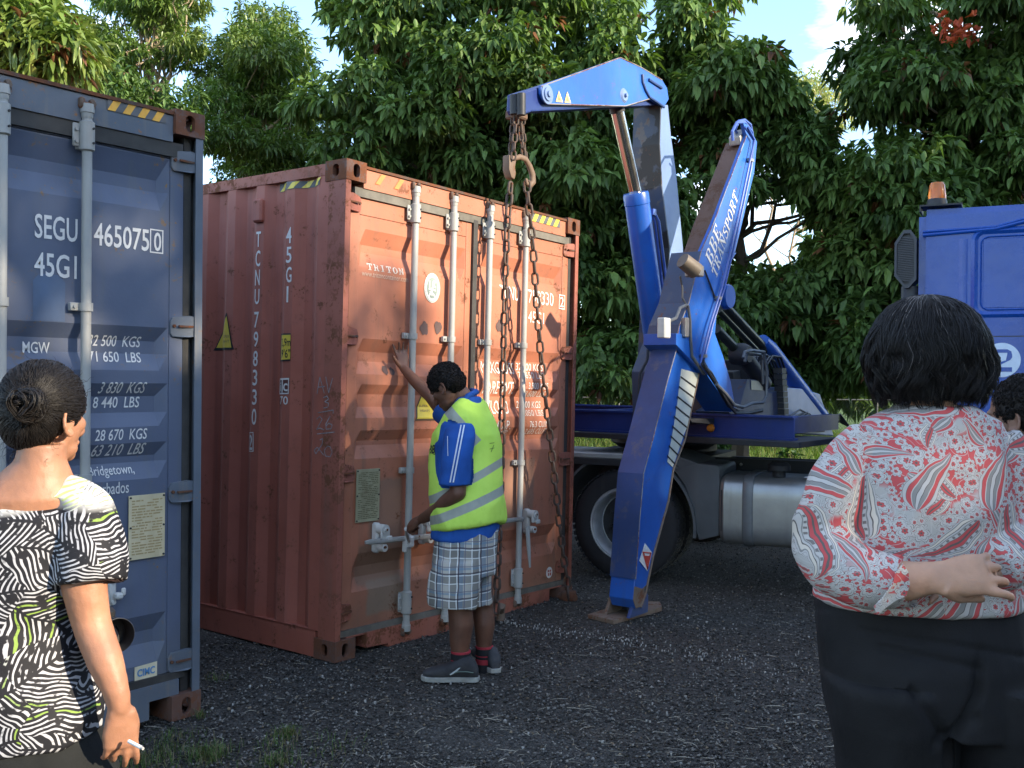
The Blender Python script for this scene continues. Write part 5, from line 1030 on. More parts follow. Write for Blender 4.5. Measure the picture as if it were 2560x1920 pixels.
# pale chips of an old line and white specks
def chips(P_, s, col, name, label, cat):
    n = len(P_); P_ = np.array(P_); base = np.array([(-1, -.7, 0), (1, -.8, 0), (.9, .7, 0), (-.8, .9, 0)]); an = rng.uniform(0, 6.28, n); sc = rng.uniform(.5, 1.2, n)*s
    x = (base[:, 0][None]*np.cos(an)[:, None]-base[:, 1][None]*np.sin(an)[:, None])*sc[:, None]; y = (base[:, 0][None]*np.sin(an)[:, None]+base[:, 1][None]*np.cos(an)[:, None])*sc[:, None]
    top = np.stack([x+P_[:, :1], y+P_[:, 1:2], np.full_like(x, .006)+rng.uniform(-.002, .002, (n, 4))], -1); bot = top.copy(); bot[..., 2] -= .012
    V = np.concatenate([top, bot], 1).reshape(-1, 3); f = np.array([(0, 1, 2, 3), (0, 4, 5, 1), (1, 5, 6, 2), (2, 6, 7, 3), (3, 7, 4, 0)]); F = (f[None]+np.arange(n)[:, None, None]*8).reshape(-1, 4)
    o = npmesh(name, V, F, col); return tag(o, label, cat, kind='stuff')
pts = []
for k in range(200):
    t = rng.random()**1.3; x = 1245+t*800; y = np.interp(x, [1245, 1380, 1520, 2050], [1550, 1573, 1595, 1690])+rng.normal(0, 4+10*t); pts.append(AG(x, y))
chips(pts, .0035, flat('white_stone', (.34, .32, .28), .8, var=.4), 'worn_line', 'worn row of pale chips, left of an old line across the gravel', 'worn line')
pts = [AG(rng.uniform(500, 2100), rng.uniform(1560, 1920)) for k in range(90)]+[AG(*q) for q in ((1720, 1545), (1767, 1555), (1770, 1580), (1913, 1681), (1747, 1643), (582, 1762), (878, 1713), (625, 1716), (1307, 1870))]*2
chips(pts, .0055, bpy.data.materials['white_stone'], 'pale_pebbles', 'small white pebbles and scraps lying on the gravel', 'pebbles')
# low weeds near the viewer
spec = []; V = []; F = []; Cl = []
def blades(P_, h, w, lean, cols):
    n = len(P_); an = rng.uniform(0, 6.28, n); ln = rng.uniform(.2, 1, n)*lean; h = h*rng.uniform(.5, 1.1, n); d = np.stack([np.cos(an), np.sin(an)], 1); s = np.stack([-d[:, 1], d[:, 0]], 1)*w
    z0 = P_[:, 2]
    v0 = np.c_[P_[:, :2]-s, z0]; v1 = np.c_[P_[:, :2]+s, z0]; m = P_[:, :2]+d*(ln*h*.35)[:, None]; v2 = np.c_[m+s*.8, z0+h*.6]; v3 = np.c_[m-s*.8, z0+h*.6]; v4 = np.c_[P_[:, :2]+d*(ln*h)[:, None], z0+h*(1-.3*ln)]
    V = np.stack([v0, v1, v2, v3, v4], 1).reshape(-1, 3); i = np.arange(n)[:, None]*5
    F = np.concatenate([i+np.array([[0, 1, 2]]), i+np.array([[0, 2, 3]]), i+np.array([[3, 2, 4]])], 0); return V, F, np.repeat(cols, 5, 0)
PP = []
for (x, y, r, n) in ((520, 1895, .08, 200), (690, 1908, .08, 160), (700, 1860, .12, 90), (718, 1838, .05, 150), (400, 1895, .16, 200), (330, 1912, .12, 240), (530, 1885, .10, 130), (500, 1795, .03, 60), (540, 1700, .06, 40), (470, 1905, .2, 120), (800, 1880, .25, 120), (440, 1850, .12, 100)):
    c_ = AG(x, y); q = rng.normal(0, r*.5, (n, 2)); PP.append(np.c_[c_[0]+q[:, 0], c_[1]+q[:, 1], np.zeros(n)])
PP = np.concatenate(PP); n = len(PP); w = rng.random(n); cols = np.where((w < .62)[:, None], np.array([.09, .15, .035])*rng.uniform(.6, 1.3, (n, 1)), np.array([.24, .20, .11])*rng.uniform(.5, 1.2, (n, 1)))
V, F, Cl = blades(PP, .055, .0014, 1.2, cols); GRM = tinted('grass_blade', .6, .3, translucent=.3)
o = npmesh('weeds', V, F, GRM, cols=Cl); tag(o, 'short green and dry weeds growing through the gravel', 'weeds', kind='stuff')
# ================================================================== field, fence
fx = _f[:2]/np.linalg.norm(_f[:2]); rx = _r[:2]
def W2(lat, dep, z=0.0): q = CP[:2]+fx*dep+rx*lat; return np.array([q[0], q[1], z])
M = Mt('field_grass'); c = M.co(); n = M.noise(c, 2.2, 5, .7); M.bsdf(M.mix(M.step(n, .35, .7), (.05, .09, .018, 1), (.12, .16, .04, 1)), .9, 0, M.bump(M.noise(c, 40, 3), .8, .03), .2); FG = M.m
V = []; F = []; N_ = 60
for i in range(N_+1):
    lat = -90+180*i/N_; V += [W2(lat, 15.0+.7*math.sin(lat*1.3)+.5*math.sin(lat*3.7), .004), W2(lat, 160, .004)]
for i in range(N_): F.append((2*i, 2*i+2, 2*i+3, 2*i+1))
o = npmesh('field', V, F, FG); o['kind'] = 'structure'; o.name = 'grass_field'
n = 52000; dep = 15+17*rng.random(n)**1.2; lat = rng.uniform(-.56, .56, n)*dep*1.1; q = CP[:2]+fx*dep[:, None]+rx*lat[:, None]
P_ = np.c_[q, np.zeros(n)]; br = rng.uniform(.6, 1.35, (n, 1)); cols = np.where((rng.random(n) < .8)[:, None], np.array([.10, .17, .03])*br, np.array([.20, .21, .07])*br)
V, F, Cl = blades(P_, .26, .008, .8, cols); o = npmesh('tall_grass', V, F, GRM, cols=Cl); tag(o, 'sunlit tall green grass beyond the trailer by the wire fence', 'grass', kind='stuff')
FD, FH = 23.0, 1.22
def fence():
    t = thing('chain_link_fence', 'low grey chain link fence with thin posts in front of the trees', 'fence', W2(0, FD)); GW = flat('fence_wire', (.12, .125, .125), .5, .3, bump=0)
    lats = np.arange(-15, 15.1, 2.9)
    for k in lats: MB().cyl(W2(k, FD), W2(k, FD, FH+.03), .022, n=8).build('fence_post', GW, t, smooth=True)
    MB().cyl(W2(-15.2, FD, FH), W2(15.2, FD, FH), .014, n=6).build('top_rail', GW, t, smooth=True)
    V = []; F = []; p = .075; n_ = int(30.4/p)
    for k in range(-int(FH/p), n_):
        for sgn in (1, -1):
            a = -15.2+k*p; 
            if sgn == 1: x0, x1, z0, z1 = a, a+FH, .02, FH
            else: x0, x1, z0, z1 = a+FH, a, .02, FH
            b = len(V); w = .0028; q = 0.002*sgn
            V += [W2(x0-w, FD+q, z0), W2(x0+w, FD+q, z0), W2(x1+w, FD+q, z1), W2(x1-w, FD+q, z1), W2(x0-w, FD+q+.004, z0), W2(x0+w, FD+q+.004, z0), W2(x1+w, FD+q+.004, z1), W2(x1-w, FD+q+.004, z1)]; F += [(b, b+1, b+2, b+3), (b+4, b+5, b+6, b+7), (b, b+3, b+7, b+4), (b+1, b+2, b+6, b+5)]
    o = npmesh('wire_mesh', V, F, GW, t); o['kind'] = 'stuff'
fence()
# ================================================================== trees
def inpoly(x, y, poly):
    c = False; j = len(poly)-1
    for i in range(len(poly)):
        xi, yi = poly[i]; xj, yj = poly[j]
        if (yi > y) != (yj > y) and x < (xj-xi)*(y-yi)/(yj-yi)+xi: c = not c
        j = i
    return c
def leafgeo(cent, out, K, L_, W_, droop, cols, fold=.25, jitter=.35, curl=.25):
    n = len(cent); cent = np.repeat(cent, K, 0); out = np.repeat(out, K, 0); N = n*K
    d = out*.55+rng.normal(0, .62, (N, 3)); d[:, 2] -= droop; d /= np.linalg.norm(d, axis=1)[:, None]
    up = np.tile([0, 0, 1.], (N, 1))+rng.normal(0, jitter, (N, 3)); s = np.cross(d, up); s /= np.linalg.norm(s, axis=1)[:, None]+1e-9; nn = np.cross(s, d)
    l = L_*rng.uniform(.45, 1.3, (N, 1)); w = W_*rng.uniform(.75, 1.15, (N, 1)); b = cent+d*l*.15
    m = b+d*l*.5-nn*w*fold*.5; tip = b+d*l-np.array([0, 0, 1.])*l*curl
    V = np.stack([b, b+d*l*.42+s*w*.5+nn*w*fold, m, b+d*l*.42-s*w*.5+nn*w*fold, tip, b+d*l*.72+s*w*.33+nn*w*fold*.3-np.array([0, 0, 1.])*l*curl*.4, b+d*l*.72-s*w*.33+nn*w*fold*.3-np.array([0, 0, 1.])*l*curl*.4], 1).reshape(-1, 3)
    i = np.arange(N)[:, None]*7
    F = np.concatenate([i+np.array([[0, 1, 2]]), i+np.array([[1, 5, 2]]), i+np.array([[5, 4, 2]]), i+np.array([[0, 2, 3]]), i+np.array([[2, 6, 3]]), i+np.array([[2, 4, 6]])], 0)
    c = np.repeat(cols, K, 0)*rng.uniform(.75, 1.25, (N, 1)); return V, F, np.repeat(c, 7, 0)
LEAF = tinted('leaf', .34, .5, translucent=.28); LEAFD = tinted('glossy_leaf', .50, .35, translucent=.26)
BARK = painted('bark', (.16, .125, .095), rust=.2, dirt=.4, rough=.85, rustcol=(.05, .045, .03), dirtcol=(.06, .055, .04)); BARKP = painted('pale_bark', (.34, .26, .17), rust=.2, dirt=.3, rough=.85, rustcol=(.10, .08, .06), dirtcol=(.16, .13, .09))
def crown_clumps(poly, dep, djit, rad, count, holes=()):
    out = []; xs = [p[0] for p in poly]; ys = [p[1] for p in poly]; tries = 0
    while len(out) < count and tries < 20000:
        tries += 1; x, y = rng.uniform(min(xs), max(xs)), rng.uniform(min(ys), max(ys))
        if not inpoly(x, y, poly) or any(inpoly(x, y, h) for h in holes): continue
        d = dep+rng.uniform(-djit, djit); out.append((AT(x, y, d), rad*rng.uniform(.65, 1.25)))
    return out
def sprays(clumps, per, K, L_, W_, droop, col, col2, flatness=.7, red=.0, jitter=.35):
    C_ = []; O_ = []; Q = []
    for c, r in clumps:
        n = int(per*(r**2)); u = rng.normal(0, 1, (n, 3)); u /= np.linalg.norm(u, axis=1)[:, None]; rr = rng.random((n, 1))**.33*r; u[:, 2] = np.where(u[:, 2] < -.4, u[:, 2]*.5, u[:, 2])
        p = c+u*rr*np.array([1, 1, flatness]); C_.append(p); O_.append(u+np.array([0, 0, .25])); t = rng.random()
        base = np.array(col)*(1-t)+np.array(col2)*t; q = np.tile(base, (n, 1))*rng.uniform(.8, 1.2, (n, 1))
        if red: k = rng.random(n) < red; q[k] = np.array([.16, .07, .03])
        Q.append(q)
    C_ = np.concatenate(C_); O_ = np.concatenate(O_); O_ /= np.linalg.norm(O_, axis=1)[:, None]
    return leafgeo(C_, O_, K, L_, W_, droop, np.concatenate(Q), jitter=jitter)
def limb_tube(mb, a, b, r0, r1, wig=.25, n=6):
    a = np.array(a, float); b = np.array(b, float); pts = []; L_ = np.linalg.norm(b-a)
    j = rng.normal(0, wig*L_*.12, (n+1, 3)); j[0] = j[-1] = 0
    for k in range(n+1):
        t = k/n; pts.append(a*(1-t)+b*t+j[k]*math.sin(math.pi*t)+np.array([0, 0, L_*.12*math.sin(math.pi*t)*(.5 if t < 1 else 0)]))
    mb.tube(pts, [r0*(1-t)+r1*t for t in [k/n for k in range(n+1)]], 8); return pts
def single_leaves(t, clumps, n, L_, W_, cols, mat):
    ms = []
    for k, c in enumerate(cols):
        V, F, Cl = leafgeo(np.zeros((1, 3)), np.array([[0, 0, 1.]]), 1, 1, 1, 0, np.array([c])); 
        w = W_/L_; P_ = np.array([(0, 0, 0), (.30, w*.5, .05), (.45, 0, -.03), (.30, -w*.5, .05), (1, 0, -.28), (.68, w*.38, -.06), (.68, -w*.38, -.06)])*L_; fs = [(0, 1, 2), (1, 5, 2), (5, 4, 2), (0, 2, 3), (2, 6, 3), (2, 4, 6)]
        me = bpy.data.meshes.new('leaf'); me.from_pydata([tuple(p) for p in P_], [], fs); a = me.color_attributes.new('tint', 'FLOAT_COLOR', 'POINT'); a.data.foreach_set('color', np.tile([*c, 1.0], 7)); me.materials.append(mat); ms.append(me)
    front = sorted(clumps, key=lambda c: float(np.dot(c[0]-CP, _f)))[:max(12, int(len(clumps)*.6))]; inv = WM[t.name].inverted()
    for k in range(n):
        c, r = front[int(rng.integers(len(front)))]; u = rng.normal(0, 1, 3); u -= _f*1.2; u /= np.linalg.norm(u); p = c+u*r*np.array([1, 1, .7])*1.02
        d = u*.5+rng.normal(0, .5, 3)+np.array([0, 0, -.75]); q = Vector(d).to_track_quat('X', 'Z').to_matrix().to_4x4()
        o = bpy.data.objects.new('leaf', ms[k % len(ms)]); o.parent = t; COL.objects.link(o); o.matrix_basis = inv @ Matrix.Translation(Vector(p)) @ q @ Matrix.Scale(float(rng.uniform(.8, 1.3)), 4)
def tree(label, base, height, clumps, leaf, mat, bark=BARK, r=.2, group=None, single=0, cat='tree', lean=(0, 0)):
    t = thing('tree', label, cat, base, group=group); base = np.array(base, float); top = base+np.array([lean[0], lean[1], height])
    mb = MB(); pts = limb_tube(mb, base-[0, 0, .1], top, r, r*.35, .12, 10); mb.build('trunk', bark, t, smooth=True)
    mb = MB(); order = sorted(clumps, key=lambda c: -c[1])
    for i, (c, rr) in enumerate(order[:70]):
        k = int(np.clip((c[2]-base[2])/height*10-rng.uniform(.5, 2.5), 1, 9)); limb_tube(mb, pts[k], c, r*.22*rng.uniform(.6, 1.3), .012, .5, 6)
    mb.build('limbs', bark, t, smooth=True, kind='stuff')
    V, F, Cl = sprays(clumps, **leaf); o = npmesh('crown', V, F, mat, t, cols=Cl); o['kind'] = 'stuff'
    if single: single_leaves(t, clumps, single, leaf['L_']*1.05, leaf['W_']*1.1, [tuple(np.array(leaf['col'])*a+np.array(leaf['col2'])*b) for a, b in ((.6, .4), (.2, .9), (0, 1.25))], mat)
    return t
DG = dict(per=190, K=7, L_=.20, W_=.088, droop=.70, col=(.068, .122, .030), col2=(.130, .210, .052), red=.02)
def tb(x, dep): lat = (x-1280)/FPX*dep; return W2(lat, dep, 0)
T4 = [(850, -70), (1780, -70), (1765, 60), (1735, 160), (1770, 260), (1720, 420), (1660, 560), (1640, 990), (1200, 990), (900, 520), (775, 470), (765, 200), (810, 110)]
tree('large dark green broadleaf tree filling the sky above red container', tb(1290, 19), 7.6, crown_clumps(T4, 17.5, 2.4, .78, 128, holes=([(1560, 60), (1640, 70), (1640, 130), (1560, 130)], [(980, 310), (1060, 320), (1050, 370), (990, 370)], [(1330, 330), (1380, 320), (1380, 390), (1340, 390)])), DG, LEAFD, r=.28, single=290)
T5 = [(1810, 145), (1885, 150), (1920, 240), (2000, 300), (2070, 380), (2120, 450), (2190, 600), (2180, 960), (1650, 960), (1690, 720), (1800, 660), (1850, 560), (1840, 480), (1760, 420), (1760, 250)]
gap = [(1830, 500), (1880, 450), (1990, 450), (2080, 490), (2100, 620), (2040, 690), (1910, 700), (1830, 640)]
tree('mid height dark broadleaf tree behind the tilted blue crane leg', tb(1850, 18), 5.6, crown_clumps(T5, 17, 1.8, .58, 112, holes=(gap,)), dict(DG, per=200), LEAFD, r=.17, single=240)
T6 = [(2110, 60), (2170, -60), (2700, -60), (2700, 900), (2260, 950), (2080, 950), (2090, 650), (2200, 500), (2170, 330), (2140, 200)]
tree('tall dark tree with pale trunk rising behind the blue truck cab', tb(2520, 16.5), 7.5, crown_clumps(T6, 15.8, 1.7, .60, 140, holes=([(2330, 240), (2400, 230), (2420, 290), (2340, 290)], [(2440, 300), (2500, 300), (2490, 350), (2440, 340)])), dict(DG, per=165, L_=.205), LEAFD, bark=BARKP, r=.15, single=280)
LG = dict(per=240, K=8, L_=.15, W_=.042, droop=.35, col=(.10, .17, .035), col2=(.17, .23, .055), flatness=.5)
T3 = [(615, 125), (640, 45), (690, 45), (725, 120), (760, 210), (775, 440), (600, 440), (540, 400), (500, 260), (520, 180)]
tree('yellow green feathery tree between the two containers', tb(640, 20), 6.5, crown_clumps(T3, 20, 2.0, .62, 56, holes=([(480, 150), (560, 150), (560, 210), (480, 210)],)), LG, LEAF, bark=BARKP, r=.13)
T2 = [(260, 30), (270, -70), (505, -70), (490, 30), (470, 90), (500, 150), (470, 210), (430, 150), (340, 150), (290, 220), (200, 180), (200, 110)]
tree('bright green feathery tree with pale trunk above blue container', tb(362, 21), 7.2, crown_clumps(T2, 21, 1.8, .58, 50, holes=([(470, 60), (520, 50), (520, 90), (480, 100)],)), LG, LEAF, bark=BARKP, r=.13)
T1 = [(-120, -80), (70, -80), (80, 30), (150, 70), (190, 130), (170, 180), (-120, 120)]
tree('sunlit tree with long hanging leaves at upper left corner', tb(-120, 12.5), 6.0, crown_clumps(T1, 12, 1.0, .42, 60), dict(per=300, K=7, L_=.20, W_=.065, droop=.55, col=(.14, .22, .045), col2=(.22, .27, .07), flatness=.7, red=.03), LEAF, r=.12, single=260)
T0 = [(150, 190), (330, 200), (420, 250), (440, 330), (100, 330), (0, 160)]
tree('dark shaded bushy tree just behind top of blue container', tb(260, 17), 3.6, crown_clumps(T0, 16.5, 1.2, .6, 24), dict(DG, per=200, L_=.16, W_=.06), LEAFD, r=.1)
# pale wispy tree far off in the gap and bare stems in the lower sky gap
T7 = [(1960, 200), (2030, 190), (2110, 230), (2140, 300), (2120, 360), (2060, 340), (2000, 290)]
tree('pale yellow wispy tree far off in the sky gap', tb(2060, 40), 12.5, crown_clumps(T7, 40, 1.5, .8, 26), dict(per=26, K=7, L_=.22, W_=.07, droop=.3, col=(.36, .40, .12), col2=(.42, .42, .18), flatness=.35), LEAF, bark=BARKP, r=.10)
for i, (x0, y0, x1, y1, r_) in enumerate(((1930, 1000, 1925, 470, .06), (1945, 1000, 2010, 480, .05), (1960, 1000, 2070, 520, .035))):
    d = 24; a = tb(x0, d); a[2] = 0; b = AT(x1, y1, d); t = thing('bare_sapling', ['thin bare sapling stem, leftmost in the lower sky gap', 'thin bare sapling leaning right in middle of lower sky gap', 'thinnest bare sapling stem, rightmost in the lower sky gap'][i], 'sapling', a, group='bare saplings in the lower sky gap')
    mb = MB(); pts = limb_tube(mb, a, b, r_, r_*.4, .15, 10); mb.build('trunk', BARKP, t, smooth=True)
    mb = MB()
    for k in range(5, 11):
        for s in (-1, 1): limb_tube(mb, pts[k], pts[k]+np.array([*(rx*s*rng.uniform(.3, .9)), rng.uniform(.3, .9)]), r_*.3, .006, .4, 4)
    mb.build('twigs', BARKP, t, smooth=True, kind='stuff')
# backing wood: lit trees further off so gaps show green rather than void
bk = []
for k in range(120):
    x = rng.uniform(520, 2300); y = rng.uniform(560, 1010)
    if inpoly(x, y, gap): continue
    bk.append((AT(x, y, 27+rng.uniform(-2, 3)), rng.uniform(.8, 1.4)))
V, F, Cl = sprays(bk, per=40, K=7, L_=.38, W_=.16, droop=.5, col=(.05, .10, .02), col2=(.13, .19, .05)); o = npmesh('wood', V, F, LEAF, cols=Cl); tag(o, 'distant sunlit wood seen through gaps under the dark trees', 'wood', kind='stuff')
# broad leaved plant and shrubs in the grass under the trailer
for (px_, py_, d, r_, n_, lab) in ((1815, 1140, 19.5, .42, 26, 'dark broad leaved plant in the bright grass behind the fuel tank'), (1975, 1145, 20, .22, 14, 'small pale leafy plant in the grass right of the dark plant')):
    c_ = tb(px_, d); t = thing('leafy_plant', lab, 'plant', c_); mb = MB()
    for k in range(4): limb_tube(mb, c_, c_+np.array([rng.normal(0, .15), rng.normal(0, .15), r_*.9]), .012, .006, .2, 4)
    mb.build('stem', BARK, t)
    V, F, Cl = leafgeo(c_+np.c_[rng.normal(0, r_*.35, (n_, 2)), rng.uniform(.1, r_, n_)], np.tile([0, 0, .8], (n_, 1))+rng.normal(0, .4, (n_, 3)), 4, r_*.75, r_*.38, .0, np.tile([.03, .075, .02], (n_, 1))); o = npmesh('foliage', V, F, LEAFD, t, cols=Cl); o['kind'] = 'stuff'
# red flower head in the right tree
c_ = AT(2390, 85, 14.0); t = thing('blossom', 'red orange blossom cluster high in the right hand tree', 'blossom', c_)
V, F, Cl = leafgeo(c_+rng.normal(0, .10, (34, 3))*[2.0, 1.4, .8], np.tile([0, 0, 1.], (34, 1)), 5, .11, .07, -.4, np.tile([.50, .09, .04], (34, 1))); npmesh('petals', V, F, tinted('petal', .5, .3, translucent=.3), t, cols=Cl)['kind'] = 'stuff'
# trees behind the viewer that throw the yard into shade
sdv = np.array(sd)
def shade(x0, x1, ztop, zbot, n, r_, Y=-15, lab=''):
    cl = [(np.array([rng.uniform(x0, x1), Y+rng.uniform(-1.6, 1.6), rng.uniform(zbot, ztop)]), r_*rng.uniform(.7, 1.2)) for k in range(n)]
    tree(lab, ((x0+x1)/2, Y, 0), ztop*.85, cl, dict(per=46, K=6, L_=.34, W_=.17, droop=.5, col=(.03, .08, .02), col2=(.05, .11, .03)), LEAFD, group=None)
shade(-13, -1.6, 6.9, .6, 120, .95, lab='broad shade tree behind the viewer, far left')
shade(-1.2, -.1, 5.5, .6, 18, .75, lab='small shade tree behind the viewer')
shade(.5, 2.0, 6.5, .6, 34, .8, Y=-13, lab='unseen leafy tree added to shade the woman at right')  # out of view, added to keep direct sun off the right woman's back
shade(1.0, 7.2, 6.7, .6, 84, .95, lab='round shade tree behind the viewer')
shade(-1.5, 7.4, 8.2, 6.9, 9, .42, Y=-14, lab='unseen tree with sparse leaf clumps added to dapple light on red door')  # unseen loose clumps, added so sunlight fades gradually down the red door
shade(-.6, 2.7, 9.5, 7.9, 18, .6, Y=-14, lab='unseen tree with high leaf clumps added to shade top of blue container')  # unseen clumps set high to put the blue container's top in shade
shade(7.2, 11, 7.8, .6, 70, .95, lab='dense shade tree behind the viewer')
shade(10, 17.5, 14.5, .8, 95, 1.15, Y=-17, lab='very tall shade tree behind the viewer, far right')
# ================================================================== people
from mathutils.bvhtree import BVHTree
RX = np.array([_r[0], _r[1], 0.]); FX = np.array([_f[0], _f[1], 0.]); FX /= np.linalg.norm(FX); UP = np.array([0, 0, 1.])
def unit(v): v = np.array(v, float); return v/np.linalg.norm(v)
def blob(mb, c, a, b, d, n=14):   # ellipsoid with axis vectors
    c, a, b, d = [np.array(q, float) for q in (c, a, b, d)]; secs = []
    for i in range(1, n):
        t = math.pi*i/n; secs.append((c-d*math.cos(t), a*math.sin(t), b*math.sin(t)))
    return loft(mb, secs, 20)
def smoothpath(pts, rad, m=5):
    P_ = [np.array(p, float) for p in pts]; R_ = list(rad); out = []; ro = []
    for i in range(len(P_)-1):
        p0, p1, p2, p3 = P_[max(i-1, 0)], P_[i], P_[i+1], P_[min(i+2, len(P_)-1)]
        for k in range(m):
            t = k/m; out.append(.5*((2*p1)+(-p0+p2)*t+(2*p0-5*p1+4*p2-p3)*t*t+(-p0+3*p1-3*p2+p3)*t**3)); ro.append(R_[i]*(1-t)+R_[i+1]*t)
    return out+[P_[-1]], ro+[R_[-1]]
def limb(mb, pts, rad, n=18, m=5):
    p, r = smoothpath(pts, rad, m); mb.tube(p, r, n); blob(mb, p[0], RX*r[0], FX*r[0], UP*r[0], 8); blob(mb, p[-1], RX*r[-1], FX*r[-1], UP*r[-1], 8); return mb
def fuse(mb, name, mat, parent, voxel=.006, smooth=4, wr=None, label=None):
    """union of closed pieces into one continuous skin; wr displaces along normals for folds"""
    me = bpy.data.meshes.new(name); me.from_pydata(mb.v, [], mb.f); bm = bmesh.new(); bm.from_mesh(me); bmesh.ops.recalc_face_normals(bm, faces=bm.faces[:]); bm.to_mesh(me); bm.free()
    o = bpy.data.objects.new('tmp', me); COL.objects.link(o); r = o.modifiers.new('r', 'REMESH'); r.mode = 'VOXEL'; r.voxel_size = voxel; r.adaptivity = 0
    s = o.modifiers.new('s', 'SMOOTH'); s.factor = .5; s.iterations = smooth
    m2 = bpy.data.meshes.new_from_object(o.evaluated_get(bpy.context.evaluated_depsgraph_get())); bpy.data.objects.remove(o); bpy.data.meshes.remove(me)
    n = len(m2.vertices); co = np.empty(n*3, np.float32); m2.vertices.foreach_get('co', co); co = co.reshape(-1, 3)
    if wr:
        no = np.empty(n*3, np.float32); m2.vertices.foreach_get('normal', no); no = no.reshape(-1, 3); d = np.array([wr(c) for c in co]); co = co+no*d[:, None]
    if parent is not None: co = co-np.array(WM[parent.name].translation)
    m2.vertices.foreach_set('co', co.astype(np.float32).ravel()); m2.polygons.foreach_set('use_smooth', np.ones(len(m2.polygons), bool)); m2.materials.clear(); m2.materials.append(mat); m2.update()
    m2.name = name; o = bpy.data.objects.new(name, m2); link(o, parent)
    if label: o['label'] = label
    return o
def nz(c, s, seed=0.0): return mnoise.noise(Vector((float(c[0])*s, float(c[1])*s, float(c[2])*s+seed)))
def bvh(o):
    T = WM[o.name].translation; return BVHTree.FromPolygons([v.co+T for v in o.data.vertices], [p.vertices[:] for p in o.data.polygons])
def stick(o, bm, name, mat, parent, off=.003, subdiv=0):
    """print on cloth: a flat drawing dropped onto the surface of o along the line of sight"""
    tree_ = bvh(o); mb = MB(); bmesh.ops.triangulate(bm, faces=bm.faces[:])
    if subdiv: bmesh.ops.subdivide_edges(bm, edges=bm.edges[:], cuts=subdiv, use_grid_fill=True)
    bm.verts.index_update(); vs = []
    for v in bm.verts:
        d = Vector(unit(ray(v.co.x, v.co.y))); h = tree_.ray_cast(Vector(CP), d)
        vs.append(None if h[0] is None else (h[0]-d*off)[:])
    ok = [p for p in vs if p is not None]; 
    if not ok: return
    fs = [tuple(v.index for v in f.verts) for f in bm.faces if all(vs[v.index] is not None for v in f.verts)]
    mb.add([p or ok[0] for p in vs], fs); bm.free(); return mb.build(name, mat, parent)
def pxpoly(loops): return poly_bm(loops)
def skin(name, col, rough=.5):
    M = Mt(name); c = M.co(); n1 = M.noise(c, 9, 4); n2 = M.noise(c, 140, 4, .7); cc = M.mix(M.step(n1, .35, .7), tuple(x*.72 for x in col)+(1,), (col[0]*1.12, col[1]*1.08, col[2]*1.05, 1))
    m = M.bsdf(cc, rough, nrm=M.bump(n2, .25, .003), spec=.4); M.b.inputs['Subsurface Weight'].default_value = .12; M.b.inputs['Subsurface Radius'].default_value = (.02, .008, .004); M.b.inputs['Subsurface Scale'].default_value = .5; return m
def cloth(name, col, var=.15, rough=.85, bump=.25):
    M = Mt(name); c = M.co(); n1 = M.noise(c, 6, 4); n2 = M.noise(c, 300, 2); n3 = M.noise(c, 22, 3); cc = M.mix(M.step(n1, .35, .7), tuple(x*(1-var) for x in col)+(1,), tuple(min(1, x*(1+var)) for x in col)+(1,))
    return M.bsdf(cc, rough, nrm=M.bump(n2, bump, .002, M.bump(n3, .25, .008)), spec=.25)
SKM = skin('brown_skin', (.155, .072, .045)); SKL = skin('tan_skin', (.38, .185, .11)); SKR = skin('light_brown_skin', (.50, .29, .19)); SKF = skin('mid_brown_skin', (.23, .125, .085))
HAIR = Mt('black_hair'); HAIR.bsdf((.010, .008, .0075, 1), .50, spec=.35); HAIR = HAIR.m
HAIRC = Mt('curly_black_hair'); HAIRC.bsdf((.012, .009, .008, 1), .6, spec=.3); HAIRC = HAIRC.m
HAIRG = Mt('grey_hair'); HAIRG.bsdf((.16, .14, .13, 1), .4, spec=.5); HAIRG = HAIRG.m
def strands(name, paths, rad, mat, parent, sides=3, kind='stuff'):
    """paths: (n, m, 3)"""
    P_ = np.asarray(paths); n, m, _ = P_.shape; T = np.gradient(P_, axis=1); T /= np.linalg.norm(T, axis=2, keepdims=True)+1e-9
    ref = np.array([.31, .57, .76]); U = np.cross(T, ref); U /= np.linalg.norm(U, axis=2, keepdims=True)+1e-9; Wv = np.cross(T, U)
    r = (rad*(1-.7*np.linspace(0, 1, m)**2))[None, :, None] if np.isscalar(rad) else rad[:, None, None]*(1-.7*np.linspace(0, 1, m)**2)[None, :, None]
    rings = [P_+(U*math.cos(2*math.pi*k/sides)+Wv*math.sin(2*math.pi*k/sides))*r for k in range(sides)]
    V = np.stack(rings, 2).reshape(-1, 3); base = (np.arange(n)*m*sides)[:, None, None]+(np.arange(m-1)*sides)[None, :, None]; k = np.arange(sides)[None, None]; k2 = (k+1) % sides
    F = np.stack([base+k, base+k2, base+sides+k2, base+sides+k], -1).reshape(-1, 4)
    o = npmesh(name, V, F, mat, parent, smooth=True); o['kind'] = kind; return o
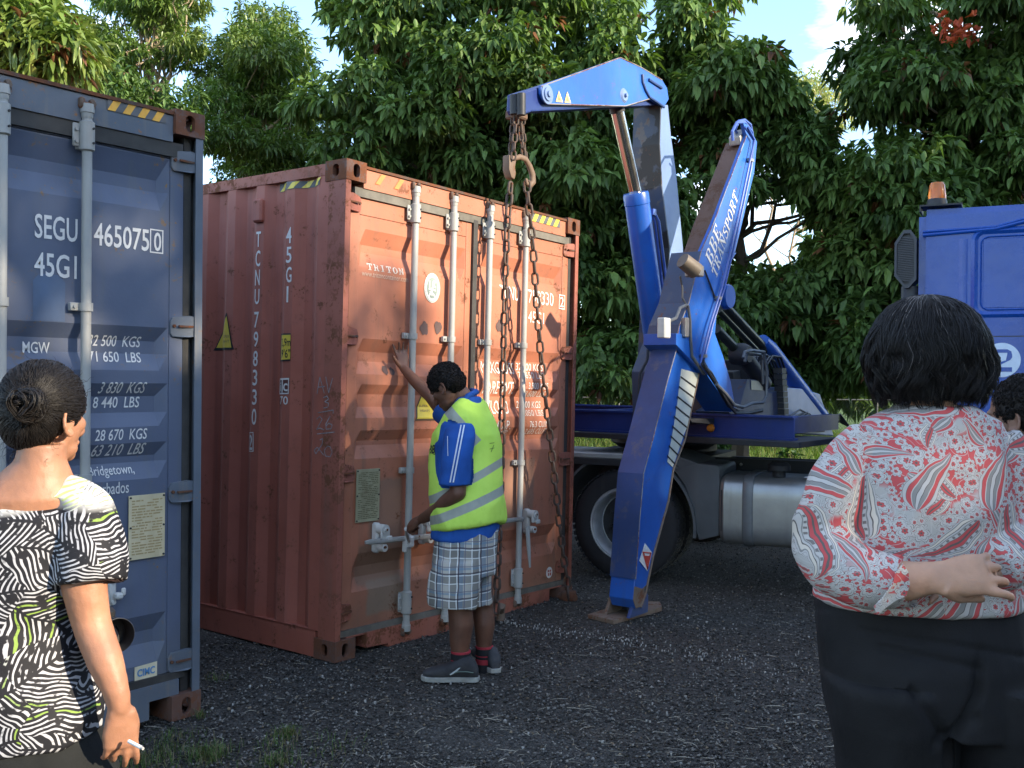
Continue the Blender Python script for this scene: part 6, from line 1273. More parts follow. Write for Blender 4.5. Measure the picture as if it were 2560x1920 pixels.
def hand(mb, w, d, n, side=1, curl=(.5, .6, .4), size=1.0, spread=.12, thumb=(.7, .55, -.2), tcurl=.4, wr=.026, straight=None):
    """w wrist, d towards knuckles, n back of the hand; side = which way the thumb lies"""
    d, n = unit(d), unit(n); n = unit(n-d*np.dot(n, d)); s = np.cross(d, n)*side; S = size; L_ = .092*S
    loft(mb, [(w-d*.01*S, s*wr*S, n*.020*S), (w+d*.025*S, s*.032*S, n*.019*S), (w+d*.06*S, s*.041*S, n*.016*S), (w+d*L_, s*.041*S, n*.0125*S), (w+d*(L_+.008*S), s*.036*S, n*.009*S)], 20, pw=2.6)
    for i, (o_, ln) in enumerate(((.031, .070), (.0105, .080), (-.0105, .075), (-.030, .058))):
        b = w+d*(L_-.006*S)+s*o_*S*1.0; dd = unit(d+s*(o_/.03)*spread); p = [b-dd*.02*S, b]; c = curl if straight is None or i not in straight else straight[i]; a = 0
        for j, (fr, cu) in enumerate(zip((.45, .31, .26), c)):
            a += cu*(1+.07*i); q = dd*math.cos(a)-n*math.sin(a); p.append(p[-1]+q*ln*fr*1.08*S)
        r = .0092*S*(1-.04*i); pp, rr = smoothpath(p, [r*1.05, r*1.06, r*1.0, r*.92, r*.72], 4); mb.tube(pp, rr, 12); blob(mb, pp[-1], s*rr[-1], n*rr[-1], dd*rr[-1], 6)
    b = w+d*.022*S+s*.024*S; t = unit(d*thumb[0]+s*thumb[1]+n*thumb[2]); t2 = unit(t*(1-tcurl)+d*tcurl*.9-s*.15*tcurl)
    p = [b-t*.012*S, b+t*.028*S, b+t*.028*S+t2*.030*S, b+t*.028*S+t2*.052*S]; pp, rr = smoothpath(p, [.017*S, .0135*S, .0108*S, .0085*S], 4); mb.tube(pp, rr, 12); blob(mb, pp[-1], s*rr[-1], n*rr[-1], t2*rr[-1], 6)
    return mb
def head(mb, C, fw, up, s=1.0, ears=True, jaw=1.0):
    fw = unit(fw); up = unit(np.array(up)-fw*np.dot(up, fw)); sd_ = np.cross(fw, up)
    def E(f, u, l=0.0): return np.array(C)+(fw*f+up*u+sd_*l)*s
    blob(mb, E(-.012, .030), fw*.098*s, sd_*.076*s, up*.088*s); blob(mb, E(.025, -.025), fw*.068*s, sd_*.062*s, up*.080*s); blob(mb, E(.040, -.078), fw*.050*s*jaw, sd_*.050*s, up*.036*s)
    blob(mb, E(.074, -.094), fw*.022*s, sd_*.024*s, up*.020*s); blob(mb, E(.080, .016), fw*.016*s, sd_*.046*s, up*.012*s)
    mb.tube([E(.085, .01), E(.100, -.012), E(.113, -.034), E(.106, -.044)], [.009*s, .012*s, .016*s, .012*s], 10)
    for l in (-1, 1): blob(mb, E(.095, -.040, l*.013), fw*.013*s, sd_*.010*s, up*.009*s, 8); blob(mb, E(.060, -.018, l*.040), fw*.024*s, sd_*.02*s, up*.022*s, 8)
    blob(mb, E(.091, -.062), fw*.013*s, sd_*.024*s, up*.0065*s, 8); blob(mb, E(.089, -.074), fw*.012*s, sd_*.021*s, up*.0075*s, 8)
    if ears:
        for l in (-1, 1):
            q = [E(-.002+.024*math.cos(t)-.006, -.018+.034*math.sin(t), l*(.078+.010*math.cos(t+2.6))) for t in np.linspace(.3, 5.6, 12)]
            mb.tube(q, .0062*s, 8); blob(mb, E(-.004, -.018, l*.074), fw*.019*s, sd_*.006*s, up*.026*s, 8)
    return E, fw, up, sd_
def fold(seed, amp, sx=5, sz=9, dirn=(1, .4)):
    def f(c):
        u = float(np.dot(c, RX)); w = float(np.dot(c, FX)); z = float(c[2]); a = mnoise.noise(Vector((u*sx*dirn[0]+z*sz*dirn[1], z*sz-u*sx*dirn[1], w*sx+seed))); b = mnoise.noise(Vector((u*sx*2.6, z*sz*2.2, w*sx*2.4+seed*2))); return amp*((1-abs(a)*2.2)*.9+b*.55)
    return f
# ------------------------------------------------------------------ the man
DM = 5.65; PM = FPX/DM
def Q(x, y, d=0.0): return AT(x, y, DM+d+.13*min(1.1, max(0, (1600-y)/520)))
fm = unit(-RX*math.cos(math.radians(28))+FX*math.sin(math.radians(28))); lm = np.cross(fm, UP)   # lm points to his right (away from viewer)
if np.dot(lm, FX) < 0: lm = -lm
g0 = Q(1175, 1700); man = thing('person', 'man in lime safety vest, blue shirt and plaid shorts opening red container door', 'person', (g0[0], g0[1], 0))
def msec(x, y, hp, w, d=0.0, k=1.0):      # hp = half extent seen in pixels, w = half shoulder width
    H = hp/PM; a = math.sqrt(max(H*H-(w*abs(np.dot(lm, RX)))**2, .0004))/abs(np.dot(fm, RX)); return (Q(x, y, d), fm*a*k, lm*w*k)
mb = MB()
loft(mb, [msec(1165, 1000, 27, .055), msec(1168, 1030, 36, .08), msec(1165, 1070, 52, .12), msec(1163, 1130, 66, .14), msec(1166, 1210, 68, .14), msec(1168, 1300, 66, .15), msec(1165, 1370, 76, .17), msec(1160, 1420, 72, .16)], 28)
limb(mb, [Q(1170, 1010), Q(1150, 985), Q(1130, 962)], [.058, .056, .055])
hu = unit(UP*.80-np.array(RX)*.0+fm*.55); hf = unit(fm*.80-UP*.62)
HC = Q(1116, 967, -.01); E, hfw, hup, hsd = head(mb, HC, hf, hu, 1.0)
# near arm (his left) to the door handle
limb(mb, [Q(1150, 1085, -.15), Q(1146, 1150, -.18), Q(1145, 1232, -.20)], [.055, .052, .044])
limb(mb, [Q(1145, 1232, -.20), Q(1112, 1258, -.13), Q(1080, 1283, -.01), Q(1056, 1297, .07)], [.045, .044, .036, .029])
wd = Q(1054, 1298, .08); kd = Q(1020, 1310, .16)
hand(mb, wd, kd-wd, UP*.75-FX*.5-RX*.1, side=-1, curl=(.75, 1.15, .8), size=1.03, thumb=(.75, .45, -.45), tcurl=.6)
# raised far arm
limb(mb, [Q(1160, 1050, .16), Q(1112, 1030, .30), Q(1078, 992, .34)], [.055, .046, .040])
limb(mb, [Q(1078, 992, .34), Q(1040, 955, .42), Q(1010, 922, .48)], [.040, .037, .026])
hand(mb, Q(1010, 922, .48), Q(1000, 862, .51)-Q(1010, 922, .48), -RX*.25+FX*.5+UP*.1, side=1, curl=(.12, .15, .1), size=.98, spread=.22, thumb=(.5, .65, -.5), tcurl=.3, straight={0: (.02, .05, .05), 1: (.2, .3, .2)})
# legs
limb(mb, [Q(1140, 1390, -.09), Q(1146, 1470, -.09), Q(1150, 1525, -.08), Q(1153, 1560, -.07), Q(1150, 1610, -.06), Q(1152, 1650, -.06), Q(1153, 1680, -.05)], [.085, .076, .066, .069, .055, .040, .040])
limb(mb, [Q(1190, 1390, .09), Q(1200, 1470, .09), Q(1207, 1520, .10), Q(1211, 1560, .10), Q(1210, 1600, .11), Q(1211, 1640, .11), Q(1214, 1668, .12)], [.085, .072, .060, .060, .048, .036, .038])
fuse(mb, 'body', SKM, man, .0056, 3)
for l in (-1, 1):
    MB().add(*[[], []]) ; mbq = MB(); blob(mbq, E(.080, -.004, l*.030), hfw*.010, hsd*.012, hup*.008, 10); mbq.build('eye', flat('eyeball', (.30, .25, .22), .2, bump=0) if l < 0 else bpy.data.materials['eyeball'], man, smooth=True)
    MB().tube([E(.093, .016, l*.012), E(.091, .022, l*.028), E(.078, .019, l*.046)], .0035, 6).build('eyebrow', HAIRC, man)
# hair: a close cap with tight curls
mb = MB(); blob(mb, E(-.018, .042), hfw*.106, hsd*.086, hup*.092); blob(mb, E(-.060, .000), hfw*.062, hsd*.078, hup*.070)
hair = fuse(mb, 'hair', HAIRC, man, .007, 1, lambda c: .004*nz(c, 45)+.003*nz(c, 110, 3))
def curls(o, n, r, test, name, mat, parent, rad=.0022, turns=1.6, lift=.004):
    vs = [(v.co+WM[o.name].translation, v.normal) for v in o.data.vertices]; paths = []
    for k in range(n):
        p, nn = vs[int(rng.integers(len(vs)))]
        if not test(np.array(p)): continue
        p = np.array(p); nn = np.array(nn); a = unit(np.cross(nn, rng.normal(0, 1, 3))); b = np.cross(nn, a); ph = rng.uniform(0, 6.28); t = np.linspace(0, 1, 8)[:, None]
        paths.append(p+nn*(lift*(t*1.6-.4)) + (a*np.cos(ph+t*turns*6.28)+b*np.sin(ph+t*turns*6.28))*r*(1-.3*t)+a*t*r*rng.uniform(0, 2))
    return strands(name, paths, rad, mat, parent, 3)
curls(hair, 2600, .0055, lambda p: True, 'curls', HAIRC, man)
# shirt (shoulder, sleeve, tail) and vest
SHB = cloth('blue_polo', (.018, .085, .33), .2); mb = MB()
loft(mb, [msec(1172, 992, 29, .075), msec(1170, 1020, 42, .13), msec(1166, 1060, 66, .185), msec(1164, 1110, 80, .195), msec(1168, 1300, 84, .19), (Q(1160, 1338), fm*.185, lm*.185), (Q(1158, 1346), fm*.175, lm*.18)], 28)
pp, rr = smoothpath([Q(1156, 1058, -.12), Q(1149, 1092, -.175), Q(1142, 1160, -.20), Q(1136, 1212, -.20)], [.070, .084, .082, .084], 5)
loft(mb, [(p, RX*r*1.0+FX*0, FX*r*.85) for p, r in zip(pp, rr)], 24)
pp, rr = smoothpath([Q(1165, 1050, .15), Q(1130, 1045, .25), Q(1105, 1025, .30)], [.07, .075, .072], 5); mb.tube(pp, rr, 20)
shirt = fuse(mb, 'polo_shirt', SHB, man, .007, 3, fold(4, .004, 7, 6))
for q in (0, 8):
    stick(shirt, poly_bm([[(1151+q-k*4.6, 1062+k*24), (1154.5+q-k*4.6, 1062+k*24), (1154.5+q-(k+1)*4.6, 1062+(k+1)*24), (1151+q-(k+1)*4.6, 1062+(k+1)*24)] for k in range(6)]), 'sleeve_stripe', flat('white_stripe', (.62, .66, .72), .7, bump=0) if q == 0 else bpy.data.materials['white_stripe'], man, .004, 2)
stick(shirt, poly_bm([[(1118, 1090), (1119.5, 1090), (1120.5, 1140), (1119, 1140)]]), 'seam_piping', bpy.data.materials['white_stripe'], man, .004, 2)
o = stick(shirt, poly_bm([[(1168, 978), (1180, 970), (1190, 976), (1186, 984)]]), 'collar_trim', SHB, man, .006, 1)
MB().tube([Q(1150, 1018, -.09), Q(1170, 990, -.07), Q(1190, 980, .0), Q(1180, 976, .08), Q(1150, 1000, .1)], [.012, .016, .018, .016, .012], 10).build('collar', SHB, man, smooth=True)
M = Mt('lime_vest'); c = M.co(); s = M.sep(c); u = M.math('ADD', M.math('MULTIPLY', s[0], float(RX[0])), M.math('MULTIPLY', s[1], float(RX[1]))); z = s[2]
def rel(p): p = p-np.array(man.location); return float(np.dot(p, RX)), float(p[2])
lime = M.mix(M.step(M.noise(c, 5, 4), .35, .7), (.48, .72, .09, 1), (.58, .83, .13, 1))
lime = M.mix(M.math('MULTIPLY', M.step(M.noise(c, 11, 5, .7), .62, .75), .35), lime, (.22, .38, .04, 1))
msk = None
def bandmask(pa, pb, w):
    (ua, za), (ub, zb) = rel(pa), rel(pb); k = (zb-za)/(ub-ua); zc = M.math('ADD', M.math('MULTIPLY', M.math('SUBTRACT', u, ua), k), za); dd = M.math('ABSOLUTE', M.math('SUBTRACT', z, zc)); return M.step(dd, w/2+.001, w/2-.001)
b1 = bandmask(Q(1255, 1152), Q(1150, 1208), .048); b2 = bandmask(Q(1256, 1222), Q(1130, 1276), .052)
pa, pb = rel(Q(1140, 1042)), rel(Q(1196, 1104)); L2 = math.hypot(pb[0]-pa[0], pb[1]-pa[1]); ex, ez = (pb[0]-pa[0])/L2, (pb[1]-pa[1])/L2
du = M.math('SUBTRACT', u, pa[0]); dz = M.math('SUBTRACT', z, pa[1]); al = M.math('ADD', M.math('MULTIPLY', du, ex), M.math('MULTIPLY', dz, ez)); ac = M.math('ABSOLUTE', M.math('SUBTRACT', M.math('MULTIPLY', du, ez), M.math('MULTIPLY', dz, ex)))
b3 = M.math('MULTIPLY', M.step(ac, .030, .028), M.math('MULTIPLY', M.step(al, L2+.001, L2-.001), M.step(al, -.12, -.118)))
msk = M.math('MAXIMUM', b3, M.math('MAXIMUM', b1, b2)); tape = M.mix(M.noise(c, 30, 3), (.26, .29, .26, 1), (.38, .38, .30, 1))
VEST = M.bsdf(M.mix(msk, lime, tape), M.math('SUBTRACT', .8, M.math('MULTIPLY', msk, .35)), nrm=M.bump(M.noise(c, 18, 3), .3, .01), spec=.3)
mb = MB()
loft(mb, [msec(1174, 994, 26, .095), msec(1176, 1010, 40, .145), msec(1172, 1040, 62, .175), msec(1164, 1085, 86, .175), msec(1163, 1130, 92, .17), msec(1164, 1180, 93, .175), msec(1167, 1240, 93, .20), (Q(1172, 1290), fm*.205+UP*-.018*0, lm*.215), (Q(1173, 1312), fm*.20-UP*.035, lm*.215-UP*.01), (Q(1173, 1318), fm*.19-UP*.035, lm*.205-UP*.01)], 32)
vest = fuse(mb, 'safety_vest', VEST, man, .0065, 3, fold(9, .010, 5, 4))
# armhole: the blue sleeve must lie outside the vest, so the arm side is cut back
tv = np.array(WM[man.name].translation); hole_c = Q(1148, 1125, -.17)
bm = bmesh.new(); bm.from_mesh(vest.data); kill = []
for f in bm.faces:
    p = np.array(f.calc_center_median())+tv; r_ = p-CP; t_ = np.dot(r_, _f); X = 1280+FPX*np.dot(r_, _r2)/t_; Y = 960-FPX*np.dot(r_, _u2)/t_
    if np.dot(np.array(f.normal), -FX) > -.1 and t_ < DM+.02 and inpoly(X, Y, [(1120, 1048), (1140, 1054), (1162, 1074), (1176, 1105), (1183, 1150), (1184, 1190), (1180, 1214), (1112, 1200), (1102, 1170), (1100, 1120), (1108, 1075)]): kill.append(f)
bmesh.ops.delete(bm, geom=kill, context='FACES'); bm.to_mesh(vest.data); bm.free()
stick(vest, fit(text_bm('BBE', .3, .03), 1071, 1096, 1134, 1112) if False else fit(text_bm('BBE', .3, .03), 1071, 1096, 1134, 1112), 'vest_lettering', BLK, man, .004, 1)
stick(vest, poly_bm([[(1083, 1134), (1094, 1137), (1093.5, 1139), (1083, 1136)], [(1224, 1122), (1236, 1119), (1236, 1120.5), (1224, 1123.5)], [(1227, 1130), (1234, 1112), (1235.5, 1112.5), (1228.5, 1130)], [(1224, 1108), (1236, 1106), (1236, 1107.5), (1224, 1109.5)]]), 'vest_lettering', flat('faded_green_print', (.10, .22, .03), .7, bump=0), man, .004, 1)
# shorts with plaid
M = Mt('plaid_shorts'); c = M.co(); s = M.sep(c); nzv = M.math('MULTIPLY', M.math('SUBTRACT', M.noise(c, 7, 2), .5), .02)
u = M.math('ADD', M.math('ADD', M.math('MULTIPLY', s[0], float(RX[0])), M.math('MULTIPLY', s[1], float(RX[1]))), nzv); v = M.math('ADD', s[2], nzv)
def fr(x, p, off=0.0): return M.math('FRACT', M.math('ADD', M.math('DIVIDE', x, p), 10+off))
def stripe(x, p, c0, w): d = M.math('ABSOLUTE', M.math('SUBTRACT', fr(x, p), c0)); return M.step(d, w/p/2+.008, w/p/2-.008)
base = (.44, .41, .35, 1); col = M.mix(M.math('MULTIPLY', stripe(u, .118, .25, .045), .75), base, (.17, .165, .145, 1)); col = M.mix(M.math('MULTIPLY', stripe(v, .13, .30, .055), .7), col, (.16, .155, .14, 1))
col = M.mix(M.math('MULTIPLY', stripe(u, .118, .62, .022), .7), col, (.13, .19, .25, 1)); col = M.mix(M.math('MULTIPLY', stripe(v, .13, .72, .012), .6), col, (.13, .22, .30, 1))
for cc_, w_, k_ in ((.10, .006, (.72, .72, .68, 1)), (.43, .005, (.72, .72, .68, 1)), (.50, .007, (.04, .03, .05, 1)), (.78, .004, (.10, .10, .16, 1))):
    col = M.mix(M.math('MULTIPLY', stripe(u, .118, cc_, w_), .85), col, k_); col = M.mix(M.math('MULTIPLY', stripe(v, .13, cc_+.03, w_), .8), col, k_)
PLAID = M.bsdf(col, .85, nrm=M.bump(M.noise(c, 25, 3), .3, .008), spec=.2)
mb = MB()
loft(mb, [msec(1170, 1285, 76, .175), msec(1166, 1330, 79, .185), msec(1160, 1400, 81, .19), msec(1160, 1432, 80, .185)], 28)
loft(mb, [(Q(1148, 1400, -.09), RX*.135, FX*.11), (Q(1140, 1440, -.09), RX*.145, FX*.12), (Q(1134, 1480, -.09), RX*.137, FX*.122), (Q(1133, 1512, -.09), RX*.132+UP*-.012, FX*.12), (Q(1133, 1512, -.09), RX*.11, FX*.10)], 24)
loft(mb, [(Q(1186, 1400, .09), RX*.10, FX*.11), (Q(1192, 1440, .09), RX*.086, FX*.12), (Q(1192, 1480, .09), RX*.088, FX*.12), (Q(1192, 1506, .09), RX*.094, FX*.12), (Q(1192, 1504, .09), RX*.08, FX*.10)], 24)
fuse(mb, 'plaid_shorts', PLAID, man, .0065, 2, fold(14, .010, 6, 2, (1, .15)))
# socks and shoes
SOCKR = cloth('red_sock', (.34, .035, .045)); SOCKB = cloth('black_sock', (.02, .02, .022))
for (cx, cy, dd, k) in ((1152, 1626, -.06, 1.0), (1211, 1614, .11, .92)):
    for a, b, mt, nm in ((0, 6, SOCKR, 'sock_band'), (6, 22, SOCKB, 'sock'), (22, 25, SOCKR, 'sock_band'), (25, 31, SOCKB, 'sock'), (31, 44, SOCKR, 'sock_band'), (44, 64, SOCKB, 'sock')):
        r = .0535*k; mb = MB(); mb.tube([Q(cx, cy+a, dd), Q(cx, cy+a+.8, dd), Q(cx, cy+b-.8, dd), Q(cx, cy+b, dd)], [r*.98, r*1.02, r*1.02, r*.98], 24); mb.build(nm, mt, man, smooth=True)
SHOE = cloth('dark_grey_trainer', (.045, .045, .048), .35, .75); SOLE = flat('worn_pale_sole', (.30, .30, .27), .8, var=.3); GRN = cloth('grey_green_trim', (.12, .16, .14))
def shoe(heel, toe, top, w, parent, z0=.0, hgt=.095, oh=1.0):
    heel, toe = np.array(heel), np.array(toe); heel[2] = toe[2] = 0; d = toe-heel; L_ = np.linalg.norm(d); d /= L_; s = np.cross(UP, d); mb = MB()
    prof = [(0.0, .026, .055, .050), (.05, .036, .070, .088), (.15, .038, .075, .118), (.30, .038, .082, .108), (.45, .040, .060, .088), (.62, .047, .052, .070), (.80, .050, .044, .056), (.93, .040, .034, .044), (1.0, .020, .022, .034)]
    loft(mb, [(heel+d*L_*t+UP*(h*.5+.016), s*ww*w, UP*(h*.5)) for t, ww, _, h in prof], 24, pw=2.4)
    o1 = fuse(mb, 'shoe', SHOE, parent, .005, 2, lambda c: .0015*nz(c, 60))
    mb = MB(); n = 24; P_ = []
    for t, ww in ((-.02, .012), (0, .030), (.06, .040), (.2, .041), (.4, .040), (.6, .050), (.8, .054), (.94, .044), (1.02, .024), (1.04, .008)): P_.append((t, ww))
    top_ = [heel+d*L_*t+s*ww*w for t, ww in P_]+[heel+d*L_*t-s*ww*w for t, ww in P_[::-1]]
    mb.prism([p+UP*.0 for p in top_], UP*.026); mb.build('sole', SOLE, parent, bevel=.004)
    return d, s, L_
d, s_, L_ = shoe(PL(1196, 1702, 2, 0), PL(1058, 1699, 2, 0), 0, 1.05, man)
hh = PL(1196, 1702, 2, 0)
MB().tube([hh+d*L_*.30-s_*.034*np.sign(np.dot(s_, FX))+UP*.085, hh+d*L_*.42-s_*.04*np.sign(np.dot(s_, FX))+UP*.055, hh+d*L_*.50-s_*.046*np.sign(np.dot(s_, FX))+UP*.042], [.004, .007, .003], 6).build('shoe_stripe', flat('pale_shoe_print', (.45, .47, .44), .6, bump=0), man)
MB().tube([hh+d*L_*t-s_*.043*np.sign(np.dot(s_, FX))+UP*z_ for t, z_ in ((.08, .055), (.22, .06), (.36, .058), (.5, .045))], .0035, 6).build('shoe_seam', GRN, man)
for k in range(5):
    c_ = hh+d*L_*(.46+.07*k)+UP*(.088-.008*k); MB().tube([c_-s_*.026, c_+UP*.008, c_+s_*.026], .0028, 6).build('shoelace', BLK, man)
d2, _, _ = shoe(PL(1240, 1683, 2, 0), PL(1185, 1668, 2, 0)+FX*.22, 0, 1.0, man)
hb0 = PL(1023, 1350, 1, -.07); hb1 = Q(1014, 1322, .17)
lv = MB().tube([hb0, hb0*.5+hb1*.5+[0, 0, -.01], hb1], [.017, .015, .013], 8, flat=.7).build('swung_handle', GALVW, rdoors[0], smooth=True)
# ------------------------------------------------------------------ woman at right, paisley blouse
DR = 2.35
def R_(x, y, d=0.0): return AT(x, y, DR+d)
gr = R_(2310, 1500); wr_ = thing('person', 'woman in red and grey paisley blouse and black trousers, hands clasped behind her back', 'person', (gr[0], gr[1], 0))
PR = FPX/DR
def rs(x0, x1, y, th, d=0.0, tl=0.0): c_ = R_((x0+x1)/2, y, d); return (c_, RX*(x1-x0)/2/PR+UP*tl, FX*th)
mb = MB()
loft(mb, [rs(2285, 2375, 985, .055, -.0), rs(2280, 2390, 1015, .058), rs(2260, 2415, 1045, .065, .02), rs(2190, 2460, 1085, .07, .03), rs(2150, 2470, 1200, .09, .02), rs(2150, 2460, 1400, .10, .02), rs(2130, 2460, 1550, .10, .02)], 28)
head(mb, R_(2328, 893, .03), FX*.97-RX*.1, UP, .93, ears=False)
# left arm (image left) : shoulder, elbow out to the left, forearm back to the waist
limb(mb, [R_(2180, 1140, .0), R_(2128, 1190, -.0), R_(2085, 1270, -.02), R_(2070, 1360, -.03), R_(2095, 1412, -.09)], [.04, .048, .052, .052, .05])
limb(mb, [R_(2095, 1415, -.09), R_(2170, 1448, -.16), R_(2262, 1452, -.22), R_(2332, 1442, -.235)], [.058, .052, .042, .032])
hand(mb, R_(2332, 1445, -.245), R_(2420, 1438, -.255)-R_(2332, 1445, -.245), -FX*.90+UP*.38, side=1, curl=(.28, .80, .7), size=1.07, spread=.24, thumb=(.8, .42, -.7), tcurl=.5, wr=.031, straight={0: (.08, .60, .6), 1: (.22, .75, .7), 3: (.38, .9, .7)})
# the other hand, palm out, held below the first
limb(mb, [R_(2555, 1360, -.06), R_(2530, 1405, -.11), R_(2490, 1428, -.135), R_(2462, 1432, -.14)], [.048, .042, .032, .026])
hand(mb, R_(2462, 1434, -.14), -RX*.95-UP*.12, FX*.9+UP*.1, side=1, curl=(.3, .4, .3), size=.92, thumb=(.6, .5, -.2))
limb(mb, [R_(2490, 1130, .0), R_(2545, 1220, .0), R_(2565, 1300, -.01), R_(2555, 1365, -.06)], [.04, .05, .055, .05])
loft(mb, [rs(2130, 2340, 1550, .09), (R_(2235, 1750), RX*.07, FX*.07), (np.array([*R_(2240, 1900)[:2], .45]), RX*.06, FX*.06), (np.array([*R_(2245, 1900)[:2], .08]), RX*.045, FX*.05)], 20); loft(mb, [rs(2350, 2500, 1550, .09), (R_(2465, 1750), RX*.06, FX*.07), (np.array([*R_(2465, 1900)[:2], .45]), RX*.05, FX*.06), (np.array([*R_(2457, 1900)[:2], .08]), RX*.045, FX*.05)], 20)
fuse(mb, 'body', SKR, wr_, .0052, 3, lambda c: .0008*nz(c, 70))
# paisley cloth
def uvm(M, k=1.0):
    c = M.co(); s = M.sep(c); u = M.math('ADD', M.math('MULTIPLY', s[0], float(RX[0])), M.math('MULTIPLY', s[1], float(RX[1]))); w = M.math('ADD', M.math('MULTIPLY', s[0], float(FX[0])), M.math('MULTIPLY', s[1], float(FX[1])))
    return c, M.math('ADD', u, M.math('MULTIPLY', w, .12)), s[2]
M = Mt('paisley_cloth'); c, u, v = uvm(M); P_ = M.comb(M.math('ADD', u, M.math('MULTIPLY', M.math('SUBTRACT', M.noise(c, 11, 2), .5), .03)), M.math('ADD', v, M.math('MULTIPLY', M.math('SUBTRACT', M.noise(M.vm('ADD', c, (3, 3, 3)), 11, 2), .5), .03)))
CORAL, GREY, PALE, INK, CREAM = (.52, .085, .085, 1), (.25, .24, .225, 1), (.50, .47, .44, 1), (.13, .11, .10, 1), (.62, .55, .46, 1)
def cell(M, P_, sc, rnd=1.0):
    vo = M.voro(P_, sc, dims='2D', rand=rnd); d = M.vm('SUBTRACT', P_, vo[2]); ds = M.sep(d); cs = M.sep(vo[1]); a = M.math('MULTIPLY', cs[0], 6.283); ca, sa = M.math('COSINE', a), M.math('SINE', a)
    x = M.math('MULTIPLY', M.math('ADD', M.math('MULTIPLY', ds[0], ca), M.math('MULTIPLY', ds[1], sa)), sc); y = M.math('MULTIPLY', M.math('SUBTRACT', M.math('MULTIPLY', ds[1], ca), M.math('MULTIPLY', ds[0], sa)), sc); return x, y, cs
def paisley(M, P_, sc, base, off, rnd=1.0):
    """teardrops with nested outlines; returns colour over base"""
    x, y, cs = cell(M, M.vm('ADD', P_, off), sc, rnd)
    y2 = M.math('ADD', y, .30); xb = M.math('SUBTRACT', x, M.math('MULTIPLY', M.math('MULTIPLY', y2, y2), .55))
    t = M.math('ADD', y, .38, clamp=False); tp = M.math('MAXIMUM', t, .0001); wd_ = M.math('MULTIPLY', M.math('MULTIPLY', M.math('POWER', tp, .5), M.math('MAXIMUM', M.math('SUBTRACT', .98, tp), .001)), .62)
    q = M.math('DIVIDE', M.math('ABSOLUTE', xb), wd_); q = M.math('MAXIMUM', q, M.math('MULTIPLY', M.step(t, .001, -.001), 5)); q = M.math('MINIMUM', q, 5)
    ins = M.step(q, 1.0, .97); rings = M.ramp(M.math('MULTIPLY', q, .98), [(0, INK[:3]), (.07, CORAL[:3]), (.26, INK[:3]), (.30, PALE[:3]), (.50, GREY[:3]), (.56, PALE[:3]), (.66, INK[:3]), (.70, CREAM[:3]), (.84, GREY[:3]), (.90, PALE[:3]), (.955, INK[:3])], 'CONSTANT')
    dots = M.math('MULTIPLY', M.step(M.math('SINE', M.math('MULTIPLY', y, 70)), .1, .4), M.math('MULTIPLY', M.step(q, .32, .34), M.step(q, .50, .48))); rings = M.mix(M.math('MULTIPLY', dots, .85), rings, INK)
    alt = M.mix(M.step(cs[2], .5, .51), rings, M.ramp(M.math('MULTIPLY', q, .98), [(0, PALE[:3]), (.12, INK[:3]), (.16, GREY[:3]), (.4, PALE[:3]), (.46, CORAL[:3]), (.72, INK[:3]), (.75, PALE[:3]), (.94, INK[:3])], 'CONSTANT'))
    return M.mix(ins, base, alt), ins
def flowers(M, P_, sc, base, off, cA, cB, thr=.42):
    x, y, cs = cell(M, M.vm('ADD', P_, off), sc); r = M.math('SQRT', M.math('ADD', M.math('MULTIPLY', x, x), M.math('MULTIPLY', y, y))); an = M.math('ARCTAN2', y, x)
    pet = M.math('MULTIPLY', M.math('ADD', M.math('MULTIPLY', M.math('ABSOLUTE', M.math('SINE', M.math('MULTIPLY', an, 3.0))), .35), .65), thr); q = M.math('DIVIDE', r, pet)
    f = M.ramp(M.math('MULTIPLY', q, .9), [(0, INK[:3]), (.12, cB[:3]), (.30, INK[:3]), (.34, cA[:3]), (.62, GREY[:3]), (.68, cA[:3]), (.84, INK[:3])], 'CONSTANT'); return M.mix(M.step(q, 1.0, .98), base, f)
bgc = M.mix(M.step(M.noise(P_, 7, 3), .54, .58), CORAL, (.42, .40, .37, 1))
bgc = flowers(M, P_, 46, bgc, (.3, .1, 0), PALE, CORAL, .5); bgc = flowers(M, P_, 26, bgc, (.7, .4, 0), PALE, CORAL, .46)
x, y, cs = cell(M, M.vm('ADD', P_, (.13, .77, 0)), 18); vine = M.step(M.math('ABSOLUTE', M.math('SUBTRACT', M.math('SINE', M.math('ADD', M.math('MULTIPLY', x, 9), M.math('MULTIPLY', M.math('MULTIPLY', y, y), 14))), .1)), .16, .10); bgc = M.mix(M.math('MULTIPLY', vine, .75), bgc, PALE)
colr, _i = paisley(M, P_, 12, bgc, (.21, .37, 0)); colr, _i = paisley(M, P_, 6.6, colr, (.05, .11, 0), .85)
PAIS = M.bsdf(colr, .75, nrm=M.bump(M.noise(c, 30, 3), .25, .006), spec=.25)
mb = MB()
loft(mb, [rs(2252, 2425, 1018, .085, .015), rs(2235, 2440, 1028, .095, .02), rs(2170, 2490, 1052, .115, .03), rs(2125, 2505, 1090, .125, .03), rs(2115, 2512, 1150, .145, .02), rs(2100, 2522, 1250, .165, .02), rs(2075, 2525, 1370, .165, .02), rs(2052, 2535, 1450, .17, .02), rs(2042, 2546, 1498, .175, .02), rs(2044, 2544, 1504, .17, .02)], 32, pw=2.3)
pp, rr = smoothpath([R_(2180, 1115, .01), R_(2128, 1172, -.0), R_(2082, 1260, -.02), R_(2068, 1350, -.03), R_(2095, 1408, -.09), R_(2150, 1438, -.15), R_(2215, 1452, -.19), R_(2262, 1454, -.215)], [.066, .070, .072, .073, .072, .064, .055, .051], 5); mb.tube(pp, rr, 26)
